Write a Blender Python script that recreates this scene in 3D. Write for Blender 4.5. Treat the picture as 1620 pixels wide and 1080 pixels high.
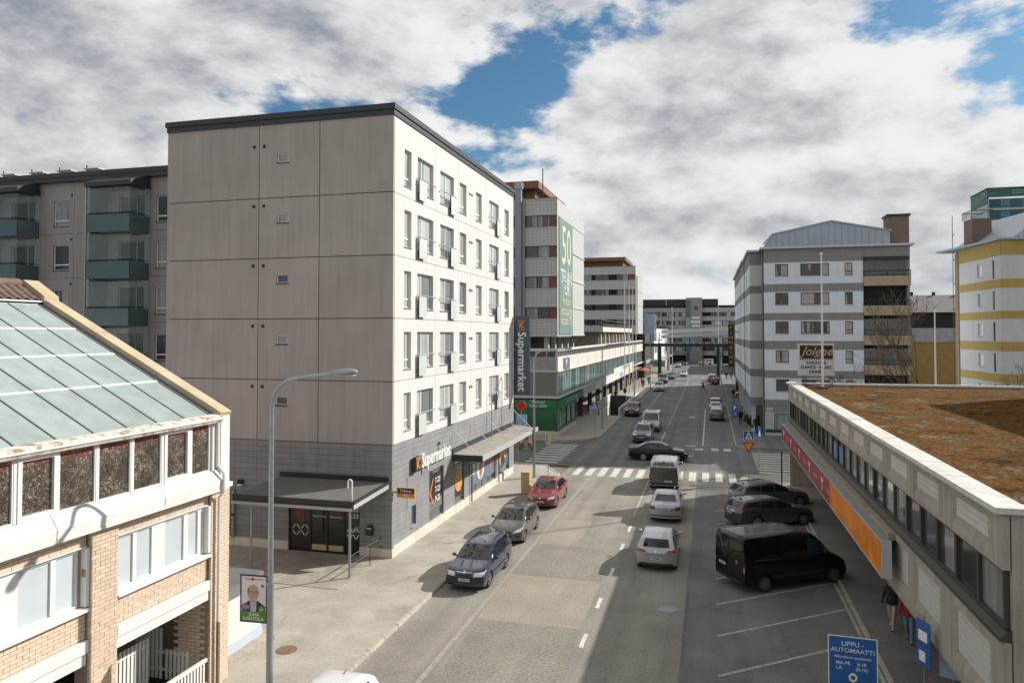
import bpy, bmesh, math, random
from mathutils import Vector, Matrix
from mathutils.bvhtree import BVHTree
import numpy as np
R = math.radians
random.seed(7)
for o in list(bpy.data.objects):
    bpy.data.objects.remove(o)
scene = bpy.context.scene
COL = scene.collection

# ------------------------------------------------------------------ camera
cam_data = bpy.data.cameras.new('camera')
cam = bpy.data.objects.new('camera', cam_data)
COL.objects.link(cam)
cam.location = (0, 0, 10.4)
cam.rotation_euler = (R(91.5), 0, R(15.1414))
cam_data.sensor_fit = 'HORIZONTAL'
cam_data.sensor_width = 36.0
cam_data.lens = 36.0 * 1160.0 / 1620.0
cam_data.shift_y = -0.026775
cam_data.clip_start = 0.1
cam_data.clip_end = 6000
scene.camera = cam

# ------------------------------------------------------------------ sun, sky
SUN_EL = R(31.0)
SUN_AZ = math.atan2(0.76, 0.65)
sv = Vector((math.sin(SUN_AZ) * math.cos(SUN_EL), math.cos(SUN_AZ) * math.cos(SUN_EL), math.sin(SUN_EL)))
sd = bpy.data.lights.new('sun', 'SUN')
sd.energy = 5.0
sd.angle = R(0.53)
sd.color = (1.0, 0.96, 0.895)
sun = bpy.data.objects.new('sun', sd)
COL.objects.link(sun)
sun.location = sv * 200
sun.rotation_euler = (-sv).to_track_quat('-Z', 'Y').to_euler()

world = bpy.data.worlds.new('World')
scene.world = world
world.use_nodes = True
wt = world.node_tree
wt.nodes.clear()
def wn(t, **k):
    n = wt.nodes.new(t)
    for a, b in k.items():
        setattr(n, a, b)
    return n
def wl(a, b):
    wt.links.new(a, b)
def wmath(op, a, b=None, clamp=False):
    n = wn('ShaderNodeMath', operation=op, use_clamp=clamp)
    for i, s in enumerate((a, b)):
        if s is None: continue
        if isinstance(s, (int, float)): n.inputs[i].default_value = s
        else: wl(s, n.inputs[i])
    return n.outputs[0]
sky = wn('ShaderNodeTexSky', sky_type='NISHITA')
sky.sun_disc = False
sky.sun_elevation = SUN_EL
sky.sun_rotation = SUN_AZ
sky.altitude = 20
sky.air_density = 1.0
sky.dust_density = 0.6
sky.ozone_density = 1.6
tc = wn('ShaderNodeTexCoord')
sep = wn('ShaderNodeSeparateXYZ')
wl(tc.outputs['Generated'], sep.inputs[0])
dx, dy, dz = sep.outputs
def wvec(x, y, z):
    n = wn('ShaderNodeCombineXYZ')
    for i, q in enumerate((x, y, z)):
        if isinstance(q, float): n.inputs[i].default_value = q
        else: wl(q, n.inputs[i])
    return n.outputs[0]
cvec = wvec(dx, dy, wmath('MULTIPLY', dz, 1.9))
def wnoise(scale, detail, rough, off, dist=0.0):
    m = wn('ShaderNodeMapping')
    m.inputs['Location'].default_value = off
    m.inputs['Scale'].default_value = (scale, scale, scale)
    wl(cvec, m.inputs['Vector'])
    n = wn('ShaderNodeTexNoise')
    n.inputs['Scale'].default_value = 1.0
    n.inputs['Detail'].default_value = detail
    n.inputs['Roughness'].default_value = rough
    n.inputs['Distortion'].default_value = dist
    wl(m.outputs[0], n.inputs['Vector'])
    return n.outputs[0]
def wramp(v, a, b, o0=0.0, o1=1.0, smooth=True):
    n = wn('ShaderNodeMapRange')
    n.interpolation_type = 'SMOOTHSTEP' if smooth else 'LINEAR'
    n.inputs[1].default_value = a; n.inputs[2].default_value = b
    n.inputs[3].default_value = o0; n.inputs[4].default_value = o1
    wl(v, n.inputs[0])
    return n.outputs[0]
CS = 3.1
SEED = (2.3, 5.1, 0.4)
LO = Vector((sv.x, sv.y, sv.z * 1.9)).normalized() * 0.16
n1 = wnoise(CS, 15, 0.575, SEED, 0.1)
n1s = wnoise(CS, 15, 0.575, (SEED[0] + LO.x, SEED[1] + LO.y, SEED[2] + LO.z), 0.1)
n2 = wnoise(1.4, 3, 0.5, (7.7, 2.2, 1.0))
dens = wmath('ADD', wmath('ADD', wmath('MULTIPLY', n1, 0.8), wmath('MULTIPLY', n2, 0.2)), wramp(dz, 0.04, 0.26, 0.13, 0.012))
# openings in the cloud deck where blue shows (direction, radius, depth)
GAPS = [(-0.205, 0.899, 0.387, 0.17, 0.12), (-0.285, 0.897, 0.335, 0.13, 0.10), (-0.31, 0.92, 0.235, 0.20, 0.13),
        (0.26, 0.916, 0.319, 0.13, 0.12), (-0.76, 0.636, 0.212, 0.11, 0.06), (-0.50, 0.81, 0.27, 0.06, 0.03)]
for (gx, gy, gz, rad, amt) in GAPS:
    dn = wn('ShaderNodeVectorMath', operation='DISTANCE')
    wl(cvec, dn.inputs[0]); dn.inputs[1].default_value = (gx, gy, gz * 1.9)
    dens = wmath('SUBTRACT', dens, wramp(dn.outputs['Value'], 0.0, rad * 1.6, amt, 0.0))
cover = wramp(dens, 0.405, 0.462)
lit = wmath('SUBTRACT', n1, n1s)
n3 = wnoise(1.7, 5, 0.5, (1.3, 9.4, 4.0), 0.2)
core = wmath('SUBTRACT', dens, 0.46)
shade = wmath('ADD', wmath('ADD', wmath('MULTIPLY', core, 1.6), wmath('MULTIPLY', wmath('SUBTRACT', n3, 0.47), 2.3)), wmath('MULTIPLY', lit, -4.0))
grey = wramp(shade, -0.30, 0.98)
cc = wn('ShaderNodeMix', data_type='RGBA')
wl(grey, cc.inputs[0])
cc.inputs[6].default_value = (12.0, 12.0, 12.0, 1)
cc.inputs[7].default_value = (2.7, 3.15, 3.9, 1)
# the far deck near the horizon: bright with thin grey bands
mx = wn('ShaderNodeMix', data_type='RGBA')
wl(cover, mx.inputs[0])
skm = wn('ShaderNodeMix', data_type='RGBA', blend_type='MULTIPLY')
skm.inputs[0].default_value = 1.0
wl(sky.outputs[0], skm.inputs[6])
skm.inputs[7].default_value = (0.70, 1.08, 1.22, 1)
wl(skm.outputs[2], mx.inputs[6])
wl(cc.outputs[2], mx.inputs[7])
bg = wn('ShaderNodeBackground')
bg.inputs['Strength'].default_value = 0.064
wl(mx.outputs[2], bg.inputs['Color'])
wo = wn('ShaderNodeOutputWorld')
wl(bg.outputs[0], wo.inputs['Surface'])
world.cycles.sampling_method = 'MANUAL'
world.cycles.sample_map_resolution = 1024

scene.view_settings.view_transform = 'Standard'
scene.view_settings.look = 'None'
scene.view_settings.exposure = 0.2
scene.view_settings.gamma = 1.0
scene.view_settings.use_curve_mapping = False
scene.render.engine = 'CYCLES'
scene.cycles.max_bounces = 6
scene.cycles.glossy_bounces = 3
scene.cycles.transmission_bounces = 4
scene.cycles.transparent_max_bounces = 8
scene.cycles.caustics_reflective = False
scene.cycles.caustics_refractive = False

# ------------------------------------------------------------------ materials
MATS = {}
def M(name, col, rough=0.8, metal=0.0, var=0.12, scale=2.0, bump=0.0, bscale=40.0, coat=0.0, spec=0.5,
      streak=0.0, rnd=0.0, emit=None, grain=0.0, col2=None, c2scale=0.5, c2lo=0.45, c2hi=0.65, detail=6, crack=0.0, track=0.0, gamp=0.2):
    if name in MATS: return MATS[name]
    m = bpy.data.materials.new(name)
    m.use_nodes = True
    t = m.node_tree
    b = t.nodes['Principled BSDF']
    b.inputs['Roughness'].default_value = rough
    b.inputs['Metallic'].default_value = metal
    b.inputs['Specular IOR Level'].default_value = spec
    if coat:
        b.inputs['Coat Weight'].default_value = coat
        b.inputs['Coat Roughness'].default_value = 0.04
    geo = t.nodes.new('ShaderNodeNewGeometry')
    def noise(sc, det=detail, vec=None):
        n = t.nodes.new('ShaderNodeTexNoise')
        n.inputs['Scale'].default_value = sc
        n.inputs['Detail'].default_value = det
        n.inputs['Roughness'].default_value = 0.6
        t.links.new(vec or geo.outputs['Position'], n.inputs['Vector'])
        return n.outputs[0]
    def rng(v, a, b_, c, d):
        n = t.nodes.new('ShaderNodeMapRange')
        for i, x in enumerate((a, b_, c, d)): n.inputs[i + 1].default_value = x
        t.links.new(v, n.inputs[0]); return n.outputs[0]
    def mul(a, b_):
        n = t.nodes.new('ShaderNodeMath'); n.operation = 'MULTIPLY'
        t.links.new(a, n.inputs[0])
        if isinstance(b_, float): n.inputs[1].default_value = b_
        else: t.links.new(b_, n.inputs[1])
        return n.outputs[0]
    fac = None
    if var:
        fac = rng(noise(scale), 0.3, 0.7, 1 - var, 1 + var)
    if grain:
        g = rng(noise(grain, 3), 0.3, 0.7, 1 - gamp, 1 + gamp)
        fac = mul(fac, g) if fac else g
    if streak:
        mp = t.nodes.new('ShaderNodeMapping')
        mp.inputs['Scale'].default_value = (5, 5, 0.25)
        t.links.new(geo.outputs['Position'], mp.inputs['Vector'])
        s = rng(noise(1.0, 5, mp.outputs[0]), 0.35, 0.7, 1 + streak * 0.4, 1 - streak)
        fac = mul(fac, s) if fac else s
    if track:
        mp = t.nodes.new('ShaderNodeMapping'); mp.inputs['Scale'].default_value = (1.1, 0.03, 1)
        t.links.new(geo.outputs['Position'], mp.inputs['Vector'])
        s = rng(noise(1.0, 4, mp.outputs[0]), 0.35, 0.65, 1 + track, 1 - track)
        fac = mul(fac, s) if fac else s
    if crack:
        wv = t.nodes.new('ShaderNodeMix'); wv.data_type = 'RGBA'; wv.blend_type = 'LINEAR_LIGHT'; wv.inputs[0].default_value = 0.5
        nn = t.nodes.new('ShaderNodeTexNoise'); nn.inputs['Scale'].default_value = 1.2; nn.inputs['Detail'].default_value = 6
        t.links.new(geo.outputs['Position'], nn.inputs['Vector']); t.links.new(geo.outputs['Position'], wv.inputs[6]); t.links.new(nn.outputs['Color'], wv.inputs[7])
        vv = t.nodes.new('ShaderNodeTexVoronoi'); vv.feature = 'DISTANCE_TO_EDGE'; vv.inputs['Scale'].default_value = 0.33
        t.links.new(wv.outputs[2], vv.inputs['Vector'])
        s0 = rng(vv.outputs['Distance'], 0.002, 0.009, 0.0, 1.0)
        gt = rng(noise(0.22, 2), 0.50, 0.60, 1.0, 0.0)
        mm = t.nodes.new('ShaderNodeMath'); mm.operation = 'MAXIMUM'; t.links.new(s0, mm.inputs[0]); t.links.new(gt, mm.inputs[1])
        s = rng(mm.outputs[0], 0.0, 1.0, 1 - crack, 1.0)
        fac = mul(fac, s) if fac else s
    if rnd:
        oi = t.nodes.new('ShaderNodeObjectInfo')
        s = rng(oi.outputs['Random'], 0, 1, 1 - rnd, 1 + rnd)
        fac = mul(fac, s) if fac else s
    basec = None
    if col2:
        mx = t.nodes.new('ShaderNodeMix'); mx.data_type = 'RGBA'
        t.links.new(rng(noise(c2scale, 8), c2lo, c2hi, 0, 1), mx.inputs[0])
        mx.inputs[6].default_value = (*col, 1); mx.inputs[7].default_value = (*col2, 1)
        basec = mx.outputs[2]
    if fac:
        vm = t.nodes.new('ShaderNodeVectorMath'); vm.operation = 'SCALE'
        if basec: t.links.new(basec, vm.inputs[0])
        else: vm.inputs[0].default_value = col
        t.links.new(fac, vm.inputs['Scale'])
        t.links.new(vm.outputs[0], b.inputs['Base Color'])
    elif basec:
        t.links.new(basec, b.inputs['Base Color'])
    else:
        b.inputs['Base Color'].default_value = (*col, 1)
    if bump:
        bn = t.nodes.new('ShaderNodeBump')
        bn.inputs['Strength'].default_value = bump
        bn.inputs['Distance'].default_value = 0.02
        t.links.new(noise(bscale, 4), bn.inputs['Height'])
        t.links.new(bn.outputs[0], b.inputs['Normal'])
    if emit:
        b.inputs['Emission Color'].default_value = (*col, 1)
        b.inputs['Emission Strength'].default_value = emit
    MATS[name] = m
    return m
def glass(name, col=(0.02, 0.028, 0.032), rough=0.03, spec=0.9, curtain=None, amount=0.5, freq=9.0):
    """window glazing: a glossy pane; curtain = colour of the hangings seen through it (differs window by window)"""
    if name in MATS: return MATS[name]
    m = bpy.data.materials.new(name); m.use_nodes = True
    t = m.node_tree; b = t.nodes['Principled BSDF']
    b.inputs['Roughness'].default_value = 0.4 if curtain else rough
    b.inputs['Specular IOR Level'].default_value = 0.3 if curtain else spec
    b.inputs['Coat Weight'].default_value = 1.0
    b.inputs['Coat Roughness'].default_value = rough
    b.inputs['Coat IOR'].default_value = 1.6
    b.inputs['Base Color'].default_value = (*col, 1)
    if curtain:
        geo = t.nodes.new('ShaderNodeNewGeometry'); oi = t.nodes.new('ShaderNodeObjectInfo')
        mp = t.nodes.new('ShaderNodeMapping'); mp.inputs['Scale'].default_value = (freq, freq, 0.05)
        t.links.new(geo.outputs['Position'], mp.inputs['Vector'])
        n = t.nodes.new('ShaderNodeTexNoise'); n.inputs['Scale'].default_value = 1.0; n.inputs['Detail'].default_value = 2
        t.links.new(mp.outputs[0], n.inputs['Vector'])
        mp2 = t.nodes.new('ShaderNodeMapping'); mp2.inputs['Scale'].default_value = (1.1, 1.1, 0.1)
        t.links.new(geo.outputs['Position'], mp2.inputs['Vector'])
        n2 = t.nodes.new('ShaderNodeTexNoise'); n2.inputs['Scale'].default_value = 1.0
        t.links.new(mp2.outputs[0], n2.inputs['Vector'])
        ad = t.nodes.new('ShaderNodeMath'); ad.operation = 'ADD'
        t.links.new(n2.outputs[0], ad.inputs[0]); 
        sc = t.nodes.new('ShaderNodeMapRange')
        sc.inputs[3].default_value = -0.32; sc.inputs[4].default_value = 0.38
        t.links.new(oi.outputs['Random'], sc.inputs[0]); t.links.new(sc.outputs[0], ad.inputs[1])
        mr = t.nodes.new('ShaderNodeMapRange')
        mr.inputs[1].default_value = 0.62 - amount * 0.3; mr.inputs[2].default_value = 0.67 - amount * 0.3
        t.links.new(ad.outputs[0], mr.inputs[0])
        cr = t.nodes.new('ShaderNodeMapRange'); cr.inputs[1].default_value = 0.3; cr.inputs[2].default_value = 0.7
        cr.inputs[3].default_value = 0.55; cr.inputs[4].default_value = 1.1
        t.links.new(n.outputs[0], cr.inputs[0])
        vm = t.nodes.new('ShaderNodeVectorMath'); vm.operation = 'SCALE'; vm.inputs[0].default_value = curtain
        t.links.new(cr.outputs[0], vm.inputs['Scale'])
        mx = t.nodes.new('ShaderNodeMix'); mx.data_type = 'RGBA'
        t.links.new(mr.outputs[0], mx.inputs[0]); mx.inputs[6].default_value = (*col, 1)
        t.links.new(vm.outputs[0], mx.inputs[7]); t.links.new(mx.outputs[2], b.inputs['Base Color'])
    MATS[name] = m
    return m
def clear_glass(name, tint=(0.8, 0.92, 0.9), mixf=0.75, rough=0.02):
    if name in MATS: return MATS[name]
    m = bpy.data.materials.new(name); m.use_nodes = True
    t = m.node_tree; t.nodes.clear()
    out = t.nodes.new('ShaderNodeOutputMaterial')
    tr = t.nodes.new('ShaderNodeBsdfTransparent'); tr.inputs[0].default_value = (*tint, 1)
    gl = t.nodes.new('ShaderNodeBsdfGlossy'); gl.inputs['Roughness'].default_value = rough
    df = t.nodes.new('ShaderNodeBsdfDiffuse'); df.inputs[0].default_value = (*[c * 0.5 for c in tint], 1)
    lw = t.nodes.new('ShaderNodeLayerWeight'); pw = t.nodes.new('ShaderNodeMath'); pw.operation = 'POWER'; pw.inputs[1].default_value = 4.0
    t.links.new(lw.outputs['Facing'], pw.inputs[0])
    fr = t.nodes.new('ShaderNodeMath'); fr.operation = 'MULTIPLY_ADD'; fr.inputs[1].default_value = 0.7; fr.inputs[2].default_value = 0.05
    t.links.new(pw.outputs[0], fr.inputs[0])
    a = t.nodes.new('ShaderNodeMixShader'); a.inputs[0].default_value = mixf
    t.links.new(df.outputs[0], a.inputs[1]); t.links.new(tr.outputs[0], a.inputs[2])
    b = t.nodes.new('ShaderNodeMixShader')
    t.links.new(fr.outputs[0], b.inputs[0]); t.links.new(a.outputs[0], b.inputs[1]); t.links.new(gl.outputs[0], b.inputs[2])
    t.links.new(b.outputs[0], out.inputs['Surface'])
    MATS[name] = m
    return m

# ------------------------------------------------------------------ builders
def tag(o, label=None, cat=None, group=None, kind=None):
    if label: o['label'] = label
    if cat: o['category'] = cat
    if group: o['group'] = group
    if kind: o['kind'] = kind
    return o
def thing(name, label, cat, loc=(0, 0, 0), rotz=0.0, group=None):
    o = bpy.data.objects.new(name, None)
    o.empty_display_size = 0.2
    COL.objects.link(o)
    o.location = loc
    o.rotation_euler = (0, 0, rotz)
    return tag(o, label, cat, group)
def obj(name, mesh, parent=None, loc=(0, 0, 0), rot=(0, 0, 0), scale=None):
    o = bpy.data.objects.new(name, mesh)
    COL.objects.link(o)
    if parent: o.parent = parent
    o.location = loc
    o.rotation_euler = rot
    if scale: o.scale = scale
    return o
class MB:
    def __init__(s):
        s.v = []; s.f = []; s.m = []
    def add(s, vs, fs, m=0):
        n = len(s.v)
        s.v += [tuple(p) for p in vs]
        s.f += [tuple(i + n for i in f) for f in fs]
        s.m += [m] * len(fs)
        return s
    def box(s, x0, x1, y0, y1, z0, z1, m=0):
        if x0 > x1: x0, x1 = x1, x0
        if y0 > y1: y0, y1 = y1, y0
        if z0 > z1: z0, z1 = z1, z0
        return s.add([(x0, y0, z0), (x1, y0, z0), (x1, y1, z0), (x0, y1, z0), (x0, y0, z1), (x1, y0, z1), (x1, y1, z1), (x0, y1, z1)],
                     [(3, 2, 1, 0), (4, 5, 6, 7), (0, 1, 5, 4), (1, 2, 6, 5), (2, 3, 7, 6), (3, 0, 4, 7)], m)
    def quad(s, *p, m=0):
        return s.add(p, [tuple(range(len(p)))], m)
    def prism(s, poly, a, b, axis='z', m=0):
        """extrude a 2-D polygon (anticlockwise) along an axis from a to b"""
        n = len(poly)
        def P(q, h):
            return (q[0], q[1], h) if axis == 'z' else ((q[0], h, q[1]) if axis == 'y' else (h, q[0], q[1]))
        vs = [P(q, a) for q in poly] + [P(q, b) for q in poly]
        fs = [tuple(reversed(range(n))), tuple(range(n, 2 * n))] + [(i, (i + 1) % n, n + (i + 1) % n, n + i) for i in range(n)]
        if axis == 'y': fs = [tuple(reversed(f)) for f in fs]
        return s.add(vs, fs, m)
    def tube(s, pts, rad, n=8, cap=True, m=0):
        pts = [Vector(p) for p in pts]
        if not isinstance(rad, (list, tuple)): rad = [rad] * len(pts)
        vs = []; prev = None
        for i, p in enumerate(pts):
            t = (pts[min(i + 1, len(pts) - 1)] - pts[max(i - 1, 0)]).normalized()
            if prev is None:
                a = Vector((0, 0, 1)) if abs(t.z) < 0.9 else Vector((1, 0, 0))
                u = t.cross(a).normalized()
            else:
                u = (prev - t * prev.dot(t)).normalized()
            prev = u
            w = t.cross(u)
            for k in range(n):
                an = 2 * math.pi * k / n
                vs.append(p + (u * math.cos(an) + w * math.sin(an)) * rad[i])
        fs = []
        for i in range(len(pts) - 1):
            for k in range(n):
                a = i * n + k; b = i * n + (k + 1) % n
                fs.append((a, b, b + n, a + n))
        if cap:
            fs.append(tuple(reversed(range(n)))); fs.append(tuple(range((len(pts) - 1) * n, len(pts) * n)))
        return s.add(vs, fs, m)
    def lathe(s, prof, n=20, axis='z', c=(0, 0, 0), m=0):
        vs = []; fs = []
        for (r, h) in prof:
            for k in range(n):
                a = 2 * math.pi * k / n
                x, y = r * math.cos(a), r * math.sin(a)
                p = (x, y, h) if axis == 'z' else ((x, h, y) if axis == 'y' else (h, x, y))
                vs.append((p[0] + c[0], p[1] + c[1], p[2] + c[2]))
        for i in range(len(prof) - 1):
            for k in range(n):
                a = i * n + k; b = i * n + (k + 1) % n
                f = (a, b, b + n, a + n)
                fs.append(f if axis != 'y' else tuple(reversed(f)))
        return s.add(vs, fs, m)
    def holes(s, u0, u1, z0, z1, hol, d0, d1, m=0, bevel=0.0):
        """a slab in the facade plane (x=u, y=depth, z) with rectangular holes cut through it"""
        hol = [(max(h[0], u0), min(h[1], u1), max(h[2], z0), min(h[3], z1)) for h in hol if h[0] < u1 and h[1] > u0 and h[2] < z1 and h[3] > z0]
        us = sorted(set([u0, u1] + [x for h in hol for x in h[:2]]))
        zs = sorted(set([z0, z1] + [x for h in hol for x in h[2:]]))
        nu, nz = len(us) - 1, len(zs) - 1
        fill = [[True] * nz for _ in range(nu)]
        for i in range(nu):
            for j in range(nz):
                cu, cz = (us[i] + us[i + 1]) / 2, (zs[j] + zs[j + 1]) / 2
                if any(h[0] < cu < h[1] and h[2] < cz < h[3] for h in hol): fill[i][j] = False
        if not any(any(r) for r in fill): return s
        idx = {}
        vs = []
        def V(i, j, k):
            if (i, j, k) not in idx:
                idx[(i, j, k)] = len(vs); vs.append((us[i], (d0, d1)[k], zs[j]))
            return idx[(i, j, k)]
        fs = []
        F = lambda i, j: 0 <= i < nu and 0 <= j < nz and fill[i][j]
        for i in range(nu):
            for j in range(nz):
                if not fill[i][j]: continue
                fs.append((V(i, j, 0), V(i + 1, j, 0), V(i + 1, j + 1, 0), V(i, j + 1, 0)))
                fs.append((V(i, j + 1, 1), V(i + 1, j + 1, 1), V(i + 1, j, 1), V(i, j, 1)))
                if not F(i - 1, j): fs.append((V(i, j, 1), V(i, j, 0), V(i, j + 1, 0), V(i, j + 1, 1)))
                if not F(i + 1, j): fs.append((V(i + 1, j, 0), V(i + 1, j, 1), V(i + 1, j + 1, 1), V(i + 1, j + 1, 0)))
                if not F(i, j - 1): fs.append((V(i, j, 1), V(i + 1, j, 1), V(i + 1, j, 0), V(i, j, 0)))
                if not F(i, j + 1): fs.append((V(i, j + 1, 0), V(i + 1, j + 1, 0), V(i + 1, j + 1, 1), V(i, j + 1, 1)))
        return s.add(vs, fs, m)
    def mesh(s, name, mats, smooth=0):
        me = bpy.data.meshes.new(name)
        me.from_pydata(s.v, [], s.f)
        if not isinstance(mats, (list, tuple)): mats = [mats]
        for q in mats: me.materials.append(q)
        if len(mats) > 1: me.polygons.foreach_set('material_index', s.m)
        if smooth:
            me.polygons.foreach_set('use_smooth', [True] * len(me.polygons))
            me.set_sharp_from_angle(angle=R(smooth))
        me.update()
        return me
    def part(s, name, mats, parent=None, loc=(0, 0, 0), rot=(0, 0, 0), smooth=0):
        return obj(name, s.mesh(name, mats, smooth), parent, loc, rot)
class Face:
    """a facade: u to the right seen from outside, z up, depth positive into the building"""
    def __init__(s, parent, ox, oy, rot, local=False):
        s.parent = parent
        p = Vector((0, 0, 0)) if local else parent.location
        s.loc = Vector((ox - p.x, oy - p.y, -p.z if not local else 0))
        s.rz = R(rot)
    def part(s, name, mb, mats, parent=None, smooth=0):
        if parent: return mb.part(name, mats, parent, smooth=smooth)
        return mb.part(name, mats, s.parent, s.loc, (0, 0, s.rz), smooth)
    def at(s, u, z, d=0.0):
        c, q = math.cos(s.rz), math.sin(s.rz)
        return s.loc + Vector((u * c - d * q, u * q + d * c, z))
    def inst(s, name, mesh, u, z, d=0.0, scale=None):
        return obj(name, mesh, s.parent, s.at(u, z, d), (0, 0, s.rz), scale)
def text_mb(txt, size=1.0, depth=0.01, bold=0.0, align='CENTER', sx=1.0, shear=0.0, space=1.0):
    """lettering as a mesh builder in facade coordinates, centred on the origin, standing out towards -depth"""
    cu = bpy.data.curves.new('lettering', 'FONT')
    cu.body = txt; cu.size = size; cu.extrude = depth / 2; cu.offset = bold * size
    cu.align_x = align; cu.align_y = 'CENTER'; cu.shear = shear; cu.resolution_u = 2
    cu.space_character = space
    o = bpy.data.objects.new('lettering', cu)
    COL.objects.link(o)
    me = bpy.data.meshes.new_from_object(o)
    mb = MB()
    mb.add([(v.co.x * sx, -v.co.z - depth / 2, v.co.y) for v in me.vertices], [tuple(p.vertices) for p in me.polygons])
    bpy.data.objects.remove(o); bpy.data.curves.remove(cu); bpy.data.meshes.remove(me)
    return mb
def shift(mb, dx=0, dy=0, dz=0):
    mb.v = [(a + dx, b + dy, c + dz) for a, b, c in mb.v]
    return mb
def interp(pts, x):
    if x <= pts[0][0]: return pts[0][1]
    for (a, b), (c, d) in zip(pts, pts[1:]):
        if x <= c: return b + (d - b) * (x - a) / (c - a)
    return pts[-1][1]
CACHE = {}
def cached(key, fn):
    if key not in CACHE: CACHE[key] = fn()
    return CACHE[key]
def window(face, u0, u1, z0, z1, frame_mat, pane_mat, rec=0.12, bar=0.06, mull=(), trans=(), sill=None, name='window', sill_out=0.06, bar_in=0.045):
    """a window set in an opening: frame with bars, panes behind, sill"""
    w, h = u1 - u0, z1 - z0
    def fm():
        mb = MB()
        mb.box(0, bar, rec, rec + 0.07, 0, h); mb.box(w - bar, w, rec, rec + 0.07, 0, h)
        mb.box(bar, w - bar, rec, rec + 0.07, 0, bar); mb.box(bar, w - bar, rec, rec + 0.07, h - bar, h)
        for q in mull: mb.box(w * q - bar_in, w * q + bar_in, rec + .003, rec + 0.066, bar, h - bar)
        for q in trans:
            (ta, tb, tz) = q if isinstance(q, tuple) else (0, 1, q)
            mb.box(max(bar, w * ta), min(w - bar, w * tb), rec + .005, rec + 0.064, h * tz - bar_in, h * tz + bar_in)
        return mb.mesh(name, frame_mat)
    k = (name, round(w, 2), round(h, 2), rec, bar, tuple(mull), tuple(trans), frame_mat.name)
    o = face.inst(name, cached(k + ('f',), fm), u0, z0)
    es = [0] + [w * q for q in mull] + [w]
    for i in range(len(es) - 1):
        ww = es[i + 1] - es[i]
        pm = cached(('pane', round(ww, 2), round(h, 2), rec, pane_mat.name), lambda: MB().box(0.01, ww - 0.01, rec + 0.035, rec + 0.045, 0.01, h - 0.01).mesh('pane', pane_mat))
        obj('pane', pm, o, (es[i], 0, 0))
    if sill:
        sm = cached(('sill', round(w, 2), rec, sill.name, sill_out), lambda: MB().add([(-0.03, -sill_out, -0.045), (w + 0.03, -sill_out, -0.045), (w + 0.03, rec + 0.02, 0.0), (-0.03, rec + 0.02, 0.0),
                                                                     (-0.03, -sill_out, -0.015), (w + 0.03, -sill_out, -0.015), (w + 0.03, rec + 0.02, 0.03), (-0.03, rec + 0.02, 0.03)],
                                                                    [(3, 2, 1, 0), (4, 5, 6, 7), (0, 1, 5, 4), (1, 2, 6, 5), (2, 3, 7, 6), (3, 0, 4, 7)]).mesh('sill', sill))
        obj('sill', sm, o)
    return o
# ------------------------------------------------------------------ ground
asph = M('asphalt_worn', (0.255, 0.236, 0.20), 0.92, var=0.12, scale=0.45, grain=13, gamp=.3, bump=0.3, bscale=60, col2=(0.215, 0.20, 0.172), c2scale=0.35, crack=.35, track=.15)
asph_pink = M('asphalt_pinkish', (0.295, 0.255, 0.205), 0.92, var=0.12, scale=0.6, grain=14, gamp=.34, track=.05, bump=0.25, bscale=80)
asph_grey = M('asphalt_grey', (0.225, 0.21, 0.172), 0.92, var=0.14, scale=0.6, grain=11, gamp=.4, track=.06, bump=0.3, bscale=80)
asph_lane = M('asphalt_lane', (0.165, 0.155, 0.142), 0.9, var=0.22, scale=0.5, grain=14, gamp=.3, crack=.4, track=.10, bump=0.25, bscale=90)
asph_dark = M('asphalt_dark', (0.135, 0.135, 0.132), 0.8, var=0.2, scale=0.4, grain=10, gamp=.25, track=.22, bump=0.25, bscale=90, col2=(0.17, 0.165, 0.16), c2scale=0.3)
asph_walk = M('asphalt_pavement', (0.39, 0.36, 0.305), 0.93, var=0.14, scale=0.7, grain=12, gamp=.15, crack=.4, bump=0.25, bscale=100, col2=(0.30, 0.28, 0.24), c2scale=0.5, c2lo=0.5, c2hi=0.72)
slabs_far = M('paving_far', (0.36, 0.32, 0.265), 0.9, var=0.14, scale=1.2, grain=14, bump=0.1)
granite = M('kerb_granite', (0.42, 0.37, 0.30), 0.85, var=0.2, scale=6, grain=60, bump=0.2, rnd=0.1)
road_paint = M('road_paint', (0.62, 0.60, 0.54), 0.8, var=0.2, scale=5, grain=20, col2=(0.33, 0.31, 0.275), c2scale=7, c2lo=0.5, c2hi=0.62)
faded_paint = M('faded_road_paint', (0.44, 0.42, 0.37), 0.85, var=0.2, scale=4, grain=20, col2=(0.29, 0.27, 0.235), c2scale=5, c2lo=0.45, c2hi=0.6)
earth = M('ground_far', (0.16, 0.145, 0.11), 0.95, var=0.3, scale=0.05)
TX0, TX1, TY0, TY1 = -14.7, -11.2, 92.6, 117.5      # parking ramp cut into the pavement
gm_ = MB()
for (x0, x1, y0, y1) in ((-2500, 2500, -600, TY0), (-2500, TX0, TY0, TY1), (TX1, 2500, TY0, TY1), (-2500, 2500, TY1, 4000)): gm_.quad((x0, y0, -.06), (x1, y0, -.06), (x1, y1, -.06), (x0, y1, -.06))
tag(gm_.part('ground', earth), kind='structure')
def sheet(name, rects, z, mat, kind='structure', parent=None):
    mb = MB()
    for (x0, x1, y0, y1) in rects: mb.quad((x0, y0, z), (x1, y0, z), (x1, y1, z), (x0, y1, z))
    o = mb.part(name, mat, parent)
    if not parent: tag(o, kind=kind)
    return o
road = sheet('road', [(-10.7, -1.0, -25, 57.0)], 0.0, asph)
parking = sheet('parking_area', [(-1.0, 9.5, -25, 57.0)], 0.0, asph_lane)
cross = sheet('cross_street', [(-160, 160, 57.0, 69.4)], 0.0, asph_dark)
far_road = sheet('far_road', [(-10.7, 2.1, 69.4, 420)], 0.0, asph_dark)
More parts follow.
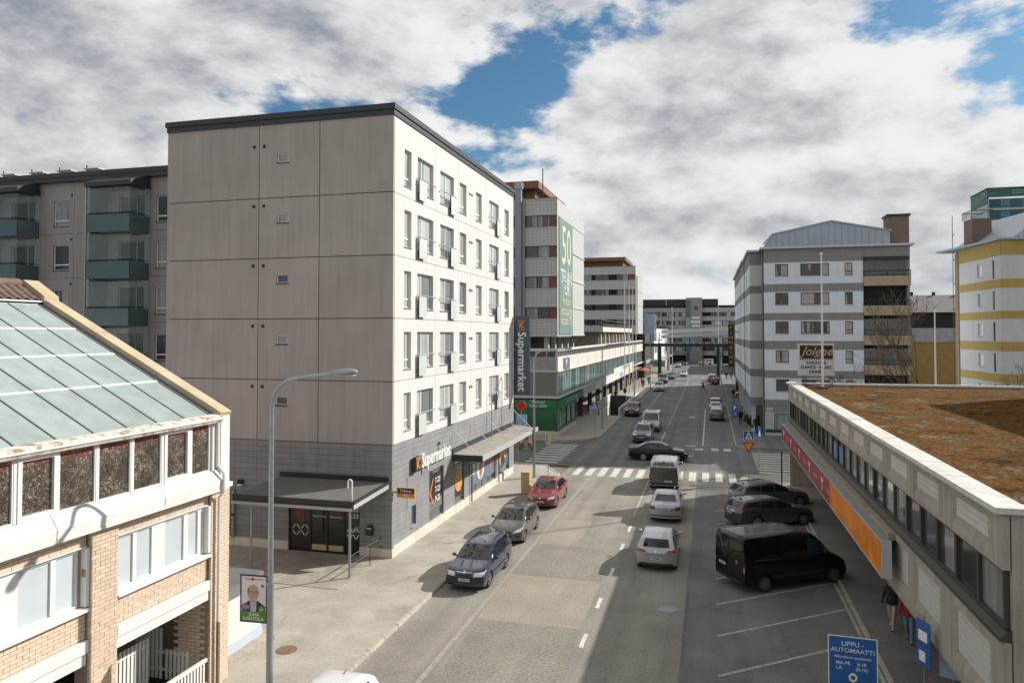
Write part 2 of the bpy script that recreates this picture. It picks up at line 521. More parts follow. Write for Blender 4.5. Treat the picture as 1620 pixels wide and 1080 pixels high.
def slab(name, poly, z0, z1, mat):
    return tag(MB().prism(poly, z0, z1).part(name, mat), kind='structure')
pav_l = slab('pavement_left', [(-75, -25), (-10.85, -25), (-10.85, 53.2), (-12.6, 56.4), (-15.2, 57.0), (-75, 57.0)], -0.05, 0.10, asph_walk)
pav_fl = tag(MB().prism([(-75, 69.4), (-15.6, 69.4), (-12.2, 71.0), (-10.85, 73.0), (-10.85, TY0), (-75, TY0)], -.05, .1).prism([(-75, TY0), (TX0, TY0), (TX0, TY1), (-75, TY1)], -.05, .1)
             .prism([(TX1, TY0), (-10.85, TY0), (-10.85, TY1), (TX1, TY1)], -.05, .1).prism([(-75, TY1), (-10.85, TY1), (-10.85, 420), (-75, 420)], -.05, .1).part('pavement_far_left', slabs_far), kind='structure')
pav_fr = slab('pavement_far_right', [(2.25, 71.0), (3.2, 69.6), (4.4, 69.4), (160, 69.4), (160, 420), (2.25, 420)], -0.05, 0.10, asph_dark)
pav_r = slab('pavement_right', [(5.2, -25), (160, -25), (160, 49.4), (5.2, 49.4)], -0.05, 0.10, M('asphalt_shaded_walk', (0.20, 0.185, 0.165), .92, var=.18, scale=.6, grain=12, gamp=.25))  # darker copy of the pavement asphalt, the overhang's shade put into its colour
pav_c = slab('pavement_corner', [(3.0, 50.2), (5.2, 49.42), (160, 49.42), (160, 57.0), (4.0, 57.0), (2.3, 56.2), (1.9, 54.6), (1.9, 51.0)], -0.05, 0.10, asph_walk)
# kerb stones, about a metre each
def kerb(parent, pts, w=0.15, ztop=0.125):
    for (ax, ay), (bx, by) in zip(pts, pts[1:]):
        L = math.hypot(bx - ax, by - ay); n = max(1, round(L / 1.1)); a = math.atan2(by - ay, bx - ax)
        km = cached(('kerb', round(L / n, 2)), lambda: MB().add(
            [(0.012, -w / 2, -.05), (L / n - .012, -w / 2, -.05), (L / n - .012, w / 2, -.05), (.012, w / 2, -.05),
             (0.02, -w / 2 + .03, ztop), (L / n - .02, -w / 2 + .03, ztop), (L / n - .02, w / 2, ztop), (.02, w / 2, ztop)],
            [(3, 2, 1, 0), (4, 5, 6, 7), (0, 1, 5, 4), (1, 2, 6, 5), (2, 3, 7, 6), (3, 0, 4, 7)]).mesh('kerb_stone', granite))
        for i in range(n):
            obj('kerb_stone', km, parent, (ax + (bx - ax) * i / n, ay + (by - ay) * i / n, random.uniform(-.008, .006)), (0, 0, a))
kerb(pav_l, [(-10.78, 12), (-10.78, 53.2), (-12.55, 56.45), (-15.2, 57.08)])
kerb(pav_fl, [(-15.6, 69.33), (-12.15, 70.93), (-10.78, 73.0), (-10.78, 100)])
kerb(pav_r, [(5.13, 12), (5.13, 49.3)])
kerb(pav_fr, [(2.18, 110), (2.18, 71.0), (3.2, 69.53)])
# asphalt repairs in the left lane
for (x0, x1, y0, y1, mt) in ((-8.15, -4.5, 12, 25.7, asph_grey), (-8.35, -4.5, 25.75, 30.9, asph_pink), (-8.5, -4.5, 30.95, 35.6, asph_grey), (-8.35, -6.4, 35.65, 40.6, asph_pink)):
    n = 14; e = [(x0 + random.uniform(-.04, .04), y0 + (y1 - y0) * i / n) for i in range(n + 1)]
    f = [(x1 + random.uniform(-.03, .03), y1 - (y1 - y0) * i / n) for i in range(n + 1)]
    MB().quad(*[(p[0], p[1], 0.004) for p in f + e]).part('asphalt_patch', mt, road)
MB().quad((-1.0, 11, .004), (-0.88, 11, .004), (-0.9, 50, .004), (-1.02, 50, .004)).part('asphalt_seam', asph_dark, parking)
# painted markings
def mark(x0, x1, y0, y1, parent=road, mat=road_paint, z=0.009):
    return MB().quad((x0, y0, z), (x1, y0, z), (x1, y1, z), (x0, y1, z)).part('painted_marking', mat, parent)
for y in (20.6, 24.3, 27.9, 31.7, 35.6, 39.0): mark(-4.30, -4.15, y, y + 1.15)
mark(-4.36, -4.23, 42.3, 52.6, mat=faded_paint)
mark(-8.58, -8.40, 14, 52.4, mat=M('worn_road_paint', (0.37, 0.35, 0.305), 0.85, var=0.2, scale=4, grain=14, col2=(0.255, 0.236, 0.20), c2scale=4, c2lo=0.42, c2hi=0.58))
for i in range(13): mark(-9.95 + .93 * i, -9.46 + .93 * i, 53.5, 56.85)
for i in range(8): mark(-14.65, -11.95, 58.0 + 1.3 * i, 58.55 + 1.3 * i, cross)
for i in range(9): mark(3.4, 6.75, 57.75 + 1.12 * i, 58.25 + 1.12 * i, cross)
mark(-14.7, 1.8, 57.12, 57.22, cross, faded_paint)
for (x0, x1, y0, y1) in ((-1.4, -0.7, 67.6, 68.6), (0.0, .62, 67.6, 69.0), (1.05, 1.7, 67.6, 69.0), (-2.2, -1.5, 64.0, 64.4)): mark(x0, x1, y0, y1, cross)
mark(-.82, -.68, 70.6, 104, far_road)
mark(-2.6, -1.9, 93, 94.2, far_road); mark(-2.3, -1.4, 69.8, 70.2, far_road)
mark(-8.5, -8.38, 92, 150, far_road, faded_paint)
for i in range(34): mark(-4.74, -4.6, 82 + 2.6 * i, 82.9 + 2.6 * i, far_road)
mark(-4.72, -4.6, 72.5, 79, far_road)
for y in (99.5, 106.2): mark(-10.6, -8.4, y, y + .14, far_road, faded_paint)
for k in range(-3, 6):
    x0, y0, x1, y1 = 0.16, 29.5 + 3.05 * k, 5.0, 33.4 + 3.05 * k
    nx, ny = -.626 * .06, .78 * .06
    MB().quad((x0 - nx, y0 - ny, .008), (x1 - nx, y1 - ny, .008), (x1 + nx, y1 + ny, .008), (x0 + nx, y0 + ny, .008)).part('painted_marking', faded_paint, parking)
mark(4.86, 4.98, 14, 50, parking, faded_paint, z=.012)
iron = M('cast_iron', (0.33, 0.33, 0.33), 0.6, 0.4, var=0.2, scale=14, bump=0.5, bscale=60)
rust = M('rusty_iron', (0.20, 0.13, 0.07), 0.9, var=0.3, scale=9, bump=0.4)
def manhole(x, y, z, r, parent, mat):
    mb = MB().lathe([(r, z - .01), (r, z + .012), (r * .88, z + .014), (r * .86, z + .007), (r * .8, z + .007), (r * .78, z + .014), (.001, z + .014)], 24, c=(x, y, 0))
    mb.part('manhole_cover', mat, parent, smooth=30)
manhole(-1.61, 28.5, 0.0, .36, parking, iron); manhole(-13.4, 21.4, .1, .34, pav_l, rust); manhole(-1.2, 52.0, 0, .3, parking, rust); manhole(-3, 66, 0, .3, cross, iron)
# trampled dirt edge and paving in front of the shop entrance
tile = M('entrance_paving', (0.36, 0.32, 0.26), 0.9, var=0.12, scale=3, grain=30, rnd=0.12)
tm_ = MB().box(.008, .592, .008, .592, 0, .035).mesh('paving_slab', tile)
for i in range(17):
    for j in range(7):
        obj('paving_slab', tm_, pav_l, (-24.7 + i * .6, 27.2 + j * .6 - .3, .085))
# ------------------------------------------------------------------ supermarket block
conc = M('pale_concrete', (0.64, 0.625, 0.605), 0.88, var=0.035, scale=0.8, streak=0.06, grain=0, bump=0.12, bscale=70, rnd=0.015)
conc_g = M('gable_concrete', (0.405, 0.368, 0.345), 0.9, var=0.07, scale=0.45, streak=0.09, bump=0.3, bscale=55, rnd=0.05)  # brownish concrete; part of the gable's shade is worked into this darker base
joint = M('panel_joint', (0.20, 0.14, 0.105), 0.95, var=0.2, scale=4)
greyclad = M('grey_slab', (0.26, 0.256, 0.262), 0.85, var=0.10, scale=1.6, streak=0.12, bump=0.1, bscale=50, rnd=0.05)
plinth = M('plinth', (0.66, 0.60, 0.51), 0.9, var=0.10, scale=1.5, streak=0.12, bump=0.15)
flash = M('roof_flashing', (0.034, 0.039, 0.048), 0.5, 0.15, var=0.06, scale=2)
roofing = M('roof_felt', (0.10, 0.10, 0.10), 0.95, var=0.2, scale=1)
white_frame = M('white_window_frame', (0.74, 0.74, 0.72), 0.5, var=0.03)
sill_metal = M('sill_metal', (0.42, 0.42, 0.42), 0.45, 0.5, var=0.05)
curt = glass('apartment_window_glass', (0.20, 0.225, 0.23), 0.04, curtain=(0.56, 0.58, 0.57), amount=1.05)  # pale pane tone stands in for reflected sky, besides the curtains
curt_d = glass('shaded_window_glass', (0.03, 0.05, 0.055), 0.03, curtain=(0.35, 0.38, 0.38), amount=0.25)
steel = M('galvanised_steel', (0.36, 0.37, 0.38), 0.42, 0.7, var=0.10, scale=6)
darkmetal = M('dark_metal', (0.035, 0.037, 0.04), 0.5, 0.3, var=0.1)
frost = M('frosted_glass', (0.64, 0.70, 0.67), 0.25, var=0.05, scale=1, coat=0.6)
K = thing('supermarket_apartment_block', 'pale concrete six storey apartment block with supermarket at street level', 'building', (-14.17, 31.28, 0))
fs = Face(K, -14.17, 31.28, 90)       # street front, u runs away from the camera
fg = Face(K, -26.6, 31.28, 0)         # windowless gable
Y0 = 31.28
LEN = 21.4
rows_z = [20.6, 16.98, 14.04, 11.10, 8.16, 5.24]
cols = [(32.56, 33.42), (34.2, 36.38), (37.39, 39.6), (40.6, 41.84), (43.69, 44.91), (46.59, 48.83), (50.29, 51.48)]
holesS = []
for k in range(5):
    zt = 19.29 - 2.94 * k
    for (a, b) in cols: holesS.append((a - Y0, b - Y0, zt - 1.78, zt))
shop_holes = [(35.95 - Y0, 38.06 - Y0, .55, 3.22), (39.9 - Y0, 41.55 - Y0, .55, 3.0), (42.75 - Y0, 48.15 - Y0, .55, 3.0), (48.9 - Y0, 51.6 - Y0, .60, 3.0), (33.55 - Y0, 34.16 - Y0, .95, 1.92)]
vj = [0, 36.72 - Y0, 40.4 - Y0, 42.65 - Y0, 45.99 - Y0, 49.47 - Y0, LEN]
for r in range(5):
    for i in range(6):
        fs.part('wall_panel', MB().holes(vj[i] + (.012 if i else .172), vj[i + 1] - (.012 if i < 5 else 0), rows_z[r + 1] + .012, rows_z[r] - .012, holesS, 0, .22), conc)
fs.part('wall_core', MB().holes(.345, LEN - .02, 0.1, 20.7, holesS + shop_holes, .17, .36), joint)
gj = [0, 5.3, 8.6, 12.43]
gh = [(-20.3 + 26.6, -19.66 + 26.6, 18.70 - 2.94 * k, 19.13 - 2.94 * k) for k in range(5)]
for r in range(5):
    for i in range(3):
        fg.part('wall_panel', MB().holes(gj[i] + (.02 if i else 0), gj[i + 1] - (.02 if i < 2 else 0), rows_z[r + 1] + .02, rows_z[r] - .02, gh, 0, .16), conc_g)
door_hole = [(-19.55 + 26.6, -15.8 + 26.6, 0.1, 2.75)]
fg.part('wall_core', MB().holes(0.04, 12.28, 0.1, 20.7, gh + door_hole, .12, .34), joint)
# solid inside and roof
fg.part('core', MB().box(.4, 12.0, .5, LEN - .3, .1, 20.75), M('dark_interior', (0.02, 0.02, 0.02), .9, var=0))
fg.part('roof', MB().box(-.02, 12.4, .02, LEN, 20.78, 20.95), roofing)
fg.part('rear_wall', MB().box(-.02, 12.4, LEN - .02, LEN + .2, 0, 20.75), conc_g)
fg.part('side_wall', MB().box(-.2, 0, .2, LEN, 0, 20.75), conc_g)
mb = MB()
for (a, b, c, d) in ((-.12, 12.55, -.12, .25), (-.12, .2, .25, LEN + .1), (12.2, 12.55, .25, LEN + .1), (-.12, 12.55, LEN + .1, LEN + .35)): mb.box(a, b, c, d, 20.84, 21.10)
fg.part('roof_flashing', mb, flash)
mb = MB()
for (a, b, c, d) in ((-.06, 12.49, -.06, .2), (-.06, .2, .2, LEN + .05), (12.2, 12.49, .2, LEN + .05)): mb.box(a, b, c, d, 20.58, 20.84)
fg.part('roof_fascia', mb, flash)
# windows of the street front
for k in range(5):
    zt = 19.29 - 2.94 * k
    for ci, (a, b) in enumerate(cols):
        wide = b - a > 2
        w = window(fs, a - Y0, b - Y0, zt - 1.78, zt, white_frame, curt, rec=.13, bar=.055, mull=(.36,) if ci == 1 else ((.5,) if wide else ()), trans=() if wide else (.24,), sill=sill_metal, sill_out=.05)
        if wide:
            rl = MB()
            u0, u1 = a - Y0 - .12, b - Y0 + .12
            for zz in (zt - 1.12,): rl.tube([(0, -.12, zz), (u1 - u0, -.12, zz)], .022, 6)
            for uu in (0, (u1 - u0) * .33, u1 - u0): rl.tube([(uu, -.12, zt - 1.12), (uu, .02, zt - 1.12)], .018, 5)
            pu0, pu1 = ((0, 1.0) if ci == 1 else ((u1 - u0) - 1.0, u1 - u0))
            rl.box(pu0 + .02, pu1 - .02, -.135, -.10, zt - 1.2, zt - 1.16)
            rl.box(pu0 + .02, pu1 - .02, -.135, -.10, zt - 2.2, zt - 2.16)
            r_ = obj('balcony_rail', rl.mesh('balcony_rail', steel), K, fs.at(u0, 0), (0, 0, fs.rz))
            MB().box(pu0, pu1, -.16, -.137, zt - 2.2, zt - 1.18).part('glass_panel', frost, r_)
            MB().box(pu0 - .012, pu0 - .001, -.162, -.1, zt - 2.21, zt - 1.17).part('panel_edge', darkmetal, r_)
for k in range(5):
    a, b, c, d = gh[k]
    window(fg, a, b, c, d, white_frame, curt_d, rec=.06, bar=.05, sill=flash, sill_out=.03)
    for x in (-21.59, -21.03):
        m_ = cached('vent', lambda: MB().lathe([(.001, -.05), (.07, -.045), (.085, -.02), (.085, .02)], 12, 'y').mesh('vent', darkmetal, 30))
        fg.inst('vent', m_, x + 26.6, 19.54 - 2.93 * k)
    for u in (42.45 - Y0, 42.85 - Y0):
        fs.inst('vent', m_, u, 18.9 - 2.94 * k)
# grey slab courses of the street level
def courses(face, u0, u1, z0, z1, joints, hol, h=.275):
    n = round((z1 - z0) / h)
    for r in range(n):
        za, zb = z0 + (z1 - z0) * r / n, z0 + (z1 - z0) * (r + 1) / n
        for i in range(len(joints) - 1):
            a, b = joints[i], joints[i + 1]
            off = 0 if (i == 0 or True) else 0
            cuts = sorted(set([a + .006, b - .006] + [x for q in hol if q[2] < za + .01 and q[3] > zb - .01 for x in q[:2] if a < x < b]))
            for c0, c1 in zip(cuts, cuts[1:]):
                m_ = MB().holes(c0, c1, za + .006, zb - .006, hol, .015, .17)
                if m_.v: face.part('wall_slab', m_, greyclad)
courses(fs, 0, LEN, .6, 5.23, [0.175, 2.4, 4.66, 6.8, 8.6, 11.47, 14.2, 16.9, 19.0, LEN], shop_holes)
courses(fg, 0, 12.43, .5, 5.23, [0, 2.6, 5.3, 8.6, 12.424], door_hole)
fs.part('plinth', MB().holes(.142, LEN, 0, .6, [(h[0], h[1], h[2], h[3]) for h in shop_holes], -.02, .2), plinth)
fg.part('plinth', MB().holes(0, 12.45, 0, .5, door_hole, -.02, .14), plinth)
# shop windows with posters behind the glass
shopframe = M('shop_frame', (0.20, 0.23, 0.26), 0.5, 0.3, var=0.05)
black_panel = M('black_panel', (0.022, 0.020, 0.02), 0.35, var=0.1, coat=0.4)
orange = M('orange_print', (0.72, 0.22, 0.02), 0.5, var=0.06)
orange_l = M('pale_orange_print', (0.82, 0.42, 0.14), 0.5, var=0.1, scale=9)
whitep = M('white_print', (0.78, 0.78, 0.76), 0.5, var=0.02)
bluep = M('blue_print', (0.10, 0.17, 0.27), 0.4, var=0.25, scale=2.5, coat=0.6)
redp = M('dark_red_print', (0.20, 0.04, 0.03), 0.45, var=0.4, scale=5)
meat = M('meat_print', (0.45, 0.17, 0.09), 0.45, var=0.5, scale=6)
shopglass = glass('shop_window_glass', (0.05, 0.07, 0.085), 0.03)
def disc(u, z, d, r, n=24, ex=.004, sx=1):
    return MB().prism([(u + r * sx * math.cos(2 * math.pi * i / n), z + r * math.sin(2 * math.pi * i / n)) for i in range(n)], d - ex, d, 'y')
def shop_window(hole, mull=(), base=.5):
    a, b, c, d = hole
    return window(fs, a, b, c, d, shopframe, shopglass, rec=.10, bar=.05, mull=mull, trans=(base / (d - c),), name='shop_window', bar_in=.03)
w1 = shop_window(shop_holes[0], (), .5)
f1 = lambda name, mb, mat, par: obj(name, mb.mesh(name, mat), par)
f1('poster', MB().box(.06, 2.05, .075, .098, .52, 2.35), black_panel, w1)
f1('poster_arrow', MB().prism([(.18, 1.45), (.62, 2.15), (.74, 2.15), (.34, 1.45), (.74, .85), (.62, .85)][::-1], .066, .074, 'y'), orange, w1)
for i, s_ in enumerate(('7-23', '7-23', '9-23')):
    f1('poster_lettering', shift(text_mb(s_, .42, .008, .012), 1.35, .074, 1.98 - .48 * i), whitep, w1)
def lattice(u0, u1, z0, z1, nu, nz, w=.03):
    mb = MB()
    du, dz = (u1 - u0) / nu, (z1 - z0) / nz
    for i in range(nu):
        for j in range(nz):
            cu, cz = u0 + du * (i + .5), z0 + dz * (j + .5)
            for sx, sz in ((1, 1), (-1, 1), (1, -1), (-1, -1)):
                ax, az = cu + sx * du * .08, cz + sz * dz * .42
                bx, bz = cu + sx * du * .42, cz + sz * dz * .08
                mb.prism([(ax - w * .5, az), (bx - w * .5, bz), (bx + w * .5, bz), (ax + w * .5, az)] if sx * sz > 0 else [(bx - w * .5, bz), (ax - w * .5, az), (ax + w * .5, az), (bx + w * .5, bz)], -.004, 0, 'y')
    return mb
tag(f1('lattice_print', shift(lattice(.1, 2.0, .54, 1.02, 8, 2), 0, .073, 0), whitep, w1), kind='stuff')
w2 = shop_window(shop_holes[1], (), .35)
f1('poster', MB().box(.06, 1.59, .075, .098, .38, 2.3), black_panel, w2)
p_ = f1('orange_slice', disc(.82, 1.28, .074, .62), orange_l, w2)
f1('orange_ring', disc(.82, 1.28, .069, .5), orange, p_)
f1('orange_heart', disc(.82, 1.28, .064, .12), orange_l, p_)
for q in range(8):
    an = q * math.pi / 4
    f1('orange_segment', MB().prism([(.82 + .16 * math.cos(an - .25), 1.28 + .16 * math.sin(an - .25)), (.82 + .44 * math.cos(an - .3), 1.28 + .44 * math.sin(an - .3)), (.82 + .44 * math.cos(an + .3), 1.28 + .44 * math.sin(an + .3)), (.82 + .16 * math.cos(an + .25), 1.28 + .16 * math.sin(an + .25))], .060, .0645, 'y'), orange_l, p_)
w3 = shop_window(shop_holes[2], (.25, .5, .75), .45)
f1('poster', MB().box(.06, 5.34, .075, .098, .5, 2.3), bluep, w3)
f1('poster_plate', disc(2.2, 1.35, .074, .78), whitep, w3)
f1('poster_meat', MB().prism([(1.95, .75), (2.2, .62), (2.5, .85), (2.62, 1.4), (2.5, 2.0), (2.25, 2.2), (2.0, 1.9), (1.88, 1.3)], .062, .069, 'y'), meat, w3)
f1('poster_meat', MB().prism([(4.1, .8), (4.5, .75), (4.95, 1.2), (5.1, 1.8), (4.8, 2.2), (4.3, 2.1), (4.0, 1.5)], .066, .074, 'y'), meat, w3)
f1('poster_band', MB().box(.3, 5.2, .070, .0745, 2.18, 2.29), redp, w3)
for j in range(3): f1('poster_card', MB().box(.2, 1.05, .068, .074, 1.1 + .38 * j, 1.36 + .38 * j), whitep, w3)
w4 = shop_window(shop_holes[3], (), .4)
f1('poster', MB().box(.06, 2.64, .075, .098, .45, 2.3), bluep, w4)
f1('poster_bread', MB().prism([(.3, .7), (.8, .62), (1.2, 1.2), (1.15, 1.9), (.7, 2.1), (.35, 1.7)], .066, .074, 'y'), orange_l, w4)
f1('poster_bread', MB().prism([(1.35, 1.0), (1.9, .9), (2.4, 1.5), (2.3, 2.2), (1.7, 2.15), (1.3, 1.6)], .066, .074, 'y'), orange_l, w4)
window(fs, *shop_holes[4], shopframe, shopglass, rec=.08, bar=.05, sill=sill_metal)
# cladding door panel and small fittings
fs.part('hatch', MB().box(1.75, 2.9, -.006, .012, 1.95, 3.45), greyclad)
fs.part('service_box', MB().box(5.9, 6.05, -.12, .012, 4.42, 4.58), M('brass_box', (.30, .2, .1), .6))
# big lettering
letter_white = M('letter_white', (0.82, 0.82, 0.80), 0.4, var=0.0)
navy = M('navy_sign', (0.022, 0.042, 0.085), 0.35, var=0.08, coat=0.3)
sg = thing('shop_sign_letters', 'large white raised Supermarket lettering with orange K badge on grey street wall', 'sign', (-14.17, 31.28, 4.0))
fsg = Face(sg, -14.17, 31.28, 90)
t_ = text_mb('Supermarket', 1.02, .12, .014)
x0_ = min(v[0] for v in t_.v); x1_ = max(v[0] for v in t_.v)
sc_ = 4.15 / (x1_ - x0_)
t_.v = [((a - x0_) * sc_ + 2.95, b - .16, c + 4.02) for a, b, c in t_.v]
fsg.part('lettering', t_, [letter_white])
bd = fsg.part('badge', MB().box(2.2, 2.74, -.24, -.1, 3.62, 4.34), M('badge_navy', (.03, .03, .035), .4))
fsg.part('badge_letter', shift(text_mb('K', .62, .03, .04), 2.47, -.242, 3.95), orange, bd)
fsg.part('badge_bar', MB().box(2.24, 2.70, -.265, -.242, 4.24, 4.30), orange, bd)
fsg.part('sign_rail', MB().box(2.2, 7.0, -.14, -.08, 3.78, 3.83), darkmetal)
# hanging sign at the corner
hs = thing('hanging_shop_sign', 'small brown and orange projecting sign at the corner of the grey wall', 'sign', (-14.12, 31.5, 2.9))
mbs = MB().box(-.04, .04, 0, .0, 0, 0)
MB().box(.10, .98, -.03, .03, -.06, .40).part('board', M('yellow_edge', (.6, .33, .03), .5, var=.05), hs)
MB().box(.13, .95, -.036, .036, .14, .37).part('brown_field', M('dark_brown_print', (.05, .018, .02), .5), hs)
MB().box(.13, .95, -.036, .036, -.03, .138).part('orange_field', orange, hs)
shift(text_mb('Talletus', .19, .004), .54, -.037, .255).part('lettering', whitep, hs)
shift(text_mb('Otto', .17, .004), .54, -.037, .05).part('lettering', whitep, hs)
MB().tube([(-.1, 0, .17), (.12, 0, .17)], .03, 6).part('bracket', darkmetal, hs)
# vertical navy sign at the far end of the front
vs_ = thing('vertical_shop_sign', 'tall navy vertical sign reading Supermarket at the far corner of the block', 'sign', (-13.5, 52.75, 5.85))
MB().box(-.6, .6, -.14, .14, 0, 5.85).part('board', navy, vs_)
t_ = text_mb('Supermarket', 1.0, .02, .012)
x0_ = min(v[0] for v in t_.v); x1_ = max(v[0] for v in t_.v); k_ = 4.35 / (x1_ - x0_)
t_.v = [(c * k_ * 1.05 + .0, b - .142, -(a - x0_) * k_ + 4.62) for a, b, c in t_.v]
t_.part('lettering', letter_white, vs_)
shift(text_mb('K', .62, .02, .03), 0, -.142, 5.12).part('badge_letter', orange, vs_)
MB().box(-.28, .28, -.16, -.141, 5.44, 5.5).part('badge_bar', orange, vs_)
MB().box(-.28, .28, -.16, -.141, 4.76, 4.82).part('badge_bar', orange, vs_)
for z in (.8, 3, 5.2): MB().box(-.75, -.6, -.05, .05, z, z + .08).part('bracket', steel, vs_)
# street canopy on rods
fs_c = thing('street_canopy', 'long thin grey street canopy hung on steel rods over shop windows', 'canopy', (-14.17, 39.3, 3.4))
fc = Face(fs_c, -14.17, 31.28, 90)
cu0, cu1 = 39.4 - Y0, 53.0 - Y0
dk = M('canopy_deck', (0.30, 0.28, 0.24), 0.8, var=0.2, scale=1.5)
co = 1.72
fc.part('deck', MB().add([(cu0, -co, 3.36), (cu1, -co, 3.36), (cu1, -.03, 3.52), (cu0, -.03, 3.52), (cu0, -co, 3.42), (cu1, -co, 3.42), (cu1, -.03, 3.58), (cu0, -.03, 3.58)],
        [(3, 2, 1, 0), (4, 5, 6, 7), (0, 1, 5, 4), (1, 2, 6, 5), (2, 3, 7, 6), (3, 0, 4, 7)]), dk)
fc.part('edge_beam', MB().box(cu0 - .03, cu1 + .03, -co - .1, -co - .002, 3.22, 3.5), M('pale_metal', (.55, .56, .56), .45, .3, var=.05))
fc.part('end_fascia', MB().box(cu0 - .06, cu0 - .002, -co - .1, -.02, 3.2, 3.55), darkmetal)
fc.part('wall_flashing', MB().box(cu0, cu1, -.05, .012, 3.585, 3.86), flash)
for u in (39.6, 42.85, 46.03, 49.4, 52.4):
    q = u - Y0
    r_ = fc.part('rod', MB().tube([(q, -.02, 4.85), (q, -co + .25, 3.47)], .026, 6), M('white_rod', (.7, .7, .7), .4, var=0))
    fc.part('anchor', MB().prism([(4.75, -.16), (4.95, -.02), (4.7, -.02)], q - .05, q + .05, 'x'), darkmetal, r_)
    r_.data.materials[0] = MATS['white_rod']
for m_ in [c for c in fs_c.children if c.name.startswith('rod')]:
    for a in m_.children: a.data.transform(Matrix(((1, 0, 0, 0), (0, 1, 0, 0), (0, 0, 1, 0), (0, 0, 0, 1))))
fc.part('downpipe', MB().tube([(42.6 - Y0, -co + .15, 3.3), (42.6 - Y0, -co + .15, 3.1), (42.6 - Y0, -.12, 2.9), (42.6 - Y0, -.12, .2)], .04, 8), darkmetal)
fc.part('downpipe', MB().tube([(48.5 - Y0, -.12, 3.2), (48.5 - Y0, -.12, .2)], .04, 8), darkmetal)
fc.part('standpipe', MB().tube([(46.3 - Y0, -.25, 3.5), (46.3 - Y0, -.25, 6.55)], .03, 6), steel)
# entrance canopy on the gable side
ec = thing('entrance_canopy', 'dark flat entrance canopy on steel posts against the gable', 'canopy', (-19.9, 27.75, 3.2))
fe = Face(ec, -26.6, 31.28, 0)
ea, eb = -20.0 + 26.6, -14.38 + 26.6
felt_c = M('canopy_felt', (0.14, 0.13, 0.12), 0.9, var=0.15, scale=2)
fe.part('deck', MB().add([(ea, -3.5, 3.22), (eb, -3.5, 3.22), (eb, -.03, 3.38), (ea, -.03, 3.38), (ea, -3.5, 3.38), (eb, -3.5, 3.38), (eb, -.03, 3.55), (ea, -.03, 3.55)],
        [(3, 2, 1, 0), (4, 5, 6, 7), (0, 1, 5, 4), (1, 2, 6, 5), (2, 3, 7, 6), (3, 0, 4, 7)]), felt_c)
fe.part('front_fascia', MB().box(ea - .05, eb + .05, -3.58, -3.503, 3.12, 3.44), darkmetal)
fe.part('gutter', MB().box(ea - .05, eb + .03, -3.68, -3.582, 3.06, 3.18), steel)
fe.part('side_fascia', MB().add([(eb + .002, -3.5, 3.1), (eb + .08, -3.5, 3.1), (eb + .08, -.02, 3.28), (eb + .002, -.02, 3.28), (eb + .002, -3.5, 3.3), (eb + .08, -3.5, 3.3), (eb + .08, -.02, 3.48), (eb + .002, -.02, 3.48)],
        [(3, 2, 1, 0), (4, 5, 6, 7), (0, 1, 5, 4), (1, 2, 6, 5), (2, 3, 7, 6), (3, 0, 4, 7)]), MATS['pale_metal'])
fe.part('side_flashing', MB().add([(eb + .002, -3.5, 3.305), (eb + .1, -3.5, 3.305), (eb + .1, -.02, 3.485), (eb + .002, -.02, 3.485), (eb + .002, -3.5, 3.42), (eb + .1, -3.5, 3.42), (eb + .1, -.02, 3.60), (eb + .002, -.02, 3.60)],
        [(3, 2, 1, 0), (4, 5, 6, 7), (0, 1, 5, 4), (1, 2, 6, 5), (2, 3, 7, 6), (3, 0, 4, 7)]), flash)
fe.part('wall_flashing', MB().box(ea, eb, -.06, .012, 3.56, 3.78), darkmetal)
for x in (-14.74, -19.5):
    fe.part('post', MB().tube([(x + 26.6, -3.0, 0.05), (x + 26.6, -3.0, 3.2)], .055, 10), steel, smooth=40)
fe.part('swan_neck_pipe', MB().tube([(-14.6 + 26.6, -3.1, 3.3), (-14.6 + 26.6, -3.1, 4.15)] + [(-14.6 + 26.6 - .09 + .09 * math.cos(a), -3.1, 4.15 + .09 * math.sin(a)) for a in (.6, 1.2, 1.8, 2.4, 3.0)] + [(-14.78 + 26.6, -3.1, 3.9)], .04, 8), M('white_pipe', (.75, .75, .75), .4, var=0), smooth=40)
# entrance doors and side panels
ent = thing('shop_entrance', 'dark glazed automatic doors with white lattice panels under the canopy', 'door', (-17.6, 31.4, 0.1))
fd = Face(ent, -26.6, 31.28, 0)
da = -19.55 + 26.6; db = -15.8 + 26.6
doorglass = glass('door_glass', (0.012, 0.012, 0.013), 0.03)
fd.part('door_frame', MB().holes(da, db, .1, 2.75, [(da + .06, da + 1.08, .12, 2.7), (da + 1.18, da + 2.0, .12, 2.7), (da + 2.06, da + 2.88, .12, 2.7), (da + 2.94, db - .06, .12, 2.7)], .09, .2), darkmetal)
for i, (a, b) in enumerate(((da + .06, da + 1.08), (da + 1.18, da + 2.0), (da + 2.06, da + 2.88), (da + 2.94, db - .06))):
    leaf = fd.part('door_leaf' if i in (1, 2) else 'side_panel', MB().box(a, b, .13, .15, .12, 2.7), doorglass)
    if i in (1, 2):
        fd.part('kick_plate', MB().box(a + .03, b - .03, .118, .129, .16, .42), M('kick_plate', (.55, .45, .28), .5), leaf)
        fd.part('lettering', shift(text_mb('Supermarket', .13, .006), (a + b) / 2, .128, 1.75), whitep, leaf)
    else:
        tag(fd.part('lattice_print', shift(lattice(a + .08, b - .02, .75, 1.35, 2, 1, .045), 0, .128, 0), whitep, leaf), kind='stuff')
        if i == 3:
            for q, s_ in enumerate(('7-23', '7-23', '9-23')): fd.part('lettering', shift(text_mb(s_, .3, .006, .01), (a + b) / 2 + .05, .128, 2.5 - .33 * q), whitep, leaf)
        else:
            fd.part('notice', MB().box(a + .35, b - .28, .11, .129, 1.45, 2.05), redp, leaf)
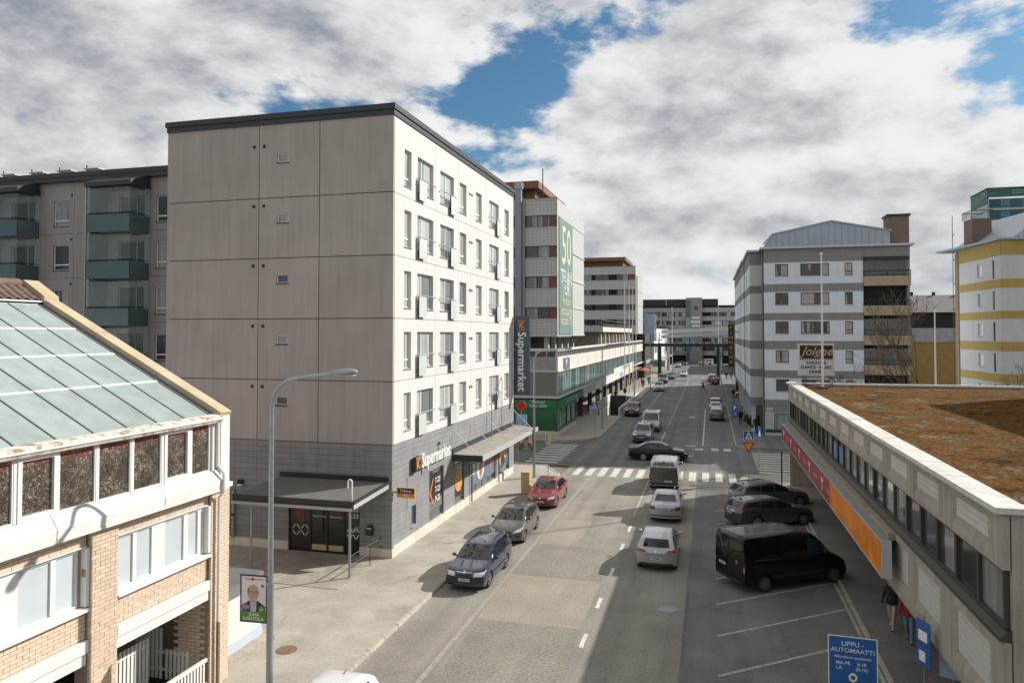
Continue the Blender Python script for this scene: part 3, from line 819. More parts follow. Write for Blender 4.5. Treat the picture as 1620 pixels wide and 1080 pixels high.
mbx = thing('wall_mailbox', 'small black domed mailbox on the grey gable wall', 'mailbox', (-15.25, 31.27, 1.1))
MB().prism([(-.17, 0), (.17, 0), (.17, .32), (.12, .42), (0, .47), (-.12, .42), (-.17, .32)], -.16, 0, 'y').part('box', darkmetal, mbx)
MB().box(-.11, .11, -.168, -.161, .30, .34).part('slot', whitep, mbx)
hr = thing('entrance_handrail', 'low steel ramp handrail beside the entrance canopy post', 'railing', (-14.7, 28.3, .1))
for z in (.55, .92): MB().tube([(0, 0, z), (.05, 2.9, z)], .022, 6).part('rail', darkmetal, hr)
for y in (1.75,): MB().tube([(.03, y, 0), (.03, y, .92)], .02, 6).part('post', darkmetal, hr)
for i, x in enumerate((-22.5, -22.95)):
    o = thing('wall_pipe', ('right' if i == 0 else 'left') + ' one of two pale vertical pipes beside the entrance canopy', 'pipe', (x, 31.15, .5), 0, 'pipes by the entrance')
    MB().tube([(0, 0, 0), (0, 0, 2.3)], .075, 10).part('pipe', steel, o, smooth=40)
    MB().tube([(0, 0, 1.05), (0, 0, 1.15)], .09, 10).part('collar', darkmetal, o)
wl_ = thing('wall_lamp', 'small dark wall lamp on the grey gable left of the canopy', 'lamp', (-22.1, 31.25, 3.1))
MB().prism([(-.12, 0), (.12, 0), (.12, .2), (-.12, .2)], -.2, 0, 'y').part('housing', darkmetal, wl_)
MB().box(-.1, .1, -.22, -.02, -.08, -.002).part('lens', whitep, wl_)

# ------------------------------------------------------------------ set-back wing with glazed balconies
Wg = thing('balcony_apartment_wing', 'grey shaded apartment wing with teal glass balconies behind the glass roof', 'building', (-44, 39.3, 0))
fw = Face(Wg, -62, 39.3, 0)
wconc = M('wing_concrete', (0.34, 0.315, 0.318), 0.9, var=0.05, scale=0.6, streak=0.10, bump=0.12, rnd=0.02)  # base lowered like the gable's, with the wing's shade in its colour
def wu(x): return x + 62
whole = []
wcols = [(-42.5, -41.2), (-34.3, -33.3), (-48.9, -47.6), (-39.0, -38.6)]
for k in range(6):
    zt = 19.25 - 2.96 * k
    for (a, b) in wcols: whole.append((wu(a), wu(b), zt - 1.7, zt))
bal_x = [(-38.1, -34.85), (-47.0, -43.75)]
for k in range(6):
    zt = 19.35 - 2.96 * k
    for (a, b) in bal_x: whole.append((wu(a) + .9, wu(b) - .3, zt - 2.15, zt))
wrows = [20.5] + [17.02 - 2.96 * k for k in range(6)]
wj = [0, 7, wu(-50), wu(-47.2), wu(-43.6), wu(-40.8), wu(-38.3), wu(-34.7), wu(-32.5), wu(-26.6)]
for r in range(6):
    for i in range(len(wj) - 1):
        z0 = wrows[r + 1] if r < 6 else 0
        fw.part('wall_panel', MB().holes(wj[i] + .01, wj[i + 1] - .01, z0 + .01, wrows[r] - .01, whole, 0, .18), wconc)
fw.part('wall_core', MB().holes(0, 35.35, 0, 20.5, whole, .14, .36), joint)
fw.part('core', MB().box(.1, 35.2, .5, 11, 0, 20.5), MATS['dark_interior'])
fw.part('roof', MB().box(-.1, 35.35, .1, 11.5, 20.52, 20.9), roofing)
fw.part('roof_flashing', MB().box(-.2, 35.3, -.3, .099, 20.45, 21.05), flash)
fw.part('roof_edge', MB().box(-.2, 35.3, -.34, -.301, 20.75, 21.05), flash)
for k in range(5):
    zt = 19.25 - 2.96 * k
    for (a, b) in wcols[:3]:
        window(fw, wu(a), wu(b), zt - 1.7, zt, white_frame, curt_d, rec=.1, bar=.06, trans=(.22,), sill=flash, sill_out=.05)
    fw.inst('vent', CACHE['vent'], wu(-41.0), zt + .35)
teal = M('teal_parapet_glass', (0.075, 0.135, 0.14), 0.12, var=0.1, scale=0.7, coat=0.8)
bglass = clear_glass('balcony_glass', (0.88, 0.94, 0.93), 0.86)
slabm = M('balcony_slab', (0.46, 0.47, 0.47), 0.85, var=0.08)
doorw = glass('balcony_door_glass', (0.02, 0.05, 0.055), 0.03)
for (a, b) in bal_x:
    w_ = b - a
    for k in range(5):
        zb = 16.85 - 2.96 * k
        o = Face(Wg, -62, 39.3, 0).inst('balcony', cached(('bslab', round(w_, 2)), lambda: MB().box(0, w_, -1.6, -.01, 0, .16).box(0, .1, -1.55, -.01, .16, 2.9).mesh('balcony', slabm)), wu(a), zb)
        obj('parapet_glass', cached(('bp', round(w_, 2)), lambda: MB().box(-.02, w_ + .02, -1.66, -1.62, -.06, 1.02).mesh('parapet_glass', teal)), o)
        obj('parapet_glass', cached(('bs', 1), lambda: MB().box(0, .04, -1.6, -.02, -.06, 1.02).mesh('parapet_glass', teal)), o, (w_ + .001, 0, 0))
        obj('parapet_glass', CACHE[('bs', 1)], o, (-.041, 0, 0))
        obj('railing', cached(('br', round(w_, 2)), lambda: MB().tube([(0, -1.6, 1.12), (w_, -1.6, 1.12), (w_, -.05, 1.12)], .03, 6).tube([(0, -1.6, 1.05), (w_, -1.6, 1.05)], .02, 5).mesh('railing', darkmetal)), o)
        n = 5
        for i in range(n):
            obj('glazing_pane', cached(('bg', round(w_, 2)), lambda: MB().box(.006, w_ / n - .006, -1.585, -1.573, 1.16, 2.72).mesh('glazing_pane', bglass)), o, (w_ * i / n, 0, 0))
        for i in range(2):
            obj('glazing_pane', cached(('bgs', 1), lambda: MB().box(0, .012, -1.57, -.82, 1.16, 2.72).mesh('glazing_pane', bglass)), o, (w_ - .02, .78 * i, 0))
        fw.part('balcony_back_wall', MB().holes(wu(a) + .1, wu(b) - .02, zb + .17, zb + 2.85, [(wu(a) + .9, wu(b) - .3, zb + .35, zb + 2.5)], -.03, -.005), M('balcony_white', (.74, .72, .66), .7))
        window(fw, wu(a) + .9, wu(b) - .3, zb + .35, zb + 2.5, white_frame, doorw, rec=.1, bar=.07, mull=(.66,), name='balcony_door')
    zt = 19.72
    fw.part('balcony_roof', MB().add([(wu(a) - .15, -1.75, zt - .05), (wu(b) + .15, -1.75, zt - .05), (wu(b) + .15, -.01, zt - .05), (wu(a) - .15, -.01, zt - .05), (wu(a) - .15, -1.75, zt + .25), (wu(b) + .15, -1.75, zt + .25), (wu(b) + .15, -.31, zt + .78), (wu(a) - .15, -.31, zt + .78)],
            [(3, 2, 1, 0), (4, 5, 6, 7), (0, 1, 5, 4), (1, 2, 6, 5), (2, 3, 7, 6), (3, 0, 4, 7)]), flash)
    fw.part('downpipe', MB().tube([(wu(a) - .18, -1.55, 0), (wu(a) - .18, -1.55, 19.7)], .07, 8), steel)
for i, x in enumerate((-48.1, -45.6, -43.2, -40.9)):
    o = fw.part('roof_vent', MB().box(wu(x), wu(x) + 1.0, 1.0, 1.8, 20.9, 21.5).box(wu(x) - .1, wu(x) + 1.1, .9, 1.9, 21.5, 21.58), steel)
    fw.part('vent_hook', MB().tube([(wu(x) + .1, 1.0, 21.5), (wu(x) + .05, 1.0, 21.8)], .05, 6), darkmetal, o)
# ------------------------------------------------------------------ brick house with glass roof (left)
brickm = M('yellow_brick', (0.59, 0.465, 0.35), 0.88, var=0.10, scale=9, bump=0.3, bscale=60, rnd=0.10)
mortar = M('mortar', (0.30, 0.235, 0.175), 0.95, var=0.1, scale=6)
whitew = M('white_painted_metal', (0.70, 0.69, 0.67), 0.5, var=0.04, scale=1.5, streak=0.04)
whited = M('weathered_white_gutter', (0.66, 0.63, 0.57), 0.7, var=0.2, scale=3, col2=(0.25, 0.19, 0.10), c2scale=3.0, c2lo=0.48, c2hi=0.62)
Lh = thing('brick_glass_roof_house', 'yellow brick house with pale green glass roof and white bands at left', 'building', (-14.03, 19.1, 0))
YL = 6.0
fl = Face(Lh, -14.03, YL, 90)
U = lambda y: y - YL
inside = MATS['dark_interior']
# upper glazed storey
cler = [(6.3, 7.3, 0), (7.4, 8.4, 1), (8.5, 9.5, 0), (9.6, 10.95, 0), (11.05, 12.11, 0), (12.19, 13.17, 1), (13.21, 14.23, 0), (14.30, 15.32, 0), (15.39, 16.38, 0), (16.47, 17.45, 1), (17.54, 18.31, 0)]
foil = bpy.data.materials.new('crinkled_foil_glass'); foil.use_nodes = True
MATS['crinkled_foil_glass'] = foil
t = foil.node_tree; b = t.nodes['Principled BSDF']
geo = t.nodes.new('ShaderNodeNewGeometry')
nz = t.nodes.new('ShaderNodeTexNoise'); nz.inputs['Scale'].default_value = 4; nz.inputs['Detail'].default_value = 3
t.links.new(geo.outputs['Position'], nz.inputs['Vector'])
mixv = t.nodes.new('ShaderNodeMix'); mixv.data_type = 'RGBA'; mixv.blend_type = 'LINEAR_LIGHT'; mixv.inputs[0].default_value = 0.4
t.links.new(geo.outputs['Position'], mixv.inputs[6]); t.links.new(nz.outputs['Color'], mixv.inputs[7])
vo = t.nodes.new('ShaderNodeTexVoronoi'); vo.feature = 'DISTANCE_TO_EDGE'; vo.inputs['Scale'].default_value = 6.5
mpv = t.nodes.new('ShaderNodeMapping'); mpv.inputs['Scale'].default_value = (1, 1.5, 0.55)
t.links.new(mixv.outputs[2], mpv.inputs['Vector']); t.links.new(mpv.outputs[0], vo.inputs['Vector'])
vo2 = t.nodes.new('ShaderNodeTexVoronoi'); vo2.feature = 'DISTANCE_TO_EDGE'; vo2.inputs['Scale'].default_value = 10
t.links.new(mixv.outputs[2], vo2.inputs['Vector'])
mr1 = t.nodes.new('ShaderNodeMapRange'); mr1.inputs[1].default_value = 0.004; mr1.inputs[2].default_value = 0.032; mr1.inputs[3].default_value = 1; mr1.inputs[4].default_value = 0
t.links.new(vo.outputs['Distance'], mr1.inputs[0])
mr2 = t.nodes.new('ShaderNodeMapRange'); mr2.inputs[1].default_value = 0.0; mr2.inputs[2].default_value = 0.02; mr2.inputs[3].default_value = .6; mr2.inputs[4].default_value = 0
t.links.new(vo2.outputs['Distance'], mr2.inputs[0])
nb = t.nodes.new('ShaderNodeTexNoise'); nb.inputs['Scale'].default_value = 2.2; nb.inputs['Detail'].default_value = 5
t.links.new(geo.outputs['Position'], nb.inputs['Vector'])
gate = t.nodes.new('ShaderNodeMapRange'); gate.inputs[1].default_value = .38; gate.inputs[2].default_value = .55
t.links.new(nb.outputs[0], gate.inputs[0])
ml = t.nodes.new('ShaderNodeMath'); ml.operation = 'MULTIPLY'; t.links.new(mr2.outputs[0], ml.inputs[0]); t.links.new(gate.outputs[0], ml.inputs[1])
mxx = t.nodes.new('ShaderNodeMath'); mxx.operation = 'MAXIMUM'; t.links.new(mr1.outputs[0], mxx.inputs[0]); t.links.new(ml.outputs[0], mxx.inputs[1])
gm = t.nodes.new('ShaderNodeMath'); gm.operation = 'MULTIPLY'; t.links.new(mxx.outputs[0], gm.inputs[0])
g2 = t.nodes.new('ShaderNodeMapRange'); g2.inputs[1].default_value = .3; g2.inputs[2].default_value = .6; g2.inputs[3].default_value = .15
t.links.new(nb.outputs[0], g2.inputs[0]); t.links.new(g2.outputs[0], gm.inputs[1])
sx = t.nodes.new('ShaderNodeSeparateXYZ'); t.links.new(geo.outputs['Position'], sx.inputs[0])
zr = t.nodes.new('ShaderNodeMapRange'); zr.inputs[1].default_value = 7.45; zr.inputs[2].default_value = 7.8
t.links.new(sx.outputs[2], zr.inputs[0])
c1 = t.nodes.new('ShaderNodeMix'); c1.data_type = 'RGBA'; c1.inputs[6].default_value = (.045, .035, .028, 1); c1.inputs[7].default_value = (.16, .025, .02, 1)
t.links.new(zr.outputs[0], c1.inputs[0])
c2_ = t.nodes.new('ShaderNodeMix'); c2_.data_type = 'RGBA'; c2_.inputs[7].default_value = (.62, .55, .42, 1)
t.links.new(gm.outputs[0], c2_.inputs[0]); t.links.new(c1.outputs[2], c2_.inputs[6]); t.links.new(c2_.outputs[2], b.inputs['Base Color'])
b.inputs['Roughness'].default_value = .35; b.inputs['Coat Weight'].default_value = 1; b.inputs['Coat Roughness'].default_value = .02
for i, (a, c, op) in enumerate(cler):
    fr = .10 if op else .035
    o = fl.part('clerestory_window', MB().holes(U(a), U(c), 6.41, 7.79, [(U(a) + fr, U(c) - fr, 6.41 + fr * 1.2, 7.79 - fr)], -.03 if op else .0, .08), whitew)
    fl.part('pane', MB().box(U(a) + fr - .01, U(c) - fr + .01, .045, .055, 6.41 + fr - .01, 7.79 - fr + .01), foil, o)
    if i: fl.part('mullion', MB().box(U(cler[i - 1][1]), U(a), -.01, .09, 6.41, 7.79), whitew)
fl.part('backing', MB().box(0, U(18.5), .12, .3, 6.3, 7.9), inside)
fl.part('end_post', MB().box(U(18.31), U(18.60), .02, .3, 6.3, 7.9), whitew)
fl.part('corner_post', MB().box(U(18.66), U(19.06), -.12, .34, 5.98, 7.96), whitew)
fl.part('corner_foot', MB().box(U(18.62), U(19.12), -.2, .4, 5.85, 5.98), whitew)
# sloping white band, in lengths
for a, c in ((6, 9.55), (9.58, 12.98), (13.01, 16.28), (16.31, 18.62)):
    fl.part('band_panel', MB().prism([(.1, 5.86), (-.2, 5.86), (-.22, 6.10), (-.02, 6.40), (.1, 6.40)][::-1], U(a), U(c), 'x'), whitew)
fl.part('band_lip', MB().box(0, U(18.62), -.215, -.02, 5.80, 5.857), whitew)
fl.part('gutter', MB().prism([(.12, 7.80), (-.16, 7.80), (-.2, 7.90), (-.19, 7.99), (.12, 8.03)][::-1], 0, U(18.66), 'x'), whited)
fl.part('gutter_edge', MB().tube([(0, -.2, 7.9), (U(18.75), -.2, 7.9)], .025, 6), whitew)
# walls: piers proud, spandrels set back; bricks laid one by one
win_bays = [(14.96, 18.40), (8.0, 14.11)]
fl.part('wall_core', MB().holes(0, U(19.24), 0, 5.86, [(U(14.97), U(18.40), 4.03, 5.40), (U(9.4), U(13.92), 4.03, 5.40), (U(14.97), U(18.40), 0, 2.72), (U(8), U(14.1), 0, 2.72)], .165, .4), mortar)
for a, c in ((14.11, 14.96), (18.42, 19.25), (7.2, 8.0)):
    fl.part('pier_core', MB().box(U(a) + .012, U(c) - .012, .012, .16, 0, 5.8), mortar)
BL, BH = .30, .1
regions = [(14.11, 14.96, 0.05, 5.78, 0.0), (14.97, 18.41, 5.44, 5.80, .115), (14.97, 18.41, 3.28, 3.93, .115), (18.42, 19.25, 0.05, 5.78, 0.0), (8.0, 14.10, 5.44, 5.80, .115), (8.0, 14.10, 3.28, 3.93, .115)]
stuff = MB(); nbr = 0
def brick_mesh(w): return cached(('brick', round(w, 3)), lambda: MB().box(.006, w - .006, 0, .055, .006, BH - .006).mesh('brick', brickm))
for (ya, yb, za, zb, dep) in regions:
    nr = round((zb - za) / BH); hh = (zb - za) / nr
    for r in range(nr):
        z = za + hh * r
        edges = [ya]; y = ya + (BL if r % 2 == 0 else BL / 2)
        while y < yb - .05: edges.append(y); y += BL
        edges.append(yb)
        for e0, e1 in zip(edges, edges[1:]):
            vis = z > 1.2 and ya > 14 and ya < 18.4
            d = dep + random.uniform(-.004, .004)
            if vis and nbr < 300:
                fl.inst('brick', brick_mesh(e1 - e0), U(e0), z, d); nbr += 1
            else:
                stuff.box(U(e0) + .006, U(e1) - .006, d, d + .055, z + .006, z + hh - .006)
# brick return of the far pier inside the passage, and the end of the pier
for r in range(27):
    z = .05 + .1 * r
    for i in range(3):
        off = .15 * (r % 2)
        stuff.box(U(18.372), U(18.397), .17 + .3 * i + off, .165 + .3 * i + .288 + off, z, z + .088)
tag(fl.part('bricks', stuff, brickm), kind='stuff')
fl.part('inner_pier', MB().box(U(18.426), U(19.2), .41, 1.1, 0, 2.7), mortar)
# windows with pale blinds
blind = M('frosted_blind_glass', (0.52, 0.575, 0.595), .3, var=.07, scale=1.5, coat=.8, rnd=.08)
def band_window(a, c, panes):
    fr = MB()
    z0, z1 = 4.03, 5.40
    hol = [(U(p), U(q), z0 + .08, z1 - .07) for p, q in panes]
    o = fl.part('window', MB().holes(U(a), U(c), z0, z1, hol, .17, .26), whitew)
    for p, q in panes: fl.part('pane', MB().box(U(p) - .01, U(q) + .01, .215, .225, z0 + .07, z1 - .06), blind, o)
    fl.part('sill', MB().prism([(.26, 4.06), (.26, 3.94), (-.03, 3.94), (-.03, 4.0)], U(a), U(c), 'x'), whitew, o)
    fl.part('lintel', MB().box(U(a), U(c), .09, .25, 5.40, 5.44), whitew, o)
    fl.part('reveal', MB().box(U(c) - .10, U(c), .01, .169, 4.06, 5.40), whitew, o)
band_window(14.97, 18.41, [(15.03, 15.61), (15.73, 16.26), (16.74, 17.47), (17.65, 18.05)])
band_window(9.4, 14.10, [(9.6, 10.4), (10.5, 11.1), (11.2, 11.92), (12.40, 13.20), (13.33, 13.88)])
# stepped white beams over the passages
for a, c in ((14.97, 18.40), (8.0, 14.10)):
    o = fl.part('beam', MB().box(U(a), U(c), .0, .4, 2.98, 3.26), whitew)
    fl.part('beam_lower', MB().box(U(a) + .02, U(c) - .02, .05, .4, 2.70, 2.977), whitew, o)
# passage: floor, ceiling, back wall, picket fences
fl.part('passage_floor', MB().box(0, U(19.2), .0, 6, .0, .115), M('passage_floor', (.10, .095, .09), .9))
fl.part('passage_ceiling', MB().box(0, U(19.2), .41, 6, 2.71, 2.9), M('ceiling_dark', (.2, .18, .16), .9))
fl.part('passage_back', MB().box(0, U(19.2), 6, 6.2, 0, 2.7), M('passage_wall', (.12, .085, .05), .9))
fl.part('end_wall', MB().box(U(19.2), U(19.24), .4, 14, 0, 7.6), brickm)
pk = M('white_picket', (.74, .72, .68), .7, var=.05)
pf = thing('picket_fence', 'white picket fence standing in the dark brick passage', 'fence', (-15.5, 17.4, .11))
pm_ = MB().box(-.045, .045, -.012, .012, .18, 1.65).mesh('picket', pk)
pm2 = MB().box(-.045, .045, -.012, .012, .18, 1.05).mesh('picket', pk)
for i in range(9): obj('picket', pm_, pf, (.0, -.9 + i * .14, 0), (0, 0, R(90)))
for i in range(7): obj('picket', pm_, pf, (-1.0 + i * .14, .95, 0))
for i in range(6): obj('picket', pm2, pf, (.05 + i * .14, .95, 0))
for z in (.45, 1.4): MB().box(-.03, .0, -1, .3, z, z + .07).part('rail', pk, pf)
for z in (.4, .9): MB().box(-1.05, .8, .97, 1.0, z, z + .07).part('rail', pk, pf)
pr = thing('picket_railing', 'low white picket railing between brick piers at the pavement', 'railing', (-14.1, 16.6, .1))
MB().box(-.04, .04, -1.4, 1.75, .86, .95).part('top_rail', pk, pr)
MB().box(-.03, .03, -1.4, 1.75, .2, .26).part('rail', pk, pr)
pm3 = MB().box(-.015, .015, -.03, .03, .1, .87).mesh('picket', pk)
for i in range(24): obj('picket', pm3, pr, (.0, -1.35 + i * .13, 0))
# downpipe
fl.part('downpipe', MB().tube([(U(18.52), -.12, 7.8), (U(18.52), -.12, 6.55), (U(18.62), -.27, 6.3), (U(18.62), -.27, 5.8), (U(18.64), -.1, 5.6), (U(18.64), -.1, 2.0)], .05, 8), whitew, smooth=40)
fl.part('downpipe', MB().tube([(U(18.64), -.1, 2.0), (U(18.64), -.1, .15)], .055, 8), M('brown_pipe', (.22, .17, .12), .7), smooth=40)
fl.part('wall_camera', MB().box(U(13.98), U(14.08), .02, .12, 4.75, 4.92), MATS['brass_box'])
# glass roof
rg = M('roof_glass', (0.325, 0.385, 0.365), 0.35, var=0.10, scale=1.6, streak=0.0, coat=0.25, col2=(0.28, 0.335, 0.32), c2scale=1.5, grain=14, gamp=.06, rnd=0.05)
barw = M('white_glazing_bar', (.72, .73, .72), .5, var=.05)
rx = [-14.17, -16.03, -17.59, -19.07, -20.58]; rz = [7.98, 8.85, 9.67, 10.48, 11.30]
ry = [6.0 + 1.04 * i for i in range(13)]
ry = [y for y in ry]

def slope_pt(x, y, off):
    k = (-14.17 - x) / (20.58 - 14.17)
    z = 7.98 + k * (11.30 - 7.98)
    n = Vector((3.32, 0, 6.41)).normalized()
    return Vector((x + 14.03, y - 19.1, z)) + n * off
def slope_box(mb, x0, x1, y0, y1, o0, o1):
    vs = [slope_pt(x, y, o) for o in (o0, o1) for (x, y) in ((x0, y0), (x0, y1), (x1, y1), (x1, y0))]
    return mb.add(vs, [(3, 2, 1, 0), (4, 5, 6, 7), (0, 1, 5, 4), (1, 2, 6, 5), (2, 3, 7, 6), (3, 0, 4, 7)])
for i in range(4):
    for j in range(12):
        slope_box(MB(), rx[i] - .03, rx[i + 1] + .03, ry[j] + .03, ry[j + 1] - .03, .0, .02).part('roof_pane', rg, Lh)
for j in range(13):
    o = slope_box(MB(), rx[0] + .05, rx[4], ry[j] - .016, ry[j] + .016, -.04, .04).part('glazing_bar', M('dark_glazing_bar', (.17, .175, .18), .5, .3), Lh)
for i in range(1, 5):
    slope_box(MB(), rx[i] - .035, rx[i] + .035, 6, 18.48, -.03, .035).part('cross_bar', barw, Lh)
slope_box(MB(), -14.2, -20.6, 6.0, 18.6, -.25, -.08).part('roof_underlay', inside, Lh)
slope_box(MB(), -14.1, -20.7, 18.50, 18.66, -.2, .03).part('roof_edge_strip', M('dark_glazing_bar', (.1, .105, .11)), Lh)
# yellow verge coping down the gable
ver = M('verge_coping', (0.50, 0.41, 0.25), 0.6, var=0.15, scale=1.2, col2=(.50, .42, .30), c2scale=1.5)
for (xa, xb) in ((-14.0, -16.25), (-16.27, -18.55), (-18.57, -20.55)):
    slope_box(MB(), xa, xb, 18.66, 19.14, .06, .20).part('verge_coping', ver, Lh)
slope_box(MB(), -13.98, -20.6, 18.70, 19.10, -.75, .06).part('verge_board', whitew, Lh)
def ridge_pt(x): return 11.30 + (-20.58 - x) * .80
def seg(mb, x0, z0, x1, z1, y0, y1, th):
    X0, X1 = x0 + 14.03, x1 + 14.03; a, c = y0 - 19.1, y1 - 19.1
    return mb.add([(X0, a, z0 - th), (X0, c, z0 - th), (X1, c, z1 - th), (X1, a, z1 - th), (X0, a, z0), (X0, c, z0), (X1, c, z1), (X1, a, z1)],
                  [(3, 2, 1, 0), (4, 5, 6, 7), (0, 1, 5, 4), (1, 2, 6, 5), (2, 3, 7, 6), (3, 0, 4, 7)])
seg(MB(), -20.5, 11.58, -21.35, 12.12, 18.66, 19.2, .2).part('verge_coping', ver, Lh)
seg(MB(), -21.352, 12.12, -23.5, 11.2, 18.66, 19.2, .2).part('verge_coping', ver, Lh)
seg(MB(), -20.55, 11.42, -20.72, 11.46, 6, 18.66, .14).part('tile_edge_board', whitew, Lh)
tilem = M('brown_roof_tile', (0.17, 0.115, 0.09), 0.8, var=0.15, scale=8, rnd=0.15)
def tile_mesh():
    mb = MB()
    pts = [(-.15, 0), (-.1, .055), (-.03, .075), (.04, .055), (.09, .01), (.15, 0.0)]
    L_ = .42; s = .42 * .62
    for i in range(len(pts) - 1):
        (a, h), (c, g) = pts[i], pts[i + 1]
        mb.quad((0, a, h), (0, c, g), (-L_, c, g + s - .02), (-L_, a, h + s - .02))
        mb.quad((0, a, h - .04), (0, c, g - .04), (0, c, g), (0, a, h))
    return mb.mesh('roof_tile', tilem, 50)
tmh = tile_mesh()
for r in range(2):
    for i in range(42):
        obj('roof_tile', tmh, Lh, (-20.6 + 14.03 - .36 * r, 6.15 + .3 * i - 19.1, 11.47 + .235 * r))
for i in range(19):
    MBr = cached('ridge', lambda: MB().tube([(0, -.34, 0), (0, .34, 0)], [.15, .17], 8).mesh('ridge_tile', tilem, 50))
    obj('ridge_tile', MBr, Lh, (-21.4 + 14.03, 6.3 + .66 * i - 19.1, 11.98))
seg(MB(), -21.4, 12.0, -30, 7.4, 6, 18.66, .2).part('rear_roof', tilem, Lh)
seg(MB(), -20.55, 11.38, -21.4, 11.95, 6, 18.66, .15).part('roof_board', tilem, Lh)
# ------------------------------------------------------------------ low annex beside it
an = thing('low_annex', 'low white roughcast annex with flat grey roof beside the brick house', 'building', (-14.8, 20.7, 0))
rough = M('white_roughcast', (.66, .65, .62), .95, var=.12, scale=14, grain=24, bump=.8, bscale=40)
MB().box(-6, 0, -1.45, 1.35, .1, 1.95).part('wall', rough, an)
MB().box(-6.1, .06, -1.5, 1.41, 1.953, 2.32).part('roof_edge', M('annex_fascia', (.17, .17, .18), .8, var=.1), an)
MB().box(-6.05, .02, -1.48, 1.36, 2.322, 2.36).part('roof_felt', M('annex_felt', (.14, .14, .15), .95, var=.1, grain=20), an)
MB().box(.002, .04, -1.45, 1.38, .12, .52).part('blue_base_board', M('blue_base', (.46, .53, .60), .7, var=.05), an)
for i in range(4):
    MB().box(.045, .28, -1.45 + .72 * i, -.75 + .72 * i, .08, .22).part('edge_stone', granite, an)
# ------------------------------------------------------------------ low moss-roofed building (right)
rconc = M('exposed_aggregate', (0.37, 0.335, 0.28), 0.92, var=0.12, scale=1.2, streak=0.24, grain=45, bump=0.35, bscale=70, rnd=0.04)
wtile = M('white_wall_tile', (0.60, 0.58, 0.54), 0.55, var=0.06, scale=3, rnd=0.05)
grout = M('tile_grout', (0.35, 0.32, 0.28), 0.95, var=0.1)
greyb_ = M('rooftop_grey', (.4, .38, .35), .9)
coping_m = M('coping_stone', (0.60, 0.585, 0.55), 0.85, var=0.08, scale=2.5, streak=0.0, grain=30, rnd=0.05, col2=(.50, .48, .42), c2scale=2.0)
brown_frame = M('brown_window_frame', (0.06, 0.05, 0.043), 0.55, 0.2, var=0.1)
rglass = glass('office_glass', (0.035, 0.038, 0.036), 0.03, curtain=(0.33, 0.32, 0.29), amount=0.15, freq=5)
RB = thing('moss_roof_building', 'low concrete building with brown mossy flat roof and ribbon windows at right', 'building', (5.1, 53.34, 0), 0.0068)
fr_ = Face(RB, 0, 0, -90, local=True)
NEAR = 37.25
pj = [0.0] + [1.72 + 2.9 * k for k in range(12)] + [NEAR]
def tiles_mesh(w, h, nu, nz):
    mb = MB()
    for i in range(nu):
        for j in range(nz):
            mb.box(w * i / nu + .004, w * (i + 1) / nu - .004, -.012, .0, h * j / nz + .005, h * (j + 1) / nz - .005)
    return mb.mesh('wall_tiles', wtile)
def inset_panel(u0, u1, z0, z1, ia, ib, za, zb, nz):
    """facade panel with a bevelled recess holding a field of white tiles"""
    w, h = u1 - u0 - .016, z1 - z0 - .016
    a, b, c, d = ia - u0 - .008, ib - u0 - .008, za - z0 - .008, zb - z0 - .008
    bv, dep, bb = .10, .09, .24
    mb = MB().holes(0, w, 0, h, [(a - bv, b + bv, max(.02, c - bb), d + bv * .4)], 0, .14)
    o_ = [(a - bv, 0, max(.02, c - bb)), (b + bv, 0, max(.02, c - bb)), (b + bv, 0, d + bv * .4), (a - bv, 0, d + bv * .4)]
    i_ = [(a, dep, c), (b, dep, c), (b, dep, d), (a, dep, d)]
    for k in range(4): mb.quad(o_[k], o_[(k + 1) % 4], i_[(k + 1) % 4], i_[k])
    o = fr_.inst('facade_panel', mb.mesh('facade_panel', rconc), u0 + .008, z0 + .008)
    MB().box(a, b, dep + .001, dep + .03, c, d).part('grout_bed', grout, o)
    tm = cached(('wt', round(b - a, 2), round(d - c, 2), nz), lambda: tiles_mesh(b - a, d - c, 12, nz))
    tag(obj('wall_tiles', tm, o, (a, dep, c)), kind='stuff')
    return o
for i in range(len(pj) - 1):
    a, b = pj[i], pj[i + 1]
    if b - a > 2.5:
        m_ = .42 if b - a < 3.2 else .75
        inset_panel(a, b, 5.87, 6.93, a + m_, b - m_ - (.0 if b - a < 3.2 else .05), 6.25, 6.68, 3)
        if b > 27: inset_panel(a, b, 2.70, 4.50, a + m_, b - m_ - (.0 if b - a < 3.2 else .05), 3.2, 4.18, 6)
        else: fr_.part('facade_panel', MB().box(a + .008, b - .008, 0, .14, 2.70, 4.50), rconc)
    else:
        fr_.part('facade_panel', MB().box(a + .008, b - .008, 0, .14, 5.88, 6.93), rconc)
        fr_.part('facade_panel', MB().box(a + .008, b - .008, 0, .14, 2.70, 4.50), rconc)
fr_.part('wall_backing', MB().box(.02, NEAR - .2, .15, .4, 2.7, 4.6), grout)
fr_.part('wall_backing', MB().box(.02, NEAR - .2, .15, .4, 5.8, 6.9), grout)
fr_.part('window_sill', MB().prism([(.2, 4.75), (.2, 4.50), (-.05, 4.50), (-.05, 4.58)], .0, NEAR - .05, 'x'), brown_frame)
# ribbon windows
for k in range(26):
    u1 = NEAR - .12 - 1.42 * k; u0 = u1 - 1.42
    if u0 < 0.1: break
    o = fr_.inst('window', cached('rbwin', lambda: MB().holes(0, 1.42, 0, 1.13, [(.07, 1.35, .07, 1.06)], .06, .2).mesh('window', brown_frame)), u0, 4.74)
    obj('pane', cached('rbpane', lambda: MB().box(.06, 1.36, .13, .14, .06, 1.07).mesh('pane', rglass)), o)
    if k in (12, 13): MB().box(.2, 1.2, .12, .128, .1, .8).part('window_poster', M('blue_poster', (.12, .25, .5), .5, var=.4, scale=4), o)
fr_.part('room_backing', MB().box(.1, NEAR - .2, .6, .8, 4.4, 6.0), inside)
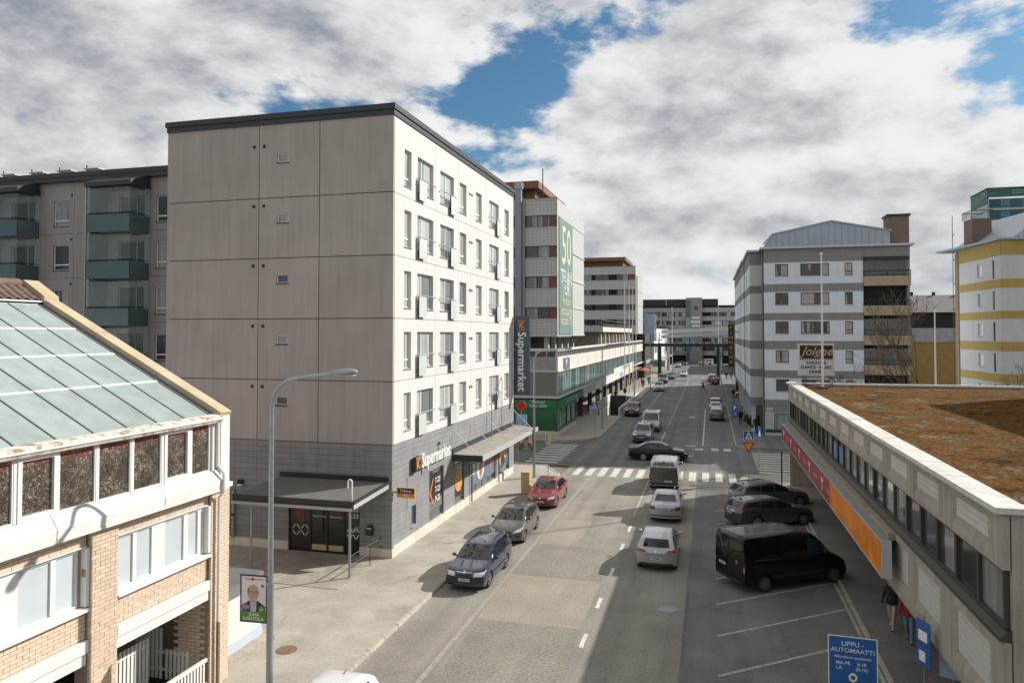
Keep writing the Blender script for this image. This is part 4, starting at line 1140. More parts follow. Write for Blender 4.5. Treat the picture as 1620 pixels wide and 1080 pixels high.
# coping stones
k = 0; u = NEAR + .12
fr_.part('coping_bed', MB().box(.1, NEAR - .1, -.1, .42, 6.932, 6.96), M('bed_dark', (.06, .055, .05), .95))
cm = MB().box(.018, 1.912, -.14, .46, 0, .12).mesh('coping_stone', coping_m)
while u > 0.3:
    w_ = 1.4 if k == 0 else 1.93
    if k == 0: o = fr_.part('coping_stone', MB().box(u - w_ + .006, u, -.14, .46, 6.962, 7.082), coping_m)
    else: o = fr_.inst('coping_stone', cm, max(u - w_, -.1), 6.962 + random.uniform(-.006, .006))
    u -= w_; k += 1
# far, near and street-side body
fr_.part('soffit', MB().box(.02, NEAR, .02, 4.2, 2.62, 2.695), M('soffit', (.32, .29, .24), .9, var=.1))
fr_.part('ground_floor_wall', MB().box(.5, NEAR - .5, 4.0, 4.2, .1, 2.62), M('shopfront_dark', (.06, .055, .05), .6, var=.3))
for k in range(10):
    fr_.part('shop_window', MB().box(1.2 + 3.5 * k, 4.1 + 3.5 * k, 3.97, 3.998, .5, 2.4), glass('shop_dark_glass', (.02, .025, .03), .03))
fn_ = Face(RB, 0, -NEAR, 0, local=True)
for i in range(5):
    a = .02 + 3.0 * i
    o = fn_.part('facade_panel', MB().box(a + .145 if i == 0 else a, a + 2.98, 0, .14, 2.7, 6.93), rconc)
    fn_.part('grout_bed', MB().box(a + .7, a + 2.4, -.012, -.001, 5.3, 6.5), grout, o)
    tag(obj('wall_tiles', cached('wtn', lambda: tiles_mesh(1.7, 1.2, 12, 8)), o, (a + .7, -.013, 5.3)), kind='stuff')
fn_.part('wall_backing', MB().box(.2, 40, .15, .4, 0, 6.9), grout)
for k in range(6): fn_.part('coping_stone', MB().box(.47 + 1.93 * k, .47 + 1.93 * (k + 1) - .012, -.14, .46, 6.937, 7.057), coping_m)
ff_ = Face(RB, 0, 0, 0, local=True)
for k in range(20): ff_.part('coping_stone', MB().box(.5 + 1.93 * k, .5 + 1.93 * (k + 1) - .012, -.3, .05, 6.93, 7.05), whitew)
ff_.part('wall', MB().box(.05, 40, -.25, 0, 0, 6.925), rconc)
ff_.part('side_wall', MB().box(40, 40.3, -NEAR, 0, 0, 6.925), rconc)
# mossy roof: an uneven sheet of moss and gravel
moss = bpy.data.materials.new('mossy_roof'); moss.use_nodes = True; MATS['mossy_roof'] = moss
t = moss.node_tree; b = t.nodes['Principled BSDF']; b.inputs['Roughness'].default_value = .95; b.inputs['Specular IOR Level'].default_value = .05
geo = t.nodes.new('ShaderNodeNewGeometry')
def tn(sc, det=8, sxy=(1, 1, 1), ro=.65):
    mp = t.nodes.new('ShaderNodeMapping'); mp.inputs['Scale'].default_value = sxy
    t.links.new(geo.outputs['Position'], mp.inputs['Vector'])
    n = t.nodes.new('ShaderNodeTexNoise'); n.inputs['Scale'].default_value = sc; n.inputs['Detail'].default_value = det; n.inputs['Roughness'].default_value = ro
    t.links.new(mp.outputs[0], n.inputs['Vector']); return n.outputs[0]
def ramp(v, stops):
    r = t.nodes.new('ShaderNodeValToRGB'); e = r.color_ramp.elements
    e[0].position, e[0].color = stops[0][0], (*stops[0][1], 1); e[1].position, e[1].color = stops[-1][0], (*stops[-1][1], 1)
    for p, c in stops[1:-1]:
        q = e.new(p); q.color = (*c, 1)
    t.links.new(v, r.inputs[0]); return r.outputs[0]
base = ramp(tn(.8, 13, (1, 1, 1), .72), [(.30, (.018, .010, .004)), (.42, (.070, .032, .008)), (.49, (.145, .064, .013)), (.54, (.06, .038, .014)), (.61, (.17, .13, .085)), (.75, (.09, .06, .025))])
fine = ramp(tn(9, 8, (1, 1, 1), .8), [(.36, (.2, .17, .13)), (.5, (1, 1, 1)), (.62, (2.2, 2.0, 1.7))])
gr = ramp(tn(.28, 4), [(.5, (1, 1, 1)), (.68, (.55, .75, .35))])
m1 = t.nodes.new('ShaderNodeMix'); m1.data_type = 'RGBA'; m1.blend_type = 'MULTIPLY'; m1.inputs[0].default_value = 1
t.links.new(base, m1.inputs[6]); t.links.new(fine, m1.inputs[7])
m2 = t.nodes.new('ShaderNodeMix'); m2.data_type = 'RGBA'; m2.blend_type = 'MULTIPLY'; m2.inputs[0].default_value = .35
t.links.new(m1.outputs[2], m2.inputs[6]); t.links.new(gr, m2.inputs[7]); t.links.new(m2.outputs[2], b.inputs['Base Color'])
bn = t.nodes.new('ShaderNodeBump'); bn.inputs['Strength'].default_value = .9; bn.inputs['Distance'].default_value = .05
t.links.new(tn(14, 5), bn.inputs['Height']); t.links.new(bn.outputs[0], b.inputs['Normal'])
rs = np.random.RandomState(3)
nx_, ny_ = 150, 215
hm_ = np.zeros((ny_ + 1, nx_ + 1))
for s_, a_ in ((24, .03), (10, .03), (4, .03), (1, .025)):
    g_ = rs.rand(ny_ // s_ + 3, nx_ // s_ + 3)
    yy, xx = np.mgrid[0:ny_ + 1, 0:nx_ + 1] / s_
    y0_, x0_ = yy.astype(int), xx.astype(int); fy, fx = yy - y0_, xx - x0_
    hm_ += a_ * ((g_[y0_, x0_] * (1 - fx) + g_[y0_, x0_ + 1] * fx) * (1 - fy) + (g_[y0_ + 1, x0_] * (1 - fx) + g_[y0_ + 1, x0_ + 1] * fx) * fy)
mb = MB()
mb.v = [(.44 + 26 * i / nx_ + (rs.rand() - .5) * .1, -.3 - (NEAR - .7) * j / ny_ + (rs.rand() - .5) * .08, 6.78 + float(hm_[j, i])) for j in range(ny_ + 1) for i in range(nx_ + 1)]
mb.f = [(j * (nx_ + 1) + i, (j + 1) * (nx_ + 1) + i, (j + 1) * (nx_ + 1) + i + 1, j * (nx_ + 1) + i + 1) for j in range(ny_) for i in range(nx_)]
mb.m = [0] * len(mb.f)
tag(mb.part('moss_roof', moss, RB, smooth=60), kind='stuff')
MB().box(.3, 40, -NEAR + .2, -.1, 6.6, 6.76).part('roof_slab', roofing, RB)
MB().box(15.0, 30, -17.9, -4.4, 6.8, 14.6).part('rooftop_storey', greyb_, RB)
MB().tube([(15.9, -1.9, 6.8), (15.9, -1.9, 7.35)], .16, 8).part('roof_vent', steel, RB)
# advertising box along the front
red_s = M('red_sign', (0.30, 0.035, 0.045), 0.45, var=0.1, scale=1.0)
org_s = M('orange_sign', (0.72, 0.20, 0.015), 0.45, var=0.22, scale=1.4, streak=0.0, col2=(.80, .30, .02), c2scale=1.2)
sb = thing('sign_box', 'long red and orange advertising box fixed along the low building front', 'sign', (5.1, 53.34, 3.2), 0.0068)
fsb = Face(sb, 0, 0, -90, local=True)
fsb.part('red_face', MB().box(.2, 20.0, -.46, -.44, .02, 1.02), red_s)
fsb.part('orange_face', MB().box(20.03, 29.3, -.46, -.44, .02, 1.02), org_s)
fsb.part('casing', MB().box(.2, 29.35, -.438, -.2, 0, 1.06), M('sign_casing', (.34, .35, .36), .5, .4, var=.08))
fsb.part('end_cap', MB().box(29.352, 29.42, -.47, -.19, -.02, 1.09), M('sign_end', (.52, .54, .56), .45, .3, var=.05))
for z in (-.02, 1.03): fsb.part('edge_trim', MB().box(.2, 29.35, -.475, -.44, z, z + .035), M('sign_end', (.52, .54, .56)))
for k in range(8): fsb.part('bracket', MB().box(1 + 3.8 * k, 1.1 + 3.8 * k, -.2, .0, .3, .38), darkmetal)
for k in range(5):
    q = 1.6 + 4.1 * k
    fsb.part('logo', MB().prism([(q - .05, .25), (q + .05, .25), (q + .05, .52), (q + .32, .72), (q + .26, .80), (q, .62), (q - .26, .80), (q - .32, .72), (q - .05, .52)], -.475, -.462, 'y'), whitep)
    fsb.part('lettering', shift(text_mb('Ravintola', .32, .008), q + 2.0, -.462, .5), M('pink_print', (.62, .3, .3), .5, var=0))
fr_.part('gravel_ledge', MB().box(.2, 29, -.19, -.01, 4.2, 4.4), M('ledge', (.33, .29, .2), .95, var=.4, scale=6))

# ------------------------------------------------------------------ market podium, left beyond the cross street
green = M('green_panel', (0.015, 0.12, 0.045), 0.4, var=0.12, scale=1.5, coat=0.3)
green_l = M('green_sign', (0.02, 0.20, 0.085), 0.45, var=0.06)
cream = M('cream_concrete', (0.66, 0.62, 0.55), 0.85, var=0.06, scale=1, streak=0.10)
greyb = M('grey_concrete', (0.36, 0.355, 0.35), 0.85, var=0.06, streak=0.1)
tealg = glass('teal_glass', (0.05, 0.13, 0.125), 0.03, curtain=(0.30, 0.44, 0.42), amount=0.45, freq=2.5)
P = thing('market_podium', 'low cream concrete market hall with long glazed upper floor and green corner shop', 'building', (-14.95, 73, 0))
fp = Face(P, -14.95, 73, 90); fq = Face(P, -30, 73, 0)
PL = 96.0; QW = 15.05
fp.part('plinth', MB().box(0, 10.5, .0, .2, .1, .45), plinth); fq.part('plinth', MB().box(5, QW - .202, .0, .2, .1, .5), plinth)
fq.part('green_wall', MB().box(5, QW - .01, .02, .2, .5, 2.8), green)
fp.part('green_wall', MB().holes(.205, 10.5, .45, 2.8, [(2.6, 4.9, .75, 2.6), (5.3, 7.6, .75, 2.6), (8, 10.2, .75, 2.6)], .02, .2), green)
for a in (2.6, 5.3, 8.0): window(fp, a, a + 2.25, .75, 2.6, darkmetal, tealg, rec=.08, bar=.05, name='shop_window')
fp.part('tree_emblem', MB().prism([(.75, .9), (1.95, .9), (1.6, 1.3), (1.8, 1.35), (1.5, 1.75), (1.65, 1.8), (1.35, 2.4), (1.05, 1.8), (1.2, 1.75), (.9, 1.35), (1.1, 1.3)], -.01, .018, 'y'), M('pale_green_print', (.25, .5, .36), .5))
fp.part('corner_trim', MB().box(-.03, .2, -.03, .012, .45, 2.78), steel)
o = fp.part('sign_band', MB().box(.15, 15.0, -.08, .1, 2.83, 3.62), green_l)
fp.part('lettering', shift(text_mb('ATTACHE  PUB', .5, .01, .01, sx=1.9), 7.4, -.082, 3.2), M('mint_print', (.35, .6, .5), .5, var=0), o)
fp.part('sign_band', MB().box(15.02, 25.0, -.08, .1, 2.83, 3.75), M('lavender_panel', (.50, .50, .58), .5, var=.05))
o = fp.part('sign_band', MB().box(25.02, 75.5, -.08, .1, 2.83, 3.75), M('white_sign', (.74, .73, .72), .5, var=.04))
fp.part('lettering', shift(text_mb('RISTORANTE', .75, .01, .01, sx=2.6), 62, -.082, 4.35), M('lilac_print', (.42, .38, .55), .5, var=0), o)
for i, (a, b, m_) in enumerate(((52, 57, 'blue_lilac'), (66, 72, 'yellow_flag'))):
    fp.part('sign_panel', MB().box(a, b, -.1, -.081, 3.0, 3.65), M(m_, ((.25, .45, .5) if i == 0 else (.75, .6, .2)), .5), o)
fp.part('upper_sign', MB().box(44, 76, -.07, .0, 3.77, 4.75), M('white_sign', (.74, .73, .72)))
o = fq.part('sign_band', MB().box(5, QW - .09, -.06, .1, 2.83, 3.62), green_l)
fq.part('lettering', shift(text_mb('"Attache"', .42, .01, .01), 13.0, -.062, 3.42), whitep, o)
fq.part('lettering', shift(text_mb('Since 2000', .42, .01, .01), 13.0, -.062, 3.02), whitep, o)
for f, a, b in ((fp, .12, PL), (fq, 5, QW)):
    f.part('ledge', MB().box(a, b, -.1, .2, 3.78, 4.0), cream)
    f.part('concrete_band', MB().box(a if f is fq else .02, b - (.205 if f is fq else 0), .0, .2, 6.62, 8.0), cream if f is fp else greyb)
    f.part('drip_edge', MB().box(a, b, -.08, .22, 6.46, 6.617), cream)
    f.part('backing', MB().box(a, b - .3, .4, .6, 3.6, 6.6), inside)
n = 37
for k in range(n):
    u0 = .15 + 2.55 * k
    o = fp.inst('window', cached('podwin', lambda: MB().holes(0, 2.55, 0, 2.46, [(.05, 1.24, .05, 2.41), (1.31, 2.5, .05, 2.41)], .02, .14).mesh('window', sill_metal)), u0, 4.0)
    for q in (0, 1.26): obj('pane', cached('podpane', lambda: MB().box(.04, 1.25, .07, .08, .04, 2.42).mesh('pane', tealg)), o, (q, 0, 0))
for k in range(3):
    u0 = QW - .15 - 3.3 * (k + 1)
    o = fq.inst('window', cached('podwin2', lambda: MB().holes(0, 3.3, 0, 2.46, [(.05, 3.25, .05, 2.41)], .02, .14).mesh('window', sill_metal)), u0, 4.0)
    obj('pane', cached('podpane2', lambda: MB().box(.04, 3.26, .07, .08, .04, 2.42).mesh('pane', glass('dark_teal_glass', (.03, .07, .065), .02))), o)
# parapet grille and top tube
for f, a, b in ((fp, .0, PL), (fq, 5, QW)):
    f.part('top_rail', MB().box(a, b + (.0 if f is fp else .0) - (.16 if f is fq else 0), .0, .16, 8.58, 8.84), whitew)
    f.part('grille_back', MB().box(a, b - .3, .3, .34, 8.0, 8.55), M('grille_dark', (.12, .12, .115), .8))
    m_ = MB(); u = a
    while u < b - .1:
        m_.box(u, u + .12, .06, .2, 8.0, 8.58); u += 1.1
    tag(f.part('grille_posts', m_, sill_metal), kind='stuff')
for k in range(14):
    fp.part('parapet_joint', MB().box(6.9 * k + 5, 6.9 * k + 5.05, -.012, -.001, 6.65, 8.0), joint)
fq.part('body', MB().box(0, QW - .5, .7, PL, 3.7, 8.0), inside)
fq.part('roof', MB().box(0, QW - .35, .35, PL, 8.002, 8.03), roofing)
fp.part('recessed_wall', MB().box(10.4, PL, 4.0, 4.2, .1, 3.7), M('shopfront_brown', (.16, .12, .09), .7, var=.4, scale=.6))
fp.part('green_end', MB().box(10.42, 10.5, .22, 4, .1, 2.8), green)
fp.part('soffit', MB().box(10.5, PL, .11, 4, 2.75, 2.83), greyb)
for k in range(11): fp.part('column', MB().box(17.5 + 7.2 * k, 18.1 + 7.2 * k, .5, 1.0, .1, 2.75), M('column_dark', (.07, .065, .06), .8))
for k in range(12):
    fp.part('shop_window', MB().box(12 + 7 * k, 17 + 7 * k, 3.96, 3.995, .4, 2.4), tealg)
ps = thing('parking_sign_board', 'grey blue board with white P on the podium parapet', 'sign', (-14.95, 75.9, 6.5))
MB().box(.0, .09, 0, 3.2, 0, 1.3).part('board', M('slate_blue', (.12, .16, .22), .5), ps)
tt = text_mb('P', 1.0, .01, .02); tt.v = [(.092 - b, a * 1.6 + 1.3, c + .75) for a, b, c in tt.v]; tt.part('lettering', whitep, ps)
tt = text_mb('Teljantori', .3, .01, .01); tt.v = [(.092 - b, a * 1.3 + 1.6, c + .18) for a, b, c in tt.v]; tt.part('lettering', M('slate_print', (.4, .45, .5), .5), ps)

# ------------------------------------------------------------------ office towers over the podium
tilew = bpy.data.materials.new('white_tile_cladding'); tilew.use_nodes = True; MATS['white_tile_cladding'] = tilew
def tile_grid(m, col, gcol, su=.42, sz=.36):
    t = m.node_tree; b = t.nodes['Principled BSDF']; b.inputs['Roughness'].default_value = .5
    geo = t.nodes.new('ShaderNodeNewGeometry'); sp = t.nodes.new('ShaderNodeSeparateXYZ'); t.links.new(geo.outputs['Position'], sp.inputs[0])
    add = t.nodes.new('ShaderNodeMath'); add.operation = 'ADD'; t.links.new(sp.outputs[0], add.inputs[0]); t.links.new(sp.outputs[1], add.inputs[1])
    def line(v, s):
        a = t.nodes.new('ShaderNodeMath'); a.operation = 'DIVIDE'; t.links.new(v, a.inputs[0]); a.inputs[1].default_value = s
        f = t.nodes.new('ShaderNodeMath'); f.operation = 'FRACT'; t.links.new(a.outputs[0], f.inputs[0])
        g = t.nodes.new('ShaderNodeMath'); g.operation = 'LESS_THAN'; t.links.new(f.outputs[0], g.inputs[0]); g.inputs[1].default_value = .12; return g.outputs[0]
    mx = t.nodes.new('ShaderNodeMath'); mx.operation = 'MAXIMUM'; t.links.new(line(add.outputs[0], su), mx.inputs[0]); t.links.new(line(sp.outputs[2], sz), mx.inputs[1])
    c = t.nodes.new('ShaderNodeMix'); c.data_type = 'RGBA'; c.inputs[6].default_value = (*col, 1); c.inputs[7].default_value = (*gcol, 1)
    t.links.new(mx.outputs[0], c.inputs[0]); t.links.new(c.outputs[2], b.inputs['Base Color'])
tile_grid(tilew, (.54, .54, .525), (.34, .34, .33))
brownp = M('brown_sheet', (0.20, 0.10, 0.05), 0.5, 0.1, var=0.08, streak=0.06)
tanp = M('brown_window_panel', (0.17, 0.085, 0.045), 0.6, var=0.1)
teal_b = M('teal_banner', (0.13, 0.235, 0.21), 0.7, var=0.05, scale=0.5)
cream_p = M('cream_print', (0.62, 0.56, 0.40), 0.6, var=0)
offg = glass('tower_glass', (0.03, 0.04, 0.045), 0.03, curtain=(0.30, 0.33, 0.33), amount=0.2, freq=2)
def tower(label, x0, x1, y0, y1, z0, z1, ztop_row, pitch, nrow, banner, wins, panel_x):
    T = thing('office_tower', label, 'building', (x1, y0, 0))
    f = Face(T, x0, y0, 0); s = Face(T, x1, y0, 90)
    W_, D_ = x1 - x0, y1 - y0
    f.part('core', MB().box(.2, W_ - .35, .35, D_ - .3, z0 + .1, z1 - .1), inside)
    zz = [z1]
    for k in range(nrow): zz += [ztop_row - pitch * k, ztop_row - pitch * k - 1.42]
    zz.append(z0)
    for k in range(nrow + 1):
        a, b = zz[2 * k + 1], zz[2 * k]
        if a < b - .1: f.part('tile_spandrel', MB().box(.0, W_ - .02, .02, .3, a + .03, b - .03), tilew)
        f.part('spandrel_edge', MB().box(.0, W_ - .02, -.05, .28, b - .028, b + .06), cream)
        f.part('spandrel_edge', MB().box(.0, W_ - .02, -.05, .28, a - .06, a + .028), cream)
    for k in range(nrow):
        zt = ztop_row - pitch * k
        for (a, b) in wins:
            window(f, a - x0, b - x0, zt - 1.36, zt - .06, darkmetal, offg, rec=.1, bar=.06, mull=(.5,))
        for (a, b) in panel_x: f.part('brown_panel', MB().box(a - x0, b - x0, .08, .26, zt - 1.36, zt - .06), tanp)
        f.part('window_back', MB().box(0, W_ - .3, .3, .34, zt - 1.4, zt), inside)
    s.part('top_fascia', MB().box(.31, D_, .0, .3, z1 - 1.75, z1), tilew)
    rows = nrow
    for k in range(rows):
        a = z0 + (z1 - 1.78 - z0) * k / rows; b = z0 + (z1 - 1.78 - z0) * (k + 1) / rows
        s.part('white_panel', MB().box(D_ * (.52 if banner else .3), D_ - .02, .04, .3, a + .12, b - .02), tilew)
        s.part('panel_ledge', MB().box(D_ * (.52 if banner else .3), D_, -.06, .3, a, a + .10), cream)
    s.part('corner_edge', MB().box(-.04, .3, -.05, .018, z0, z1 + .03), cream)
    s.part('side_wall', MB().box(.31, D_ * (.52 if banner else .3), .05, .3, z0, z1 - 1.78), tilew)
    b_ = s.part('banner', MB().box(D_ * .055, D_ * (.51 if banner else .29), -.05, .045, z0 + .2, z1 - 1.8), teal_b)
    H_ = z1 - 1.8 - z0
    if banner:
        uc = D_ * .285
        s.part('banner_print', shift(text_mb('50', 6.2, .02, .006, sx=.92), uc, -.052, z0 + H_ * .76), cream_p, b_)
        for q, (tx, sz, zz_) in enumerate((('TELJÄN', 2.3, .50), ('TORI', 2.3, .405))): s.part('banner_print', shift(text_mb(tx, sz, .02, .012, sx=.86), uc, -.052, z0 + H_ * zz_), M('pale_print', (.62, .66, .60), .6, var=0), b_)
        for q, (tx, zz_) in enumerate((('Porilaisten', .30), ('kohtauspaikka', .215), ('vuodesta 1970', .13))): s.part('banner_print', shift(text_mb(tx, 1.45, .02, .008, sx=.76), uc, -.052, z0 + H_ * zz_), cream_p, b_)
    f.part('roof', MB().box(.0, W_ - .3, .3, D_, z1 - .2, z1 - .02), roofing)
    f.part('roof_edge', MB().box(-.02, W_ + .04, -.06, .2, z1 + .061, z1 + .16), joint)
    f.part('penthouse', MB().box(0, W_ - 3, 2.2, D_ - 2, z1, z1 + 1.5), brownp)
    f.part('penthouse_roof', MB().box(-.2, W_ - 2.3, 1.0, D_ - 1.0, z1 + 1.5, z1 + 2.3), brownp)
    f.part('under_core', MB().box(.5, W_ - 2.5, 2.0, D_ - 1, 8.03, z0), M('recess_dark', (.10, .09, .08), .8, var=.3))
    for k in range(5): s.part('stilt', MB().box(1.0 + (D_ - 2.5) * k / 4, 1.5 + (D_ - 2.5) * k / 4, 1.2, 1.7, 8.03, z0), cream)
    f.part('soffit', MB().box(.1, W_ - .1, .1, D_ - .1, z0 - .1, z0 + .02), greyb)
    return T, f, s
T1, t1f, t1s = tower('office tower with white tiles and a tall teal anniversary banner above the podium', -30, -16.02, 78, 95.65, 10.1, 25.05, 23.35, 3.34, 4, True,
                     [(-19.54, -16.85), (-25.5, -20.7)], [(-16.84, -16.1)])
t1f.part('duct', MB().box(9.45, 10.1, -.7, -.06, 8.1, 26.2), M('blue_grey_duct', (.27, .31, .36), .5, .3, var=.08))
t1f.part('duct_cap', MB().box(9.35, 10.2, -.75, -.0, 26.2, 26.9), steel)
t1f.part('duct', MB().box(10.15, 10.42, -.3, -.06, 8.1, 25.0), greyb)
t1f.part('mast', MB().tube([(12.2, .8, 25), (12.2, .8, 28.6)], .06, 6), darkmetal)
T2, t2f, t2s = tower('farther office tower with ribbon windows and a brown roof storey beyond the podium terrace', -42, -16.0, 164, 182.5, 10.3, 25.2, 23.6, 3.35, 4, False,
                     [(-42 + 5.6 * k, -42 + 5.6 * k + 5.0) for k in range(3)] + [(-25, -21.9), (-20.2, -17.6)], [(-17.5, -16.2)])
t2f.part('rooftop_unit', MB().prism([(0, 27.5), (4, 27.5), (4.6, 29.6), (3.2, 30.6), (1.0, 30.4), (-.4, 29.2)], 3, 6, 'y'), M('machine_grey', (.12, .12, .12), .7))
# terrace with railing between the towers
te = thing('podium_terrace', 'cream roof terrace with dark railing between the two office towers', 'terrace', (-15.6, 118, 10.6))
MB().box(-8, 0, -8, 34, 0, .75).part('slab', cream, te)
MB().box(-7.5, -1, -7, 33, -2.6, -.0).part('terrace_room', M('terrace_room', (.30, .26, .2), .8, var=.3), te)
for k in range(9): MB().box(-.9, -.5, -6.5 + 4.7 * k, -6 + 4.7 * k, -2.55, -.002).part('column', cream, te)
for z in (1.15, 1.75): MB().tube([(-7.9, -7.9, z), (-.1, -7.9, z), (-.1, 33.9, z)], .06, 5).part('rail', darkmetal, te)
mbp = MB()
for k in range(29): mbp.box(-.14, -.06, -7.9 + 1.48 * k, -7.8 + 1.48 * k, .75, 1.75)
for k in range(6): mbp.box(-7.9 + 1.5 * k, -7.82 + 1.5 * k, -7.94, -7.86, .75, 1.75)
tag(mbp.part('balusters', mbp and darkmetal, te), kind='stuff')
for i, (x, y, h) in enumerate(((-13.6, 121, 18.6), (-13.6, 128, 18.4), (-13.6, 134, 18.4), (-13.6, 140, 18.2))):
    o = thing('podium_flagpole', ('first', 'second', 'third', 'fourth')[i] + ' from the left of four white flagpoles before the farther office tower', 'flagpole', (x, y, .1), 0, 'podium flagpoles')
    MB().tube([(0, 0, 0), (0, 0, h)], [.09, .05], 8).part('pole', whitew, o); MB().lathe([(.001, h + .1), (.08, h + .04), (.08, h), (.05, h - .04)], 8).part('finial', whitew, o)
# ------------------------------------------------------------------ banded apartment houses (right)
wpan = M('white_render_panel', (0.70, 0.76, 0.82), 0.8, var=0.04, scale=0.8, streak=0.06, rnd=0.02)
gband = M('grey_band', (0.26, 0.255, 0.25), 0.85, var=0.05, streak=0.06)
yband = M('yellow_band', (0.43, 0.305, 0.085), 0.8, var=0.08, streak=0.10)
tanb = M('tan_balcony', (0.42, 0.35, 0.24), 0.85, var=0.06, streak=0.08)
brownw = M('brown_frame', (0.10, 0.055, 0.035), 0.6, var=0.1)
aptg = glass('flat_window_glass', (0.03, 0.04, 0.04), 0.03, curtain=(0.46, 0.42, 0.39), amount=0.6, freq=4)
zinc = M('zinc_sheet', (0.36, 0.42, 0.47), 0.4, 0.45, var=0.06, scale=1)
bz = [18.9, 17.55, 15.36, 14.58, 12.44, 11.72, 9.63, 8.78, 6.67, 5.91, 3.72, 3.08]
WG = thing('banded_apartment_house', 'white apartment house with grey bands, stepped corners and zinc roof', 'building', (5.25, 78.5, 0))
def banded(face, u0, u1, band, hol=(), d0=0.0, lo=3.08, wmat=None):
    for k in range(6):
        face.part('grey_band' if band is gband else 'yellow_band', MB().box(u0, u1, d0 - .03, d0 + .25, max(lo, bz[2 * k + 1]), bz[2 * k]), band)
        if k < 5: face.part('white_panel', MB().holes(u0, u1, bz[2 * k + 2] + .002, bz[2 * k + 1] - .002, list(hol), d0, d0 + .25), wmat or wpan)
fA = Face(WG, 5.25, 78.5, 0)
hA = []
for k in range(5):
    zt = 17.38 - 2.9 * k
    hA += [(1.1, 2.35, zt - 1.2, zt), (3.5, 6.18, zt - 1.2, zt), (7.6, 8.32, zt - 1.2, zt)]
banded(fA, .02, 9.28, gband, hA)
fA.part('backing', MB().box(.1, 13.3, .7, 20, .1, 18.8), inside)
for k in range(5):
    zt = 17.38 - 2.9 * k
    window(fA, 1.1, 2.35, zt - 1.2, zt, brownw, aptg, rec=.08, bar=.07, mull=(.42,), sill=sill_metal)
    window(fA, 3.5, 6.18, zt - 1.2, zt, brownw, aptg, rec=.08, bar=.07, mull=(.5, .76), sill=sill_metal)
    window(fA, 7.6, 8.32, zt - 1.2, zt, brownw, aptg, rec=.08, bar=.07, trans=(.3,), sill=sill_metal)
# balcony stack at the right
for k in range(5):
    zb = 15.05 - 2.9 * k
    o = fA.part('balcony', MB().box(9.3, 13.5, -.15, .0, zb, zb + .95).box(9.3, 13.5, .0, 1.5, zb, zb + .2), tanb)
    fA.part('railing', MB().box(9.3, 13.5, -.12, -.08, zb + 1.42, zb + 1.5).box(9.3, 13.5, -.12, -.08, zb + 1.02, zb + 1.06).box(9.3, 9.36, -.12, -.08, zb + .95, zb + 1.5).box(11.4, 11.46, -.12, -.08, zb + .95, zb + 1.5).box(13.44, 13.5, -.12, -.08, zb + .95, zb + 1.5), darkmetal, o)
    if k in (0, 2, 3):
        for q in range(4): fA.part('glazing_pane', MB().box(9.32 + 1.04 * q, 10.34 + 1.04 * q, -.03, -.02, zb + 1.0, zb + 2.55), bglass, o)
    fA.part('back_wall', MB().holes(9.3, 13.4, zb + .2, zb + 2.88, [(10.2, 12.9, zb + .7, zb + 2.35)], 1.3, 1.5), cream)
    window(fA, 10.2, 12.9, zb + .7, zb + 2.35, white_frame, glass('blue_flat_glass', (.02, .07, .09), .03), rec=1.36, bar=.08, mull=(.75,), name='balcony_window')
fA.part('balcony_side', MB().box(13.2, 13.42, .0, 1.5, .1, 18.0), gband)
fA.part('top_band', MB().box(9.29, 13.45, -.03, .3, 17.9, 18.9), gband)
fA.part('balcony_awning', MB().box(9.3, 13.4, -.2, .0, 17.55, 17.88), darkmetal)
fA.part('side_wall', MB().box(13.3, 13.43, 1.5, 20, .1, 18.8), wpan)
# eaves, zinc roof storey and chimney
fA.part('eaves', MB().box(-.35, 13.8, -.35, 20, 18.92, 19.12), M('eaves_white', (.55, .57, .58), .6, var=.05))
prof = [(.1, 19.12), (.25, 19.6), (.95, 20.5), (6.55, 21.65), (11.95, 20.5), (11.95, 19.12)]
fA.part('roof_storey', MB().prism(prof, 1.0, 20, 'y'), zinc)
for k in range(19):
    u = .7 + .62 * k
    zt = interp([(0, 19.6), (.95, 20.5), (6.55, 21.65), (12, 20.5)], u)
    fA.part('standing_seam', MB().box(u, u + .05, .94, .998, 19.13, zt - .06), zinc)
fA.part('roof_edge', MB().prism([(.0, 19.6), (.9, 20.62), (6.55, 21.78), (12.1, 20.62), (12.1, 20.5), (6.55, 21.65), (.95, 20.5), (.2, 19.6)], .85, 1.3, 'y'), zinc)
ch = fA.part('chimney', MB().box(11.98, 13.9, 2.0, 4.0, 19.12, 22.1), M('dark_brick', (.19, .14, .11), .9, var=.15, scale=6, bump=.4))
fA.part('chimney_cap', MB().box(11.85, 14.03, 1.87, 4.13, 22.1, 22.3), darkmetal, ch)
# stepped corners towards the street
for i, (xl, xr, y0, y1) in enumerate(((4.02, 5.3, 80.9, 92), (3.9, 5.3, 92.2, 103), (3.86, 5.3, 103.2, 113), (3.85, 5.3, 113.2, 124))):
    f = Face(WG, xl, y0, 0); s = Face(WG, xl, y1, -90)
    banded(f, .0, xr - xl - .02, gband, (), 0, wmat=M('white_side_panel', (0.62, 0.65, 0.62), .8, var=.04))
    banded(s, .0, y1 - y0 - .26, gband, ((3, 4.2, 4.2, 5.5), (3, 4.2, 7.2, 8.4), (3, 4.2, 10, 11.2), (3, 4.2, 13, 14.2), (3, 4.2, 15.8, 17)))
    f.part('backing', MB().box(.26, 2, .26, y1 - y0, 3, 18.8), inside)
    f.part('eaves', MB().box(-.3, xr - xl + .1, -.3, y1 - y0 - .35, 18.92, 19.12), MATS['eaves_white'])
    f.part('soffit', MB().box(.0, 2, .0, y1 - y0, 2.95, 3.07), greyb)
fA.part('downpipe', MB().tube([(-.12, .1, .1), (-.12, .1, 18.9)], .06, 8), MATS['brown_pipe'])
